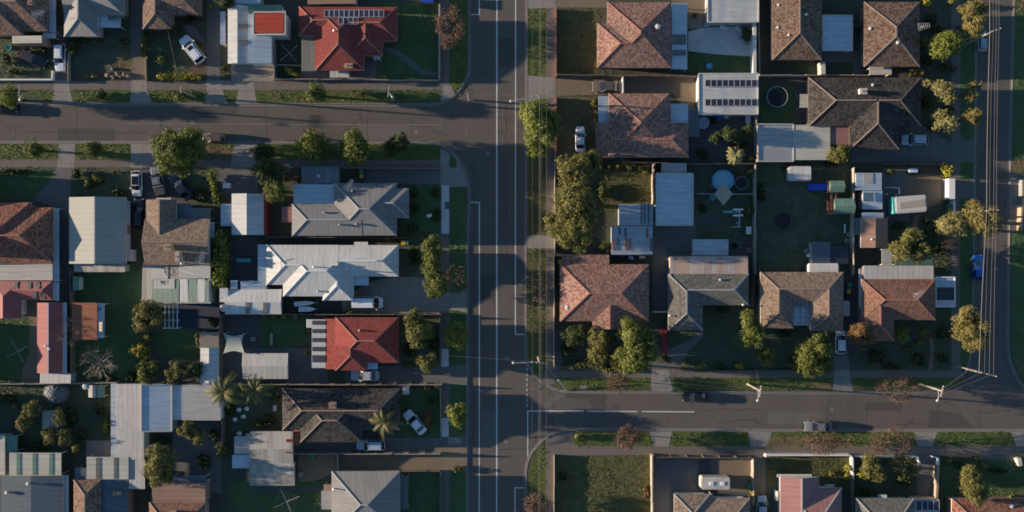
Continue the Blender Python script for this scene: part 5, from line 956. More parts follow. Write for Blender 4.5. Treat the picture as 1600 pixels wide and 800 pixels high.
bare('bare grey round tree on the dark back lawn', 154, 567, 25, 23, 4.5, 'brown', 0, GT, 'barkpale', n0=13, lvm=4); bare('leafless tree leaning over the maroon shed and rusty roof', 104, 517, 17, 22, 4.2, 'brown', 1, GT, 'barkpale'); bare('faint pink bare tree in the corner yard shade', 1486, 388, 14, 12, 3.5, 'red', 6, GT)
T('pale green leafy tree behind the white front wall', 'olive', [(1360, 728, 14, 15, 4), (1372, 740, 12, 11, 3.5)], 4, GT)
S('round lemon yellow ball shrub on black lawn', 'lemon', [(1347, 742, 8.5, 8.5)], 1.5, GS, sub=14); S('bright yellow shrub against the white wall corner', 'lemon', [(1324, 731, 6, 7), (1324, 744, 5, 5)], 1.4, GS)
T('golden brown bush tree beside the steep dark driveway', 'yellow', [(1410, 722, 16, 9, 3), (1428, 734, 10, 8, 2.6)], 3, GT)
T('tall green tree overhanging the rust brown roof in the bottom corner', 'olive', [(1516, 744, 14, 14, 5.5), (1522, 764, 15, 17, 5.5), (1528, 778, 13, 12, 5)], 5.5, GT)
S('small orange shrub by the bottom corner driveway', 'yellow', [(1537, 727, 6, 7)], 1.3, GS); S('little bush on the bottom corner lawn', 'olive', [(1580, 778, 6, 7)], 1.3, GS); S('green bush beside the white gate pillar', 'olive', [(1484, 720, 10, 6)], 1.4, GS); S('second orange shrub above the small orange one', 'yellow', [(1527, 716, 5, 4)], 1.1, GS)
S('yellow shrub at the white caravan fence corner', 'lemon', [(1177, 772, 6, 10)], 1.4, GS); S('tiny clipped conifer on the corner verge grass', 'bright', [(902, 683, 6, 8)], 1.4, GS)
# west of the main road
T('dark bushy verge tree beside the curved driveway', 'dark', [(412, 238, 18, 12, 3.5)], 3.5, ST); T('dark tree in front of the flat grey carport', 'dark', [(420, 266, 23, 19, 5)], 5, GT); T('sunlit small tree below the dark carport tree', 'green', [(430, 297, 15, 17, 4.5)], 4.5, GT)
T('leafy street tree first of three before the grey house', 'green', [(486, 226, 21, 20, 5), (494, 243, 12, 12, 4)], 5, ST); T('biggest of the three leafy street trees before the grey house', 'green', [(556, 228, 23, 22, 5.2), (553, 245, 14, 12, 4.2)], 5.2, ST); T('darker street tree last of three before the grey house', 'dark', [(612, 232, 13, 13, 4), (628, 222, 13, 12, 4.5)], 4.5, ST)
T('small round verge tree in front of the beige garage lawn', 'green', [(146, 235, 14, 13, 3.5)], 3.5, ST); T('small round verge tree beside the brick red house lawn', 'green', [(53, 232, 13, 12, 3.5)], 3.5, ST)
T('yellow green tree at the edge of the upper street', 'bright', [(15, 151, 14, 15, 3.8)], 3.8, ST); S('dark low verge bush between two concrete crossings', 'dark', [(158, 148, 10, 8)], 1.6, GS); S('small green verge bush by the thin service pole', 'green', [(281, 150, 13, 8)], 1.4, GS); S('small grey green verge bush near the street corner', 'green', [(566, 146, 7, 6)], 1.4, GS)
T('upright green verge tree before the red solar house', 'green', [(493, 145, 14, 13, 3.6)], 3.6, ST)
hedge('clipped golden hedge along the front of the dark lawn', 'lemon', [(250, 120), (311, 120)], 13, 1.2, 'hedges and borders'); S('round clipped shrub on the lawn beside the white car', 'bright', [(252, 92, 8, 8)], 1.2, GS); hedge('narrow green hedge beside the shaded long driveway', 'green', [(225, 52), (224, 84)], 9, 1.5, 'hedges and borders'); S('dark shrubs under the brown roof hip', 'dark', [(270, 48, 10, 8), (232, 48, 9, 7)], 1.4, GS)
S('dark bush between the white wagon and the lawn', 'dark', [(113, 72, 9, 16)], 1.6, GS); S('green bush near the edge on the shaded top lawn', 'dark', [(10, 92, 8, 12)], 1.4, GS); S('yellow shrub inside the carport fence corner', 'lemon', [(453, 111, 7, 8), (463, 117, 6, 5)], 1.3, GS); T('dark tree behind the brown tiled roof and white building', 'dark', [(352, 4, 14, 9, 3.5)], 3.5, GT); S('single yellow bush beside the long driveway at the top', 'lemon', [(329, 10, 3.5, 4)], 1.0, GS); S('yellow weed tuft beside the driveway of the white building', 'lemon', [(350, 117, 3.5, 3)], .7, GS); S('dark bush at the foot of the concrete apron', 'dark', [(351, 107, 6, 7)], 1.3, GS)
S('pale tuft beside the light driveway edge', 'pale', [(230, 90, 3, 5)], .9, GS); S('dry straw bush by the cream porch', 'yellow', [(61, 74, 4, 4)], .8, GS)
S('spreading lime bush on the lawn of the beige garage', 'olive', [(137, 286, 8, 9), (152, 280, 12, 8)], 1.5, GS); S('tiny lime bush beyond the spreading lime bush', 'olive', [(178, 269, 4, 4)], .9, GS)
hedge('wavy golden hedge beside the navy car', 'bright', [(330, 274), (336, 296), (338, 314)], 14, 1.5, 'hedges and borders'); hedge('tall green hedge along the dark courtyard', 'bright', [(345, 372), (346, 400), (343, 420), (341, 442)], 26, 3.2, 'hedges and borders')
S('orange autumn bush at the grey house corner', 'yellow', [(607, 373, 13, 5)], 1.4, GS, dens=60); S('brown shrubs beside the dark carport', 'brown', [(449, 278, 9, 6), (468, 282, 5, 6)], 1.4, GS)
T('tall dark green hedge of trees facing the main road', 'green', [(677, 388, 16, 16, 5.2), (676, 412, 15, 20, 5.2), (680, 440, 14, 18, 5.0), (681, 455, 14, 9, 3.2)], 4.5, GT); S('small shrub at the top of the tall tree hedge', 'olive', [(660, 369, 5, 5)], 1.4, GS)
T('big golden olive tree on the striped awning house lawn', 'olive', [(645, 497, 14, 13, 5), (655, 517, 18, 17, 5.5), (654, 534, 12, 9, 4)], 5.5, GT); T('neat bright lime street tree on the main road', 'bright', [(712, 525, 17, 18, 4)], 4, ST, sub=16); T('drab olive shrub tree by the lower driveway', 'olive', [(667, 567, 15, 13, 3.5)], 3.5, GT); T('bright lime street tree below the pale path slab', 'bright', [(714, 648, 14, 16, 4)], 4, ST, sub=14)
S('olive bush at the lower lawn fence corner', 'brown', [(668, 655, 8, 14)], 1.6, GS); S('faded green bush on the charcoal house lawn', 'dark', [(676, 628, 8, 7)], 1.3, GS); S('yellow bush at the fence end near the main road', 'olive', [(684, 603, 6, 4)], 1.3, GS); S('brown bush beside the fence of the charcoal house', 'brown', [(668, 606, 8, 6)], 1.3, GS)
for i, (x, y) in enumerate(((412, 492), (428, 495), (443, 495), (462, 493))): S(['first pale tuft along the paling fence above the small lawn', 'second pale tuft along the paling fence above the small lawn', 'third pale tuft along the paling fence above the small lawn', 'last pale tuft along the paling fence above the small lawn'][i], 'pale', [(x, y, 5, 5)], 1.1, GS)
S('lime bush between the white house and red roof', 'olive', [(546, 489, 10, 5)], 1.5, GS); S('yellow green weed bush at the red roof corner', 'olive', [(507, 492, 5, 5)], 1.2, GS); S('bush squeezed beside the striped awning', 'olive', [(484, 518, 5, 9)], 1.2, GS); S('green tuft on the paving below the small lawn', 'olive', [(479, 552, 4, 4)], .8, GS)
T('yellow green tree beside the white pergola frame', 'olive', [(228, 485, 17, 14, 4.5), (220, 504, 13, 12, 4), (242, 494, 12, 14, 4)], 4.5, GT); S('glowing round lime bush beside the curved lawn', 'lemon', [(219, 549, 14, 14)], 2.0, GS, sub=12); S('feathery bush above the glowing lime bush', 'olive', [(230, 526, 8, 10)], 1.8, GS)
T('dark green tree first in the row below the curved lawn', 'green', [(224, 582, 13, 15, 3.2)], 3.2, GT); T('mid green tree second in the row below the curved lawn', 'green', [(240, 577, 9, 14, 3)], 3, GT); T('bushy olive tree third in the row below the curved lawn', 'olive', [(272, 582, 11, 17, 3.2)], 3.2, GT); T('dark ragged tree last in the row below the curved lawn', 'dark', [(300, 577, 14, 14, 3.2)], 3.2, GT)
S('pale trailing shrub beside the timber lattice', 'olive', [(309, 528, 4, 14)], 1.4, GS); S('dark ivy bush beside the paving toned navy for shade', 'dark', [(336, 506, 6, 8)], 1.3, GS)
palm('large pale palm over the grey ribbed roof', 349, 612, 30, 6, 14, 'palms', 1); palm('second palm beside the large one on the dark lawn', 398, 610, 25, 5.5, 12, 'palms', 2); palm('small palm before the charcoal tiled house', 600, 660, 27, 4.5, 8, 'palms', 8)
T('olive tree at the corner of the dark shed garden', 'olive', [(40, 660, 12, 12, 3.2)], 3.2, GT); T('fruit tree above the tiny white garden shed', 'olive', [(50, 640, 11, 12, 3.2)], 3.2, GT); T('fruit tree beside the tiny white garden shed', 'olive', [(92, 652, 9, 13, 3)], 3, GT); T('fruit tree below the tiny white garden shed', 'olive', [(77, 681, 11, 11, 3)], 3, GT); T('rounded fruit tree nearest the cream veranda', 'olive', [(100, 684, 10, 12, 3)], 3, GT); S('pale bush by the cream veranda end', 'olive', [(118, 700, 8, 8)], 1.6, GS); S('bright bush along the rusty shed edge', 'bright', [(164, 668, 7, 16)], 1.8, GS); S('wispy bush in the dark yard at the edge', 'pale', [(22, 637, 6, 6)], 1.3, GS)
T('tree beside the pale blue carport in the lower yard', 'olive', [(290, 672, 12, 11, 3.5), (308, 684, 13, 11, 3.5)], 3.5, GT); T('broad olive tree over the tan veranda and grey roof', 'olive', [(248, 718, 20, 19, 5), (243, 742, 18, 15, 4.5)], 5, GT); S('lime bush below the lower yard tree', 'olive', [(348, 704, 11, 13)], 2.0, GS)
S('yellow tuft on the lower lawn path', 'lemon', [(425, 799, 6, 3)], .9, GS)
S('dark tuft at the top of the lower verge', 'olive', [(716, 733, 13, 5)], .7, GS)

# undergrowth and garden beds
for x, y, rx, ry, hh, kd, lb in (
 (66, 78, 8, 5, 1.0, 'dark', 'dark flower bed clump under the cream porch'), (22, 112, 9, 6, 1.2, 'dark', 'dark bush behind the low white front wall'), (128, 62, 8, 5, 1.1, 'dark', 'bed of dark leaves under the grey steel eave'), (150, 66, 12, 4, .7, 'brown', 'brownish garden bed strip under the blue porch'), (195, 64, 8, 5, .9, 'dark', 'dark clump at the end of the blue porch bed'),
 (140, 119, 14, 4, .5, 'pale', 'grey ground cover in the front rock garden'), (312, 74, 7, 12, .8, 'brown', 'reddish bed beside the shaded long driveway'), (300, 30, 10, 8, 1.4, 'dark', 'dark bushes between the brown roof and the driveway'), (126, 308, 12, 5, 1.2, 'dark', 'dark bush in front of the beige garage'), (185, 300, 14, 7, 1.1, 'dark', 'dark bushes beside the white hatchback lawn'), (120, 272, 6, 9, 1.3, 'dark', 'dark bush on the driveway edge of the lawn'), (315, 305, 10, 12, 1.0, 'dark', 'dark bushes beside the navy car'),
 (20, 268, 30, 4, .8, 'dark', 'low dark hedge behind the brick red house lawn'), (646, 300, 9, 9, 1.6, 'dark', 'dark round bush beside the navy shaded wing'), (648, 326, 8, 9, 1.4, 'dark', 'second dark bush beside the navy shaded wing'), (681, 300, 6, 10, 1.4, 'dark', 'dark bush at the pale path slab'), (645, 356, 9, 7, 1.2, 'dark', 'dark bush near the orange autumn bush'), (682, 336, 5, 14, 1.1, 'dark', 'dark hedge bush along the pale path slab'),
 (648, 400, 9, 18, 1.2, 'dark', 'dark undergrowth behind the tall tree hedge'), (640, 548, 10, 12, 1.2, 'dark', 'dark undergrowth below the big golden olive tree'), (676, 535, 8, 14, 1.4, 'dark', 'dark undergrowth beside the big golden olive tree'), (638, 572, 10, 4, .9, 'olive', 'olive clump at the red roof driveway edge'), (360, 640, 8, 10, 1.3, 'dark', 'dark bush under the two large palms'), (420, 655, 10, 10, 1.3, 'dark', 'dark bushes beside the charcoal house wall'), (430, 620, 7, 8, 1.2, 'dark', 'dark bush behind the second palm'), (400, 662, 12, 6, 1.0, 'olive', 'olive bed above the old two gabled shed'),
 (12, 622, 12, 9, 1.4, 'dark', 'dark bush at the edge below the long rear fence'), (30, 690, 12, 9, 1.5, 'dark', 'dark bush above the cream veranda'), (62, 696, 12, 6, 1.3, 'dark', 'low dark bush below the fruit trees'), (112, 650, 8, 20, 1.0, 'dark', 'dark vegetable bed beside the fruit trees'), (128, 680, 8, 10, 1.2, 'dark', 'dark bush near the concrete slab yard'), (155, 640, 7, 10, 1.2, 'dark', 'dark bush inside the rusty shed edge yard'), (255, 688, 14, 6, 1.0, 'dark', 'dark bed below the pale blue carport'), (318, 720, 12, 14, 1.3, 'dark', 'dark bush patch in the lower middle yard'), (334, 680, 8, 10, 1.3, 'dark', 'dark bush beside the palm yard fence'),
 (318, 560, 5, 8, 1.2, 'dark', 'dark bush beside the two tone shed'), (262, 598, 12, 4, 1.4, 'dark', 'dark bush against the pale blue carport fence'), (205, 588, 8, 8, 1.4, 'dark', 'dark bush starting the row below the curved lawn'), (130, 500, 5, 5, .6, 'dark', 'weed patch on the dark back lawn') if False else (170, 590, 12, 5, .8, 'dark', 'low weeds along the long rear fence'), (375, 480, 6, 3, .8, 'dark', 'dark weeds by the cream tank') if False else (330, 500, 6, 5, .9, 'dark', 'dark weeds at the edge of the paving toned navy for shade'),
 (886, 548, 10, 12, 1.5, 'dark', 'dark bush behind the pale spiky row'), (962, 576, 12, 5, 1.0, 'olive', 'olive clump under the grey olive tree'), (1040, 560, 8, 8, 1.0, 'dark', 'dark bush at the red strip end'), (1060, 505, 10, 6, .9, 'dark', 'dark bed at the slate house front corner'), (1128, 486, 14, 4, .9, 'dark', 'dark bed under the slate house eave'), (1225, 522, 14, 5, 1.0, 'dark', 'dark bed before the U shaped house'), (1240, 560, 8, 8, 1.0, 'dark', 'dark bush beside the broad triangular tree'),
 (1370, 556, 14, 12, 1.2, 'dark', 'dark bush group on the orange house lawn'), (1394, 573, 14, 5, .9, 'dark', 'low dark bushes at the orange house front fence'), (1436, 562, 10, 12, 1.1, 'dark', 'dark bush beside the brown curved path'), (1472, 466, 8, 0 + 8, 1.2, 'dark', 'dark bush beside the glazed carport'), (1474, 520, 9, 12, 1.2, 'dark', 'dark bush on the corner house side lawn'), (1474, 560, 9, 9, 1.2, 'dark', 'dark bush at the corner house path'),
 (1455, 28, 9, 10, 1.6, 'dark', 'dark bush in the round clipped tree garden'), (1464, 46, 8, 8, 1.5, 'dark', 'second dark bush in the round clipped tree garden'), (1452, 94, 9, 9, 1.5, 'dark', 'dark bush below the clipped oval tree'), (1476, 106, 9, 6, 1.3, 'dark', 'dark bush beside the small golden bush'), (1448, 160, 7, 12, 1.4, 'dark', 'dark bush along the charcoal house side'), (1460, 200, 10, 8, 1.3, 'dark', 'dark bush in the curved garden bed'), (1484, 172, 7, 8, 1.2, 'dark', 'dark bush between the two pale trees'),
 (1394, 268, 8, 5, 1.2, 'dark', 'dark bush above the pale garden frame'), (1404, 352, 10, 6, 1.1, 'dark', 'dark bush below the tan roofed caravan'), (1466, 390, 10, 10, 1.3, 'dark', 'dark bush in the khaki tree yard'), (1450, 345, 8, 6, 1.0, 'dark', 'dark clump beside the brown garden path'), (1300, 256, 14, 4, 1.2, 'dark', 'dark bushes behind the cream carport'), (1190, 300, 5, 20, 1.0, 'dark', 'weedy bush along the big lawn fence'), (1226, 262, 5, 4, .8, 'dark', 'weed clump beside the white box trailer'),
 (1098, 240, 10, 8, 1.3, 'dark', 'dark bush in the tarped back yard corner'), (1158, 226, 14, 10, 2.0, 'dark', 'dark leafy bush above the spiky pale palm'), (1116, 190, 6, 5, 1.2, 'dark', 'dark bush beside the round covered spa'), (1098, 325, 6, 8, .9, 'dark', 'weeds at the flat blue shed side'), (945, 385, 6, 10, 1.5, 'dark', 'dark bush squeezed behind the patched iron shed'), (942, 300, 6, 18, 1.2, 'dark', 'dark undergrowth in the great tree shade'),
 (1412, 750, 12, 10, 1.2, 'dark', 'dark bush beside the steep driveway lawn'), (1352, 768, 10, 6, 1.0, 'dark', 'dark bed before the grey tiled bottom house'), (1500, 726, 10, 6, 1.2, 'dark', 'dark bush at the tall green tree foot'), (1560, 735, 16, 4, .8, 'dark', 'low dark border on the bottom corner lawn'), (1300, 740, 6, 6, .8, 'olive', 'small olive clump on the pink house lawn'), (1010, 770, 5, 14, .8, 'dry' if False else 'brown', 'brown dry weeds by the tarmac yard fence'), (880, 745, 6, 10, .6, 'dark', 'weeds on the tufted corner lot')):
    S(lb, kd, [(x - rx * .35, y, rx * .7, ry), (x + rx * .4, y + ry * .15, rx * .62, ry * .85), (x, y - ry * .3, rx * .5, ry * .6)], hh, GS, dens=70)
# ------------------------------------------------------------------ fences and walls
FG = 'fences between the yards'
def fn(label, pts, m='timber', **k): k.setdefault('group', FG); return fence(label, pts, m, **k)
fn('low white front wall beside the white wagon driveway', [(-60, 124.5), (82, 124.5), (82, 111)], 'white', h=.8, w=.16, paling=False, name='garden_wall', cat='wall', cap='white')
fn('thin pale fence along the white wagon driveway', [(106, 72), (106.5, 126)], 'timber_lt', h=.9)
fn('short rendered wall beside the light end of a driveway', [(227.5, 88), (228, 126)], 'stone', h=.7, w=.15, paling=False, name='garden_wall', cat='wall')
fn('pale rail fence inside the clothesline yard', [(428, 101.5), (470, 101.5)], 'timber_lt', h=1.2); fn('pale fence beside the clothesline and blue roof', [(428, 68), (428.5, 122)], 'timber_lt', h=1.5)
fn('front fence of the red solar house by its porch', [(429, 123.5), (566, 123.5)], 'timber_lt', h=1.0); fn('thin front fence along the red solar house lawn', [(567, 125), (686, 125)], 'timber_lt', h=.7); fn('low brick fence between the solar house lawn and main road', [(686.5, 6), (686.5, 124)], 'b_red', h=.8, w=.2, paling=False, name='garden_wall', cat='wall', cap='timber_lt')
fn('dark paling fence beside the long driveway and rusty shed', [(109.5, 418), (110.5, 600)]); fn('long rear paling fence above the fruit tree yard', [(-60, 600), (62, 600), (136, 599), (182, 598)], 'timber_lt'); fn('dark fence between the curved lawn yard and shade sail yard', [(343.5, 474), (344.5, 600)]); fn('paling fence between the white house and striped awning house', [(345, 491.5), (690, 491.5)])
fn('fence behind the grey metal house', [(416, 370.5), (640, 371.5)]); fn('long pale capped fence above the charcoal tiled house', [(352, 600.5), (690, 601.5)], 'timber_lt'); fn('pale capped fence along the brown concrete driveway', [(460, 709.5), (688, 709.5)], 'timber_lt'); fn('timber gate across the brown driveway', [(527, 711), (527, 736)], 'timber_lt', h=1.3, name='gate', cat='gate')
fn('low front fence by the golden olive tree', [(687, 488), (687.5, 572)], 'timber', h=.9); fn('pale front posts fence of the charcoal house', [(688, 606), (688.5, 676)], 'timber_lt', h=.7); fn('low front fence of the bottom grey house', [(687.5, 738), (688, 860)], 'timber', h=.8); fn('low red brick fence along the grey house front path', [(528, 262.5), (690, 263)], 'b_red', h=.6, w=.18, paling=False, name='garden_wall', cat='wall')
fn('thin fence in the palm yard', [(346.5, 656), (347, 702)]); fn('side fence at the hipped grey house lawn', [(626, 737), (688, 736)], h=1.0)
fn('low terracotta front wall beside the tufted lawn', [(868, 12), (868, 121)], 'b_red', h=.9, w=.22, paling=False, name='garden_wall', cat='wall', cap='cap_red'); fn('low terracotta front wall before the white sedan yard', [(868, 151), (868, 252)], 'b_red', h=.9, w=.22, paling=False, name='garden_wall', cat='wall', cap='cap_red'); fn('front fence hidden under the great olive trees', [(867, 256), (867, 396)], 'timber_lt', h=1.3); fn('pale front fence beside the terracotta corner house', [(866, 400), (865.5, 574)], 'timber_lt', h=1.4)
fn('paling fence along the brown driveway below the terracotta house', [(870, 116.5), (972, 118), (1092, 119)]); fn('white gate standing behind the bronze sedan', [(973, 119), (973.5, 145)], 'white', h=1.5, w=.2, paling=False, name='gate', cat='gate'); fn('cream beam topped wall between the patio and dark yard', [(1179, 36), (1179, 114)], 'wb', h=2.0, w=.5, paling=False, name='garden_wall', cat='wall'); fn('paling fence behind the solar garage yard', [(1182, 180), (1182, 254)], 'timber_lt')
fn('weathered rear fence between the pool yard and big lawn', [(1181, 257), (1180, 428)], 'timber_lt'); fn('long thin fence between dark brown houses and charcoal house', [(1187, 117.5), (1358, 117.5)], 'timber_lt', h=1.6); fn('cream pillar wall between two dark courtyards', [(1285.5, 97), (1286, 116)], 'trim', h=2.0, w=.7, paling=False, name='garden_wall', cat='wall'); fn('rear fence below the pinkish terracotta house', [(978, 253.5), (1021, 254), (1096, 256), (1180, 255.5)]); fn('tall brown fence beside the flat blue shed', [(1021.5, 256), (1021, 320)], 'timber_lt', h=1.9, w=.2)
fn('fence along the rear of the big lawn by the climbing frame', [(1334.5, 262), (1334, 330), (1334, 430)], 'timber_lt'); fn('thin pool fence behind the tan umbrella', [(1090, 302.5), (1178, 303.5)], 'alu', h=1.2, paling=False, w=.06); fn('low wall beneath the silver car driveway', [(1380, 256), (1484, 256)], 'timber', h=1.2); fn('white fence below the white gate wall', [(1491, 313), (1492, 336)], 'white', h=1.5, w=.2, paling=False)
fn('white slab gate wall closing the brown driveway', [(1487, 279), (1487, 311)], 'white', h=1.9, w=.95, paling=False, name='gate', cat='gate'); fn('white gate beside the slate tiled house', [(1021, 487.5), (1044, 487.5)], 'white', h=1.4, w=.15, paling=False, name='gate', cat='gate'); fn('paling fence between the slate house and tan house yards', [(1178, 430), (1177, 478)]); fn('low front fence below the slate house lawn', [(1052, 579), (1190, 579)], 'timber', h=.7); fn('low front fence below the U shaped house', [(1196, 579), (1300, 579)], 'timber', h=.6)
fn('pale low wall along the tufted corner lot on the main road', [(866, 711), (866, 860)], 'timber_lt', h=.9); fn('pale fence between the tufted lot and the tarmac yard', [(1019, 712), (1020, 860)], 'timber_lt', h=1.7, w=.2); fn('front fence along the tarmac yard', [(1023, 714), (1176, 716)], 'timber', h=1.6); fn('side fence beside the parked caravan', [(1177, 717), (1178, 790)], 'timber_lt', h=1.6)
fn('white front wall above the pink gabled house', [(1197, 714), (1197, 711), (1328, 711), (1332, 715), (1333, 748)], 'white', h=1.1, w=.25, paling=False, name='garden_wall', cat='wall'); fn('thin fence between the pink house and yellow ball shrub', [(1333, 750), (1333, 860)], 'timber', h=1.6); fn('white front wall above the yellow ball shrub', [(1336, 713), (1434, 714), (1438, 726)], 'white', h=.9, w=.18, paling=False, name='garden_wall', cat='wall'); fn('white gate frame beside the steep dark driveway', [(1457, 714), (1467, 716), (1466, 728)], 'white', h=1.1, w=.14, paling=False, name='gate', cat='gate'); fn('cream side wall along the steep dark driveway', [(1466, 730), (1463, 780)], 'stone', h=1.4, w=.35, paling=False, name='garden_wall', cat='wall')
fn('cream gatepost wall at the bottom corner', [(1592, 716), (1594, 728)], 'trim', h=1.2, w=.6, paling=False, name='garden_wall', cat='wall'); fn('grey wall at the far edge beyond the far street', [(1598, 281), (1598, 306)], 'galv', h=1.2, w=.3, paling=False, name='garden_wall', cat='wall'); fn('cream shed wall at the far edge driveway', [(1597, 324), (1596, 360)], 'stone', h=1.3, w=.3, paling=False, name='garden_wall', cat='wall')
fn('slim metal fence behind the dark brown carport courtyard', [(1332, 40), (1350, 40)], 'timber', h=1.6); fn('fence between two dark brown tiled houses at the top', [(1186, 36), (1187, 116)], 'timber_lt', h=1.7); fn('rail fence behind the lemon porch posts', [(1378, 340), (1390, 340)], 'timber', h=1.2)

# ------------------------------------------------------------------ cars
car('white wagon reversed into the driveway of the grey steel house', 'wagon', 'white', 93, 89, -90, scale=.93)
car('white sport utility car with a sunroof parked across a dark lawn', 'suv', 'white', 300, 77, 128, scale=1.02, extra=[('sunroof', (-.35, -.4, .25, .4, 1.69, 1.715), 'carglass')])
car('black car half out of frame on the upper street', 'sedan', 'black', 3, 168, 0, 0); car('dark car hidden in shade on the top lawn', 'hatch', 'dark', 52, 92, -25)
car('white hatchback with a black glass roof beside the grey pickup', 'hatch', 'white', 213, 287, -90, scale=.93, extra=[('sunroof', (-1.2, -.55, .25, .55, 1.46, 1.485), 'carglass')])
car('grey pickup with a navy tray cover under the huge round tree', 'ute', 'grey', 246, 282, 102, scale=.92); car('navy blue car parked askew beside the grey pickup', 'sedan', 'navy', 282, 292, 128); car('black car squeezed between the beige garage and tan house', 'wagon', 'black', 216, 334, 90)
car('dull bronze car parked on the upper street beside the huge tree', 'hatch', 'bronze', 333, 215, 180, 0, .85); car('white van on the driveway of the big white house', 'van', 'white', 574, 473, 0); car('silver sedan beside the red tiled awning house', 'sedan', 'silver', 570, 587, 180, scale=.95)
car('white sedan parked askew on the charcoal house lawn', 'sedan', 'white', 648, 660, 131, scale=.92); car('silver wagon on the driveway under the charcoal house eave', 'wagon', 'iceblue', 579, 696, 180, scale=.93); car('bronze sedan on the brown driveway in front of a white gate', 'sedan', 'bronze', 948, 135, 180); car('white sedan on the dry yard of the pinkish terracotta house', 'sedan', 'white', 907, 217, 90, scale=.85)
car('silver car on the dark driveway of the charcoal house', 'hatch', 'iceblue', 1430, 218, 180, scale=.98); car('pale blue car under the crossarm pole on the far street', 'hatch', 'iceblue', 1537, 63, 90, 0, .75); car('bright blue car parked on the far street', 'hatch', 'blue', 1529, 418, 90, 0, .95); car('white hatchback in front of the U shaped house', 'hatch', 'white', 1314, 534, 90, scale=.88)
car('black sedan parked on the lower street by the kerb', 'sedan', 'black', 1087, 621, 180, 0, .85); car('blue grey sedan parked on the lower street beside red trees', 'sedan', 'grey', 1279, 667, 180, 0, .93); car('silver hatchback cut by the bottom edge', 'hatch', 'iceblue', 1191, 794, 90, scale=.9)

# ------------------------------------------------------------------ caravans, trailers, a boat
def caravan(label, cat, name, px, py, L, Wd, head, h=2.4, m='greygreen', hatch=True, z0=.55, front=None, stripe=None):
    X, Y = W(px, py, h); o = thing(name, label, cat, (X, Y, ZG), None); a = R(head); c, s = math.cos(a), math.sin(a)
    tr = lambda x, y: (X + x * c - y * s, Y + x * s + y * c); l, w = L / 20, Wd / 20; r = min(.25, w * .3)
    poly = [tr(*p) for p in ((-l + r, -w), (l - r, -w), (l, -w + r), (l, w - r), (l - r, w), (-l + r, w), (-l, w - r), (-l, -w + r))]; mb = MB(); mb.prism(poly, ZG + z0, lambda x, y: h + ZG); mb.build('body', m, o)
    inner = [tr(p[0], p[1]) for p in ((-l * .94, -w * .86), (l * .94, -w * .86), (l * .94, w * .86), (-l * .94, w * .86))]; mb = MB(); mb.prism(inner, h + ZG - .05, h + ZG + .05); mb.build('roof', m, o)
    if hatch:
        for x in (-l * .45, l * .3): mb = MB(); mb.prism([tr(x + p, q) for p, q in ((-.3, -.3), (.3, -.3), (.3, .3), (-.3, .3))], h + ZG, h + ZG + .15); mb.build('roof_hatch', 'white', o)
    if stripe: mb = MB(); mb.prism([tr(p[0], p[1]) for p in ((-l * .75, -w * .45), (l * .9, -w * .3), (l * .9, w * .5), (-l * .75, w * .25))], h + ZG + .03, h + ZG + .09); mb.build('roof_panel', stripe, o)
    if front: mb = MB(); mb.prism([tr(*p) for p in ((-l - .35, -w * .98), (-l - .02, -w), (-l - .02, w), (-l - .35, w * .98))], ZG + z0, h + ZG - .1); mb.build('front_panel', front, o)
    for q in (-1, 1):
        for x in (-.45, .45): mb = MB(); p0 = tr(x, q * (w - .2)); p1 = tr(x, q * (w - .02)); mb.tube([(*p0, ZG + .32), (*p1, ZG + .32)], [.32, .32], 14); mb.build('wheel', 'black', o)
    mb = MB(); p = tr(l + .9, 0)
    for q in (-.5, .5): mb.bar((*tr(l - .05, q * w), ZG + .5), (*p, ZG + .5), .08)
    mb.build('drawbar', 'black', o); return o
caravan('cream caravan with a tan roof panel and teal front on the brown driveway', 'caravan', 'caravan', 1423, 319, 48, 26, 4, 2.5, stripe='timber_lt', front='teal', hatch=False); caravan('white ribbed box trailer on the big back lawn', 'trailer', 'box_trailer', 1250, 271, 35, 22, 0, 1.9, 'm_white', False); caravan('white caravan parked in the dark tarmac yard', 'caravan', 'caravan', 1118, 755, 45, 19, 180, 2.3, 'trim'); caravan('white trailer behind the U shaped house', 'trailer', 'box_trailer', 1287, 420, 46, 17, 180, 2.2, 'm_white', False); caravan('small pale trailer in the corner yard bed', 'trailer', 'box_trailer', 1427, 266, 13, 7, 0, 1.0, 'm_skyblue', False, .3)
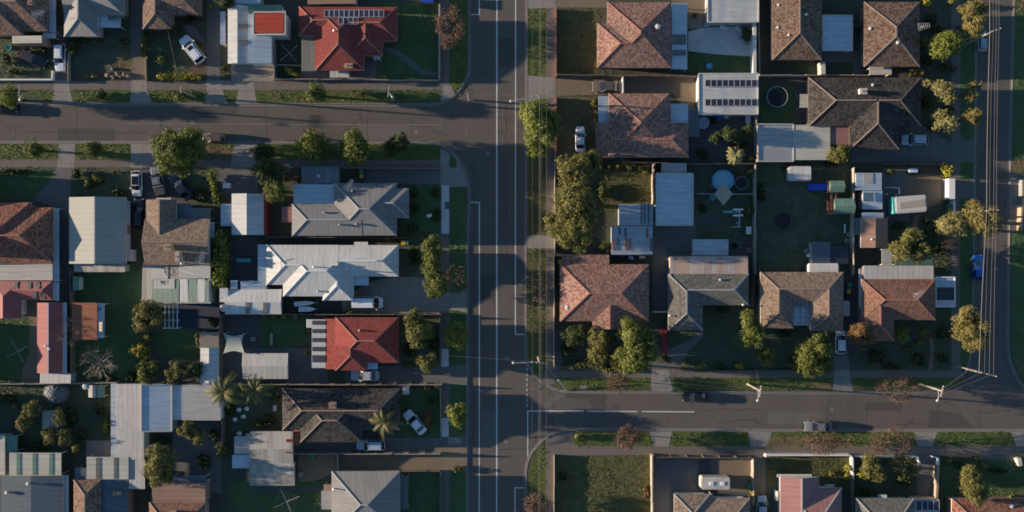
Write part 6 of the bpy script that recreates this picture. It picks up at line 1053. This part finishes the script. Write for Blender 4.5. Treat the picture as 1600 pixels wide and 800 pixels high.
def boat(label, px, py, L, Wd, head):
    X, Y = W(px, py, 1.2); o = thing('boat', label, 'boat', (X, Y, ZG)); a = R(head); c, s = math.cos(a), math.sin(a); P = lambda x, y, z: (X + x * c - y * s, Y + x * s + y * c, ZG + z); l, w = L / 20, Wd / 20; mb = MB(); st = []
    for i in range(9): t = -1 + i / 4; k = (1 - max(0, t) ** 2.2) * .96 + .04; st.append([P(t * l, -w * k, 1.25), P(t * l, -w * k * .7, .6), P(t * l, 0, .45 + max(0, t) * .4), P(t * l, w * k * .7, .6), P(t * l, w * k, 1.25)])
    for u, v in zip(st[:-1], st[1:]):
        for j in range(4): mb.face([u[j], u[j + 1], v[j + 1], v[j]])
    mb.face(st[0]); mb.build('hull', 'white', o, True); dk = MB()
    for u, v in zip(st[:-1], st[1:]): dk.face([u[0], v[0], v[4], u[4]])
    dk.build('deck', 'white', o); f = MB(); f.bar(P(-l * .1, -w * .8, 1.7), P(-l * .1, w * .8, 1.7), .05); f.bar(P(-l * .1, -w * .8, 1.25), P(-l * .1, -w * .8, 1.7), .05); f.bar(P(-l * .1, w * .8, 1.25), P(-l * .1, w * .8, 1.7), .05); f.build('windscreen_frame', 'alu', o)
    t = MB(); t.bar(P(-l, 0, .35), P(l * 1.2, 0, .35), .1); t.bar(P(-l * .3, -w, .35), P(-l * .3, w, .35), .08); t.build('trailer_frame', 'alu', o)
    for q in (-1, 1): g = MB(); g.tube([P(-l * .3, q * w * .95, .3), P(-l * .3, q * w * 1.1, .3)], [.28, .28], 12); g.build('wheel', 'black', o)
boat('upper of two white boats beside the white house wing', 476, 474, 32, 7, 4); boat('lower blunt white boat beside the dark courtyard', 480, 483, 26, 8, 0)

# ------------------------------------------------------------------ power poles and wires
PG = 'power poles along the streets'
def ptop(px, py, h): return W(px, py, h)
def ppole(label, tpx, tpy, h=8.0, arm=(1, 0), al=2.2, lamp=None, arms=1, name='utility_pole'):
    X, Y = W(tpx, tpy, h); o = thing(name, label, 'power pole', (X, Y, ZG), PG); mb = MB(); mb.tube([(X, Y, ZG), (X, Y, h * .5), (X, Y, h + .25)], [.17, .14, .11], 10); mb.build('pole', 'polewood', o, True); a = Vector((arm[0], arm[1], 0)).normalized()
    for k in range(arms):
        z = h - k * .9; c = MB(); c.bar(Vector((X, Y, z)) - a * al / 2, Vector((X, Y, z)) + a * al / 2, .12, .14); co = c.build('crossarm', 'polewood', o)
        for t in (-.46, -.18, .18, .46): i = MB(); p = Vector((X, Y, z)) + a * al * t; i.lathe(p.x, p.y, [(.03, z + .05), (.07, z + .1), (.07, z + .18), (.03, z + .24)], 8); i.build('insulator', 'trim', co)
    if lamp:
        lx, ly = W(lamp[0], lamp[1], h - .8); l = MB(); l.tube([(X, Y, h - 1.3), ((X + lx) / 2, (Y + ly) / 2, h - .75), (lx, ly, h - .75)], [.05, .045, .04], 8); lo = l.build('lamp_arm', 'alu', o, True); q = MB(); q.lathe(lx, ly, [(.06, h - .72), (.17, h - .78), (.2, h - .9), (.1, h - .96)], 12); q.build('lamp_head', 'lamp_w', lo)
    return X, Y
def wire(label, pts, grp, r=.022, sag=.5, sub=14):
    """pts: (X, Y, Z) supports in metres"""
    mb = MB(); o = None
    for a, b in zip(pts[:-1], pts[1:]):
        L = math.dist(a[:2], b[:2]); sg = sag * (L / 40) ** 2; q = []
        for i in range(sub + 1): t = i / sub; q.append((a[0] + (b[0] - a[0]) * t, a[1] + (b[1] - a[1]) * t, a[2] + (b[2] - a[2]) * t - 4 * sg * t * (1 - t)))
        mb.tube(q, [r] * len(q), 5)
    return tag(mb.build('power_line', 'wire', None, True, pts[0]), label, 'power line', grp)
WG = 'overhead power lines'
a1 = ppole('power pole with a lamp arm reaching over the main road at the upper street', 843, 149, 8, (1, .12), 2.4, (798, 158)); a2 = ppole('power pole with a lamp arm reaching over the main road at the lower street', 843, 567, 8, (1, -.1), 2.4, (802, 567), 2)
def off(p, d, z=8.25): return (p[0] + d, p[1], z)
na = (a1[0], 48, 8.25); sb = (a2[0] - .3, -66, 8.25)
for lab, d, r, dz in (('outermost main road wire nearest the road', -1.05, .012, 0), ('thick pale main road wire beside the outermost one', 0, .024, -.5), ('middle thin main road wire', .3, .011, 0), ('main road wire nearest the footpath', 1.05, .014, 0), ('low service cable along the main road poles', .15, .014, -1.4)): wire(lab, [off((na[0], na[1]), d, 8.25 + dz), off(a1, d, 8.25 + dz), off(a2, d, 8.25 + dz), off((sb[0], sb[1]), d, 8.25 + dz)], WG, r)
wire('cross wire spanning the main road at the upper street corner', [(*a1, 7.2), (*W(731, 147, 5.5), 5.5)], WG, .03); u = [ppole('thin street pole by the yellow green tree on the upper street', 30, 145, 7.0, (.05, 1), 1.9, (31, 156)), ppole('slender service pole on the verge by the clipped hedge', 283, 141, 6.5, (0, 1), .8), ppole('street pole with a short lamp arm near the upper street corner', 607, 144, 7.0, (.1, 1), 1.4, (613, 151))]
wire('long thin wire above the upper street verge', [(-95, u[0][1] + .4, 7.2), (*u[0], 7.2), (*u[1], 6.7), (*u[2], 7.2), (*W(731, 147, 5.5), 5.5)], WG, .022); wire('drooping service wire crossing the upper street', [(*u[0], 6.9), (*W(10, 235, 3), 3.0)], WG, .015); ppole('small pole at the kerb return of the upper street corner', 731, 147, 5.5, (1, 0), .4)
wire('service wire from the slender pole to the brown tiled roof', [(*u[1], 6.6), (*W(262, 48, 3.2), 3.2)], WG, .015)
wire('diagonal stay wire at the lower street corner', [(*W(852, 570, 7), 7.0), (*W(886, 611, .2), .2)], WG, .03, 0); mb = MB(); p, q = W(872, 594, 2.2), W(885, 610, .25); mb.bar((*p, 2.3), (*q, .25), .16); tag(mb.build('stay_guard', 'white', None, False, (*q, ZG)), 'white guard sleeve low on the corner stay wire', 'guard')
c1 = ppole('power pole with a tilted crossarm above the pale blue car', 1551, 49, 8.3, (1, .38), 2.6); c2 = ppole('power pole with a level crossarm inside the khaki tree', 1546, 329, 8.3, (1, .06), 2.7); c3 = ppole('corner power pole with a long slanted crossarm', 1533, 582, 8.3, (1, -.26), 4.9, None, 2)
for lab, d0, d1, d2, r in (('thick double cable along the far street', -.5, -.5, -.4, .048), ('thin wire just beside the thick far street cable', .0, -.1, .4, .016), ('middle far street wire', .45, .55, 1.1, .02), ('outer far street wire', .85, .95, 1.75, .02)): wire(lab, [(c1[0] + d0 - .0, 48, 8.5), (c1[0] + d0, c1[1] + d0 * .3, 8.5), (c2[0] + d1, c2[1], 8.5), (c3[0] + d2, c3[1] - d2 * .26, 8.5)], WG, r)
b1 = ppole('corner lamp pole leaning arm over the lower street', 1472, 611, 8.0, (.25, 1), 1.6, (1465, 626)); b2 = ppole('power pole on the lower street verge beside the white van driveway', 1188, 611, 8.0, (.15, 1), 1.6, (1184, 626))
for i, (lab, d, e) in enumerate((('upper of the three linking wires at the far corner', .5, -1.6), ('middle of the three linking wires at the far corner', .0, .2), ('lowest of the three linking wires at the far corner', -.5, 1.5))): wire(lab, [(c3[0] + e, c3[1] - e * .26, 8.1), (b1[0] + d * .3, b1[1] + d, 8.25)], WG, .03)
for lab, d in (('upper wire along the lower street verge', .55), ('lower wire along the lower street verge', -.2)): wire(lab, [(b1[0], b1[1] + d, 8.2), (b2[0], b2[1] + d, 8.2), (a2[0], a2[1] - .6 + d * .5, 7.6)], WG, .018)
for lab, a, b in (('service wire crossing the tree by the lower street', (b2[0], b2[1], 7.5), (*W(1172, 512, 3.2), 3.2)), ('service wire over the grey house corner trees', (*a2, 7.2), (*W(690, 555, 4.5), 4.5)), ('service wire falling to the pinkish terracotta house', (*a1, 7.2), (*W(950, 162, 3.2), 3.2)), ('service wire to the clipped oval tree house', (*c1, 7.6), (*W(1440, 82, 3.2), 3.2))): wire(lab, [a, b], WG, .015)

# ------------------------------------------------------------------ yard things
def clothesline(label, px, py, arm, rot=45, h=2.0):
    X, Y = W(px, py, h); o = thing('clothesline', label, 'clothesline', (X, Y, ZG), 'rotary clotheslines'); mb = MB(); mb.tube([(X, Y, ZG), (X, Y, h)], [.05, .04], 8); mb.build('post', 'alu', o, True); e = []
    for k in range(4): a = R(rot + 90 * k); q = (X + math.cos(a) * arm / 10, Y + math.sin(a) * arm / 10, h + .25); e.append(q); b = MB(); b.bar((X, Y, h - .05), q, .075); b.build('arm', 'galv', o)
    ln = MB()
    for f in (.45, .65, .85, .98):
        for k in range(4): p, q = e[k], e[(k + 1) % 4]; c = Vector((X, Y, h - .02)); ln.bar(c.lerp(Vector(p), f), c.lerp(Vector(q), f), .014)
    ln.build('line', 'wire', o)
clothesline('rotary clothesline beside the red solar house', 452, 83, 18, 42); clothesline('rotary clothesline on the dark lawn by the pink shed', 28, 549, 19, 28); clothesline('rotary clothesline on the lawn at the bottom edge', 448, 784, 22, 24)
def trampoline(label, px, py, r, h=.85, rim='black', net=True, ringc=None):
    X, Y = W(px, py, h); o = thing('trampoline', label, 'trampoline', (X, Y, ZG), 'trampolines'); rr = r / 10; mb = MB(); mb.lathe(X, Y, [(rr * .82, h - .01), (rr * .81, h)], 32); mb.build('mat', 'net', o); f = MB()
    for k in range(32): a, b = k * 6.2832 / 32, (k + 1) * 6.2832 / 32; f.face([(X + rr * .82 * math.cos(a), Y + rr * .82 * math.sin(a), h + .02), (X + rr * math.cos(a), Y + rr * math.sin(a), h + .02), (X + rr * math.cos(b), Y + rr * math.sin(b), h + .02), (X + rr * .82 * math.cos(b), Y + rr * .82 * math.sin(b), h + .02)])
    f.build('safety_pad', rim, o)
    for k in range(6):
        a = k * 1.0472; g = MB(); g.bar((X + rr * math.cos(a), Y + rr * math.sin(a), ZG), (X + rr * math.cos(a), Y + rr * math.sin(a), h), .05); g.build('leg', 'alu', o)
        if net: g = MB(); g.bar((X + rr * 1.02 * math.cos(a), Y + rr * 1.02 * math.sin(a), h), (X + rr * 1.05 * math.cos(a), Y + rr * 1.05 * math.sin(a), h + 1.7), .05); g.build('net_pole', 'black', o)
    if net:
        g = MB()
        for k in range(32): a, b = k * 6.2832 / 32, (k + 1) * 6.2832 / 32; g.bar((X + rr * 1.05 * math.cos(a), Y + rr * 1.05 * math.sin(a), h + 1.7), (X + rr * 1.05 * math.cos(b), Y + rr * 1.05 * math.sin(b), h + 1.7), .05)
        g.build('net_ring', ringc or 'black', o)
trampoline('blue rimmed trampoline with pale curved poles in the charcoal house yard', 1210, 154, 15, .9, 'navy', True, 'alu'); trampoline('dark trampoline beside the round pool', 1159, 286, 11, .8, 'drive_d', False); trampoline('black trampoline on the big back lawn', 1223, 345, 12, .85, 'black')
def dome(label, px, py, r):
    X, Y = W(px, py, .8); o = thing('garden_dome', label, 'netted dome', (X, Y, ZG)); rr = r / 10; mb = MB()
    for k in range(12):
        a = k * 6.2832 / 12; p = [(X + rr * math.cos(t) * math.cos(a), Y + rr * .92 * math.cos(t) * math.sin(a), ZG + 1.7 * math.sin(t)) for t in [i * 1.5708 / 7 for i in range(8)]]; mb.tube(p, [.035] * 8, 4)
    for t in (.3, .7, 1.1): p = [(X + rr * math.cos(t) * math.cos(k * .2618), Y + rr * .92 * math.cos(t) * math.sin(k * .2618), ZG + 1.7 * math.sin(t)) for k in range(25)]; mb.tube(p, [.03] * 25, 4)
    mb.build('frame', 'galv', o); c = MB(); c.lathe(X, Y, [(rr * .97 * math.cos(t), ZG + 1.64 * math.sin(t)) for t in [i * 1.55 / 6 for i in range(7)]], 12); c.build('cover', 'm_dblue', o)
dome('round netted dome beyond the long rear fence', 86, 614, 20)
def tank(label, px, py, r, h, m): X, Y = W(px, py, h); o = thing('water_tank', label, 'water tank', (X, Y, ZG)); mb = MB(); mb.lathe(X, Y, [(r / 10, ZG), (r / 10, h - .1), (r / 14, h + .12), (.1, h + .2)], 24); mb.build('tank_body', m, o); q = MB(); q.lathe(X, Y, [(.25, h + .16), (.25, h + .24)], 12); q.build('lid', 'trim', o)
tank('round pale blue water tank behind the long rear fence', 133, 604, 4.8, 1.9, 'tarp'); tank('cream round water tank at the white shed end', 350, 481, 6.5, 2.2, 'trim')
def pool(label, px, py, r):
    X, Y = W(px, py, 1.1); o = thing('swimming_pool', label, 'pool', (X, Y, ZG)); rr = r / 10; mb = MB(); mb.lathe(X, Y, [(rr, ZG), (rr, 1.2), (rr * .92, 1.2), (rr * .92, .4), (.02, .39)], 36); mb.build('pool_wall', 'poolblue', o); q = MB(); q.lathe(X, Y, [(rr * .9, 1.0), (rr * .9, 1.02)], 36); q.build('pool_water', 'water', o); l = MB()
    for s in (-.2, .2): l.bar((X - rr - .35, Y - rr * .55 + s, ZG), (X - rr * .9, Y - rr * .5 + s, 1.5), .06)
    l.build('ladder', 'alu', o)
pool('round blue above ground pool half covered by a tan umbrella', 1130, 282, 16.5)
def umbrella(label, px, py, r):
    X, Y = W(px, py, 2.6); o = thing('garden_umbrella', label, 'umbrella', (X, Y, ZG)); mb = MB(); rr = r / 10; c = [(X + rr * math.cos(R(a)), Y + rr * 1.2 * math.sin(R(a)), 2.35) for a in (0, 90, 180, 270)]
    for i in range(4): mb.face([c[i], c[(i + 1) % 4], (X, Y, 2.95)]); mb.face([(X, Y, 2.9), tuple(Vector(c[(i + 1) % 4]) - Vector((0, 0, .04))), tuple(Vector(c[i]) - Vector((0, 0, .04)))])
    mb.build('canopy', 'timber_lt', o); p = MB(); p.bar((X, Y, ZG), (X, Y, 2.95), .06); p.build('pole', 'alu', o); q = MB(); q.lathe(X, Y, [(.3, ZG), (.3, ZG + .12)], 12); q.build('base', 'trimd', o)
umbrella('square tan umbrella leaning over the round pool', 1131, 303, 14.5)
def sail(label, pts):
    P = [Vector((*W(x, y, h), h)) for x, y, h in pts]; o = thing('shade_sail', label, 'shade sail', (*P[0].xy, ZG)); mb = MB(); n = 10; G = []
    for i in range(n + 1):
        row = []
        for j in range(n + 1): u, v = i / n, j / n; p = (P[0].lerp(P[1], u)).lerp(P[3].lerp(P[2], u), v); c = (P[0] + P[1] + P[2] + P[3]) / 4; k = (math.sin(math.pi * u) * (abs(v - .5) * 2) ** 4 + math.sin(math.pi * v) * (abs(u - .5) * 2) ** 4) * .24; row.append(p.lerp(c, min(.5, k)))
        G.append(row)
    for i in range(n):
        for j in range(n): mb.face([G[i][j], G[i + 1][j], G[i + 1][j + 1], G[i][j + 1]])
    mb.build('canopy', 'sail', o)
    for p in P: q = MB(); q.bar((p.x, p.y, ZG), (p.x, p.y, p.z + .1), .09); q.build('post', 'alu', o)
sail('four pointed cream shade sail over the dark paving', [(350, 521, 3.0), (381, 522, 2.4), (382, 552, 3.0), (349, 552, 2.4)])
def pergola(label, x0, y0, x1, y1, m, nx, ny, h=2.4, slats=0, name='pergola'):
    xa, ya = W(x0, y1, h); xb, yb = W(x1, y0, h); o = thing(name, label, 'pergola', ((xa + xb) / 2, (ya + yb) / 2, ZG))
    for i in range(nx): x = xa + (xb - xa) * i / (nx - 1); b = MB(); b.bar((x, ya, h), (x, yb, h), .12, .16); b.build('rafter', m, o)
    for j in range(ny): y = ya + (yb - ya) * j / (ny - 1); b = MB(); b.bar((xa - .3, y, h - .15), (xb + .3, y, h - .15), .12, .14); b.build('beam', m, o)
    for x in (xa, xb):
        for y in (ya, yb): b = MB(); b.bar((x, y, ZG), (x, y, h - .2), .12); b.build('post', m, o)
pergola('open white pergola frame beside the paving toned navy for shade', 258, 475, 277, 513, 'alu', 4, 4); pergola('brown slatted timber lattice above the two tone shed', 313, 520, 341, 543, 'timber_lt', 14, 3)
def swing(label, px, py):
    X, Y = W(px, py, 1.9); o = thing('swing_set', label, 'swing set', (X, Y, ZG)); b = MB(); b.bar((X, Y - 1.2, 1.95), (X, Y + 1.1, 1.95), .1); b.build('top_bar', 'alu', o)
    for y in (-1.2, 1.1):
        for s in (-1, 1): q = MB(); q.bar((X, Y + y, 1.95), (X + s * .75, Y + y, ZG), .09); q.build('leg', 'white', o)
    for y in (-.6, .5):
        st = MB(); st.box(X - .12, Y + y - .22, .55, X + .12, Y + y + .22, .6); so_ = st.build('seat', 'teal', o); r = MB()
        for d in (-.2, .2): r.bar((X, Y + y + d, 1.95), (X, Y + y + d, .6), .03)
        r.build('chain', 'alu', so_)
swing('white framed swing set in the pool yard', 1155, 342)
def slide_small():
    X, Y = W(1152, 331, 1.2); o = thing('toy_slide', 'small white and teal toy slide above the swing set', 'toy slide', (X, Y, ZG)); b = MB(); b.bar((X - 2.0, Y + .05, .25), (X - .6, Y, 1.1), .4, .06); b.build('slide_chute', 'teal', o); q = MB()
    for s in (-.55, .35): q.bar((X - .6, Y + s, 1.2), (X + .9, Y + s, 1.2), .28, .2); q.bar((X + .8, Y + s, ZG), (X + .8, Y + s, 1.2), .1); q.bar((X - .5, Y + s, ZG), (X - .5, Y + s, 1.2), .1)
    q.build('frame', 'white', o)
slide_small()
def playhouse():
    X, Y = W(1316, 305, 2); o = thing('climbing_frame', 'orange timber climbing frame with two green roofed cubbies and a blue slide', 'climbing frame', (X, Y, ZG))
    for (x0, y0, x1, y1) in ((1297, 282, 1320, 300), (1304, 310, 1336, 334)):
        xa, ya = W(x0, y1, 2.6); xb, yb = W(x1, y0, 2.6); ym = (ya + yb) / 2; r = MB()
        r.face([(xa, ya, 2.3), (xb, ya, 2.3), (xb, ym, 3.0), (xa, ym, 3.0)]); r.face([(xa, ym, 3.0), (xb, ym, 3.0), (xb, yb, 2.3), (xa, yb, 2.3)]); r.face([(xa, ya, 2.3), (xa, ym, 3.0), (xa, yb, 2.3)]); r.face([(xb, ya, 2.3), (xb, yb, 2.3), (xb, ym, 3.0)]); r.face([(xa, ya, 2.29), (xa, yb, 2.29), (xb, yb, 2.29), (xb, ya, 2.29)]); r.build('cubby_roof', 'm_green', o)
        w = MB(); w.box(xa + .2, ya + .2, 1.1, xb - .2, yb - .2, 2.28); w.build('cubby_wall', 'redwood', o)
        for x in (xa + .25, xb - .25):
            for y in (ya + .25, yb - .25): p = MB(); p.bar((x, y, ZG), (x, y, 1.1), .12); p.build('post', 'redwood', o)
    a = W(1264, 292.5, .6); b = W(1296, 292.5, 1.3); s = MB(); s.bar((*a, .3), (*b, 1.35), .95, .08); 
    for d in (-.45, .45): s.bar((a[0], a[1] + d, .42), (b[0], b[1] + d, 1.47), .08, .2)
    s.build('slide', 'blueplastic', o)
    for x in (1299, 1306): f = MB(); p, q = W(x, 300, 1.6), W(x, 332, 1.6); f.bar((*p, 1.6), (*q, 1.6), .3, .12); f.build('bridge_beam', 'redwood', o)
    for k, (x0, y0, x1, y1) in enumerate(((1294, 284, 1299, 300), (1293, 314, 1303, 334))):
        for (u, v) in ((x0, y0), (x0, y1)): p = W(u, v, 1.7); f = MB(); f.bar((*p, ZG), (*p, 1.9), .14); f.build('post', 'redwood', o)
        f = MB(); p, q = W(x0, y0, 1.8), W(x0, y1, 1.8); f.bar((*p, 1.85), (*q, 1.85), .16); p, q = W(x0, y1, 1.8), W(x1, y1, 1.8); f.bar((*p, 1.85), (*q, 1.85), .16); f.build('handrail', 'redwood', o); d = MB(); p, q = W(x0, y1, 1.1), W(x1, y0, 1.1); d.box(p[0], p[1], 1.0, q[0], q[1], 1.1); d.build('deck', 'redwood', o)
playhouse()
def goal(): 
    X, Y = W(1396, 298, 1.5); o = thing('garden_arch', 'pale two legged garden frame on the dark yard', 'garden frame', (X, Y, ZG)); b = MB()
    pts = [W(1386, 293, 1.8), W(1405, 293, 1.8), W(1405, 303, 1.8), W(1387, 303, 1.8)]
    b.bar((*pts[1], 1.8), (*pts[2], 1.8), .16); b.bar((*pts[0], 1.8), (*pts[1], 1.8), .1); b.build('frame', 'alu', o)
    for p in pts: q = MB(); q.bar((*p, ZG), (*p, 1.8), .12); q.build('post', 'white', o)
goal()
def bin_(label, px, py, lid, body='greenbin'):
    X, Y = W(px, py, 1.05); o = thing('wheelie_bin', label, 'bin', (X, Y, ZG), 'wheelie bins'); b = MB(); b.prism([(X - .26, Y - .3), (X + .26, Y - .3), (X + .26, Y + .3), (X - .26, Y + .3)], ZG + .04, ZG + .98); b.build('bin_body', body, o); l = MB(); l.prism([(X - .31, Y - .36), (X + .31, Y - .36), (X + .31, Y + .36), (X - .31, Y + .36)], ZG + .98, lambda x, y: ZG + 1.06 + .02 * (x > X)); l.build('lid', lid, o)
    for s in (-1, 1): w = MB(); w.tube([(X + s * .2, Y - .3, ZG + .12), (X + s * .28, Y - .3, ZG + .12)], [.11, .11], 10); w.build('wheel', 'black', o)
bin_('green lidded wheelie bin between tan and orange houses', 1327, 445, 'greenbin'); bin_('yellow lidded wheelie bin between tan and orange houses', 1326, 455, 'yellowbin'); bin_('green lidded wheelie bin beside the white gate wall', 1484, 322, 'greenbin'); bin_('orange lidded wheelie bin beside the white gate wall', 1484, 329, 'yellowbin'); bin_('green wheelie bin behind the grey metal house driveway', 565, 269, 'greenbin'); bin_('yellow lidded wheelie bin on the grey house driveway', 565, 275, 'yellowbin'); bin_('yellow lidded wheelie bin behind the white metal house', 630, 379, 'yellowbin'); bin_('green wheelie bin near the orange autumn bush', 635, 379, 'greenbin'); bin_('orange lidded bin at the terracotta corner house', 875, 409, 'yellowbin'); bin_('green wheelie bin beside the old two gabled shed', 488, 713, 'greenbin'); bin_('green lidded bin at the white caravan', 1171, 760, 'greenbin')
def pad(name, label, cat, x0, y0, x1, y1, h, m, extra=None):
    xa, ya = W(x0, y1, h); xb, yb = W(x1, y0, h); o = thing(name, label, cat, ((xa + xb) / 2, (ya + yb) / 2, ZG)); b = MB(); b.box(xa, ya, h - .06, xb, yb, h); b.build('top', m, o)
    for x in (xa + .08, xb - .08):
        for y in (ya + .08, yb - .08): q = MB(); q.bar((x, y, ZG), (x, y, h - .06), .06); q.build('leg', 'alu', o)
pad('garden_table', 'pale teal bench in the black courtyard', 'bench', 369.5, 404, 392, 409.5, .9, 'teal'); pad('garden_table', 'cream outdoor table in the charcoal house yard', 'table', 1243, 0, 1244, 1, .7, 'trim') if False else 0
pad('garden_table', 'white oblong table on the shaded driveway paving', 'table', 348, 286, 360, 294, .8, 'white'); pad('outdoor_bench', 'long white plank bench on the big lawn edge', 'bench', 1319, 350, 1321.5, 364, .5, 'white'); pad('garden_table', 'narrow pale bench on the small green lawn', 'bench', 422, 521, 426, 540, .5, 'timber_lt'); pad('garden_table', 'white table by the pool yard rear fence', 'table', 1166, 354, 1174, 366, .8, 'white'); pad('barbecue', 'pale blue box beside the solar garage yard', 'storage box', 1165, 180, 1173, 192, .9, 'tarp')
def chair(px, py, label, m='white'):
    X, Y = W(px, py, .6); o = thing('garden_chair', label, 'chair', (X, Y, ZG), 'white chairs on the palm lawn'); s = MB(); s.lathe(X, Y, [(.3, .44), (.34, .48), (.3, .52)], 14); s.build('seat', m, o); b = MB(); b.tube([(X - .3, Y - .16, .5), (X - .36, Y, .85), (X - .3, Y + .16, .5)], [.04] * 3, 6); b.build('backrest', m, o)
    for k in range(4): a = .785 + k * 1.571; l = MB(); l.bar((X + .2 * math.cos(a), Y + .2 * math.sin(a), .45), (X + .3 * math.cos(a), Y + .3 * math.sin(a), ZG), .04); l.build('leg', m, o)
for p in ((373.5, 640.5, 'white round chair nearest the large palm'), (385.5, 639, 'white round chair nearest the charcoal house corner'), (380.5, 651, 'white round chair at the inner side of the ring'), (367, 655.5, 'white round chair lowest in the ring of four')): chair(*p)
for p, l in (((387, 681), 'white round chair against the old shed roof corner'), ((374, 677.5), 'small pale chair by the grey side roof')): chair(*p, l)
for i, (x, y) in enumerate(((1105, 38), (1128, 42), (1134, 44), (1152, 43), (1156, 46))): chair(x, y, ['white patio chair nearest the garage corner', 'white patio chair in the middle of the patio edge', 'white patio chair just below the middle one', 'white patio chair by the dark patio bush', 'lowest white patio chair by the dark patio bush'][i])
def blob(name, label, cat, px, py, r, h, m): X, Y = W(px, py, h); mb = MB(); mb.lathe(X, Y, [(r / 10, ZG), (r / 10 * 1.05, ZG + h * .6), (r / 10, ZG + h), (r / 10 * .85, ZG + h * .98), (r / 10 * .8, ZG + h * .6), (.02, ZG + h * .55)], 20); return tag(mb.build(name, m, None, True, (X, Y, ZG)), label, cat)
blob('paddling_pool', 'small round blue paddling pool on the dark lawn', 'paddling pool', 1108.5, 103, 4.8, .4, 'poolblue'); blob('paddling_pool', 'pale round covered spa in the tarped yard', 'spa', 1099, 192, 9, .8, 'tarp'); blob('sandpit', 'teal shell sandpit beside the tan umbrella', 'sandpit', 1113.5, 309, 5, .25, 'teal'); blob('planter', 'green round planter on the white wagon lawn', 'planter', 48.5, 73.5, 2.4, .5, 'greygreen'); blob('planter', 'pale green planter by the rock garden', 'planter', 172.5, 107, 2.4, .5, 'greygreen'); blob('fire_pit', 'dark round fire pit by the pale pergola', 'fire pit', 1148, 384, 4, .5, 'black'); blob('planter', 'teal planter at the top corner edge of the dark lawn', 'planter', 14, 74, 4, .5, 'teal')
g = random.Random(4)
for i, (x, y, r) in enumerate(((168, 117, 4.5), (176, 119, 4), (183, 116, 4), (188, 120, 3), (194, 117, 4.5), (200, 119, 4))):
    X, Y = W(x, y, .4); mb = MB(); n = 7; rr = r / 10
    for k in range(3):
        pass
    mb.lathe(X, Y, [(rr, ZG - .05), (rr * 1.05, ZG + .2), (rr * .7, ZG + .45), (rr * .2, ZG + .52)], 7); mb.v = [(a + g.uniform(-.08, .08), b + g.uniform(-.08, .08), c + g.uniform(-.06, .06)) for a, b, c in mb.v]
    tag(mb.build('boulder', 'stone', None, False, (X, Y, ZG)), ['sandy boulder at the start of the rock garden row', 'sandy boulder second in the rock garden row', 'sandy boulder third in the rock garden row', 'smallest sandy boulder in the rock garden row', 'big sandy boulder near the light driveway', 'sandy boulder touching the light driveway'][i], 'boulder', 'rock garden boulders')
# red painted strip beside the drive, motor mower sized bits
X0, Y0 = W(1033, 552, .3); X1, Y1 = W(1042, 510, .3); mb = MB(); mb.box(X0, Y0, ZG, X1, Y1, ZG + .35); tag(mb.build('garden_bed', 'redp', None, False, (X0, Y0, ZG)), 'red walled strip bed beside the slate house path', 'garden bed')
trailer = caravan('white motor trailer between tan and orange houses', 'trailer', 'utility_trailer', 1322, 482, 24, 11, 90, 1.0, 'greygreen', False, .35)

def hose(label, px, py, r):
    X, Y = W(px, py, .2); mb = MB()
    for q in range(3): mb.tube([(X + (r / 10 - q * .06) * math.cos(k * .3142), Y + (r / 10 - q * .06) * math.sin(k * .3142), ZG + .05 + q * .06) for k in range(20)], [.035] * 20, 6)
    tag(mb.build('garden_hose', 'greygreen', None, True, (X, Y, ZG)), label, 'hose')
hose('upper pale coiled hose on the big lawn edge', 1327, 366, 3.2); hose('lower pale coiled hose on the big lawn edge', 1324, 376, 3.2)
def crate(label, px, py, w, d, h, m, rot=0):
    X, Y = W(px, py, h); o = thing('storage_box', label, 'storage box', (X, Y, ZG)); c, s_ = math.cos(R(rot)), math.sin(R(rot)); tr = lambda a, b: (X + a * c - b * s_, Y + a * s_ + b * c); w /= 20; d /= 20
    b = MB(); b.prism([tr(-w, -d), tr(w, -d), tr(w, d), tr(-w, d)], ZG, h); b.build('box_body', m, o); l = MB(); w += .04; d += .04; l.prism([tr(-w, -d), tr(w, -d), tr(w, d), tr(-w, d)], h, h + .07); l.build('lid', m, o)
for a in (('white box beside the dark slumped shed', 1264, 399, 5, 5, .8, 'white'), ('grey box pushed against the dark slumped shed', 1259, 392, 6, 4, .6, 'galv', 20), ('dark blue box beside the patched iron shed wall', 972, 402, 8, 5, .8, 'navy', 10), ('pale crate by the patched iron shed', 986, 403, 7, 4, .7, 'tarp', -15), ('timber crate near the patched iron shed corner', 1003, 402, 8, 4, .6, 'timber_lt', 5), ('brown crate beside the dark round fire pit', 1171, 391, 9, 7, .7, 'timber'), ('blue toy box below the solar garage', 1123, 184, 9, 4, .6, 'blueplastic', 12), ('pale box below the solar garage wall', 1135, 183, 6, 4, .6, 'tarp', -8), ('white meter box against the pink house wall', 1214, 775, 3, 14, 1.4, 'white'), ('white crate on the dark lawn of the grey house', 671, 337, 7, 4, .5, 'white', 15), ('grey compost box behind the striped awning house', 395, 530, 6, 6, .8, 'galv'), ('timber planter crate on the brown driveway edge', 470, 741, 6, 5, .5, 'timber_lt', 8), ('blue grey box behind the charcoal house corner', 430, 618, 6, 5, .8, 'tarp', 20), ('cream cabinet beside the charcoal house side path', 429, 638, 4, 8, 1.0, 'trim'), ('pale shed box at the charcoal house fence end', 634, 610, 9, 12, 1.6, 'greygreen'), ('cream heater box at the tan house rear wall', 1281, 408, 5, 4, 1.0, 'trim', 30)): crate(*a)
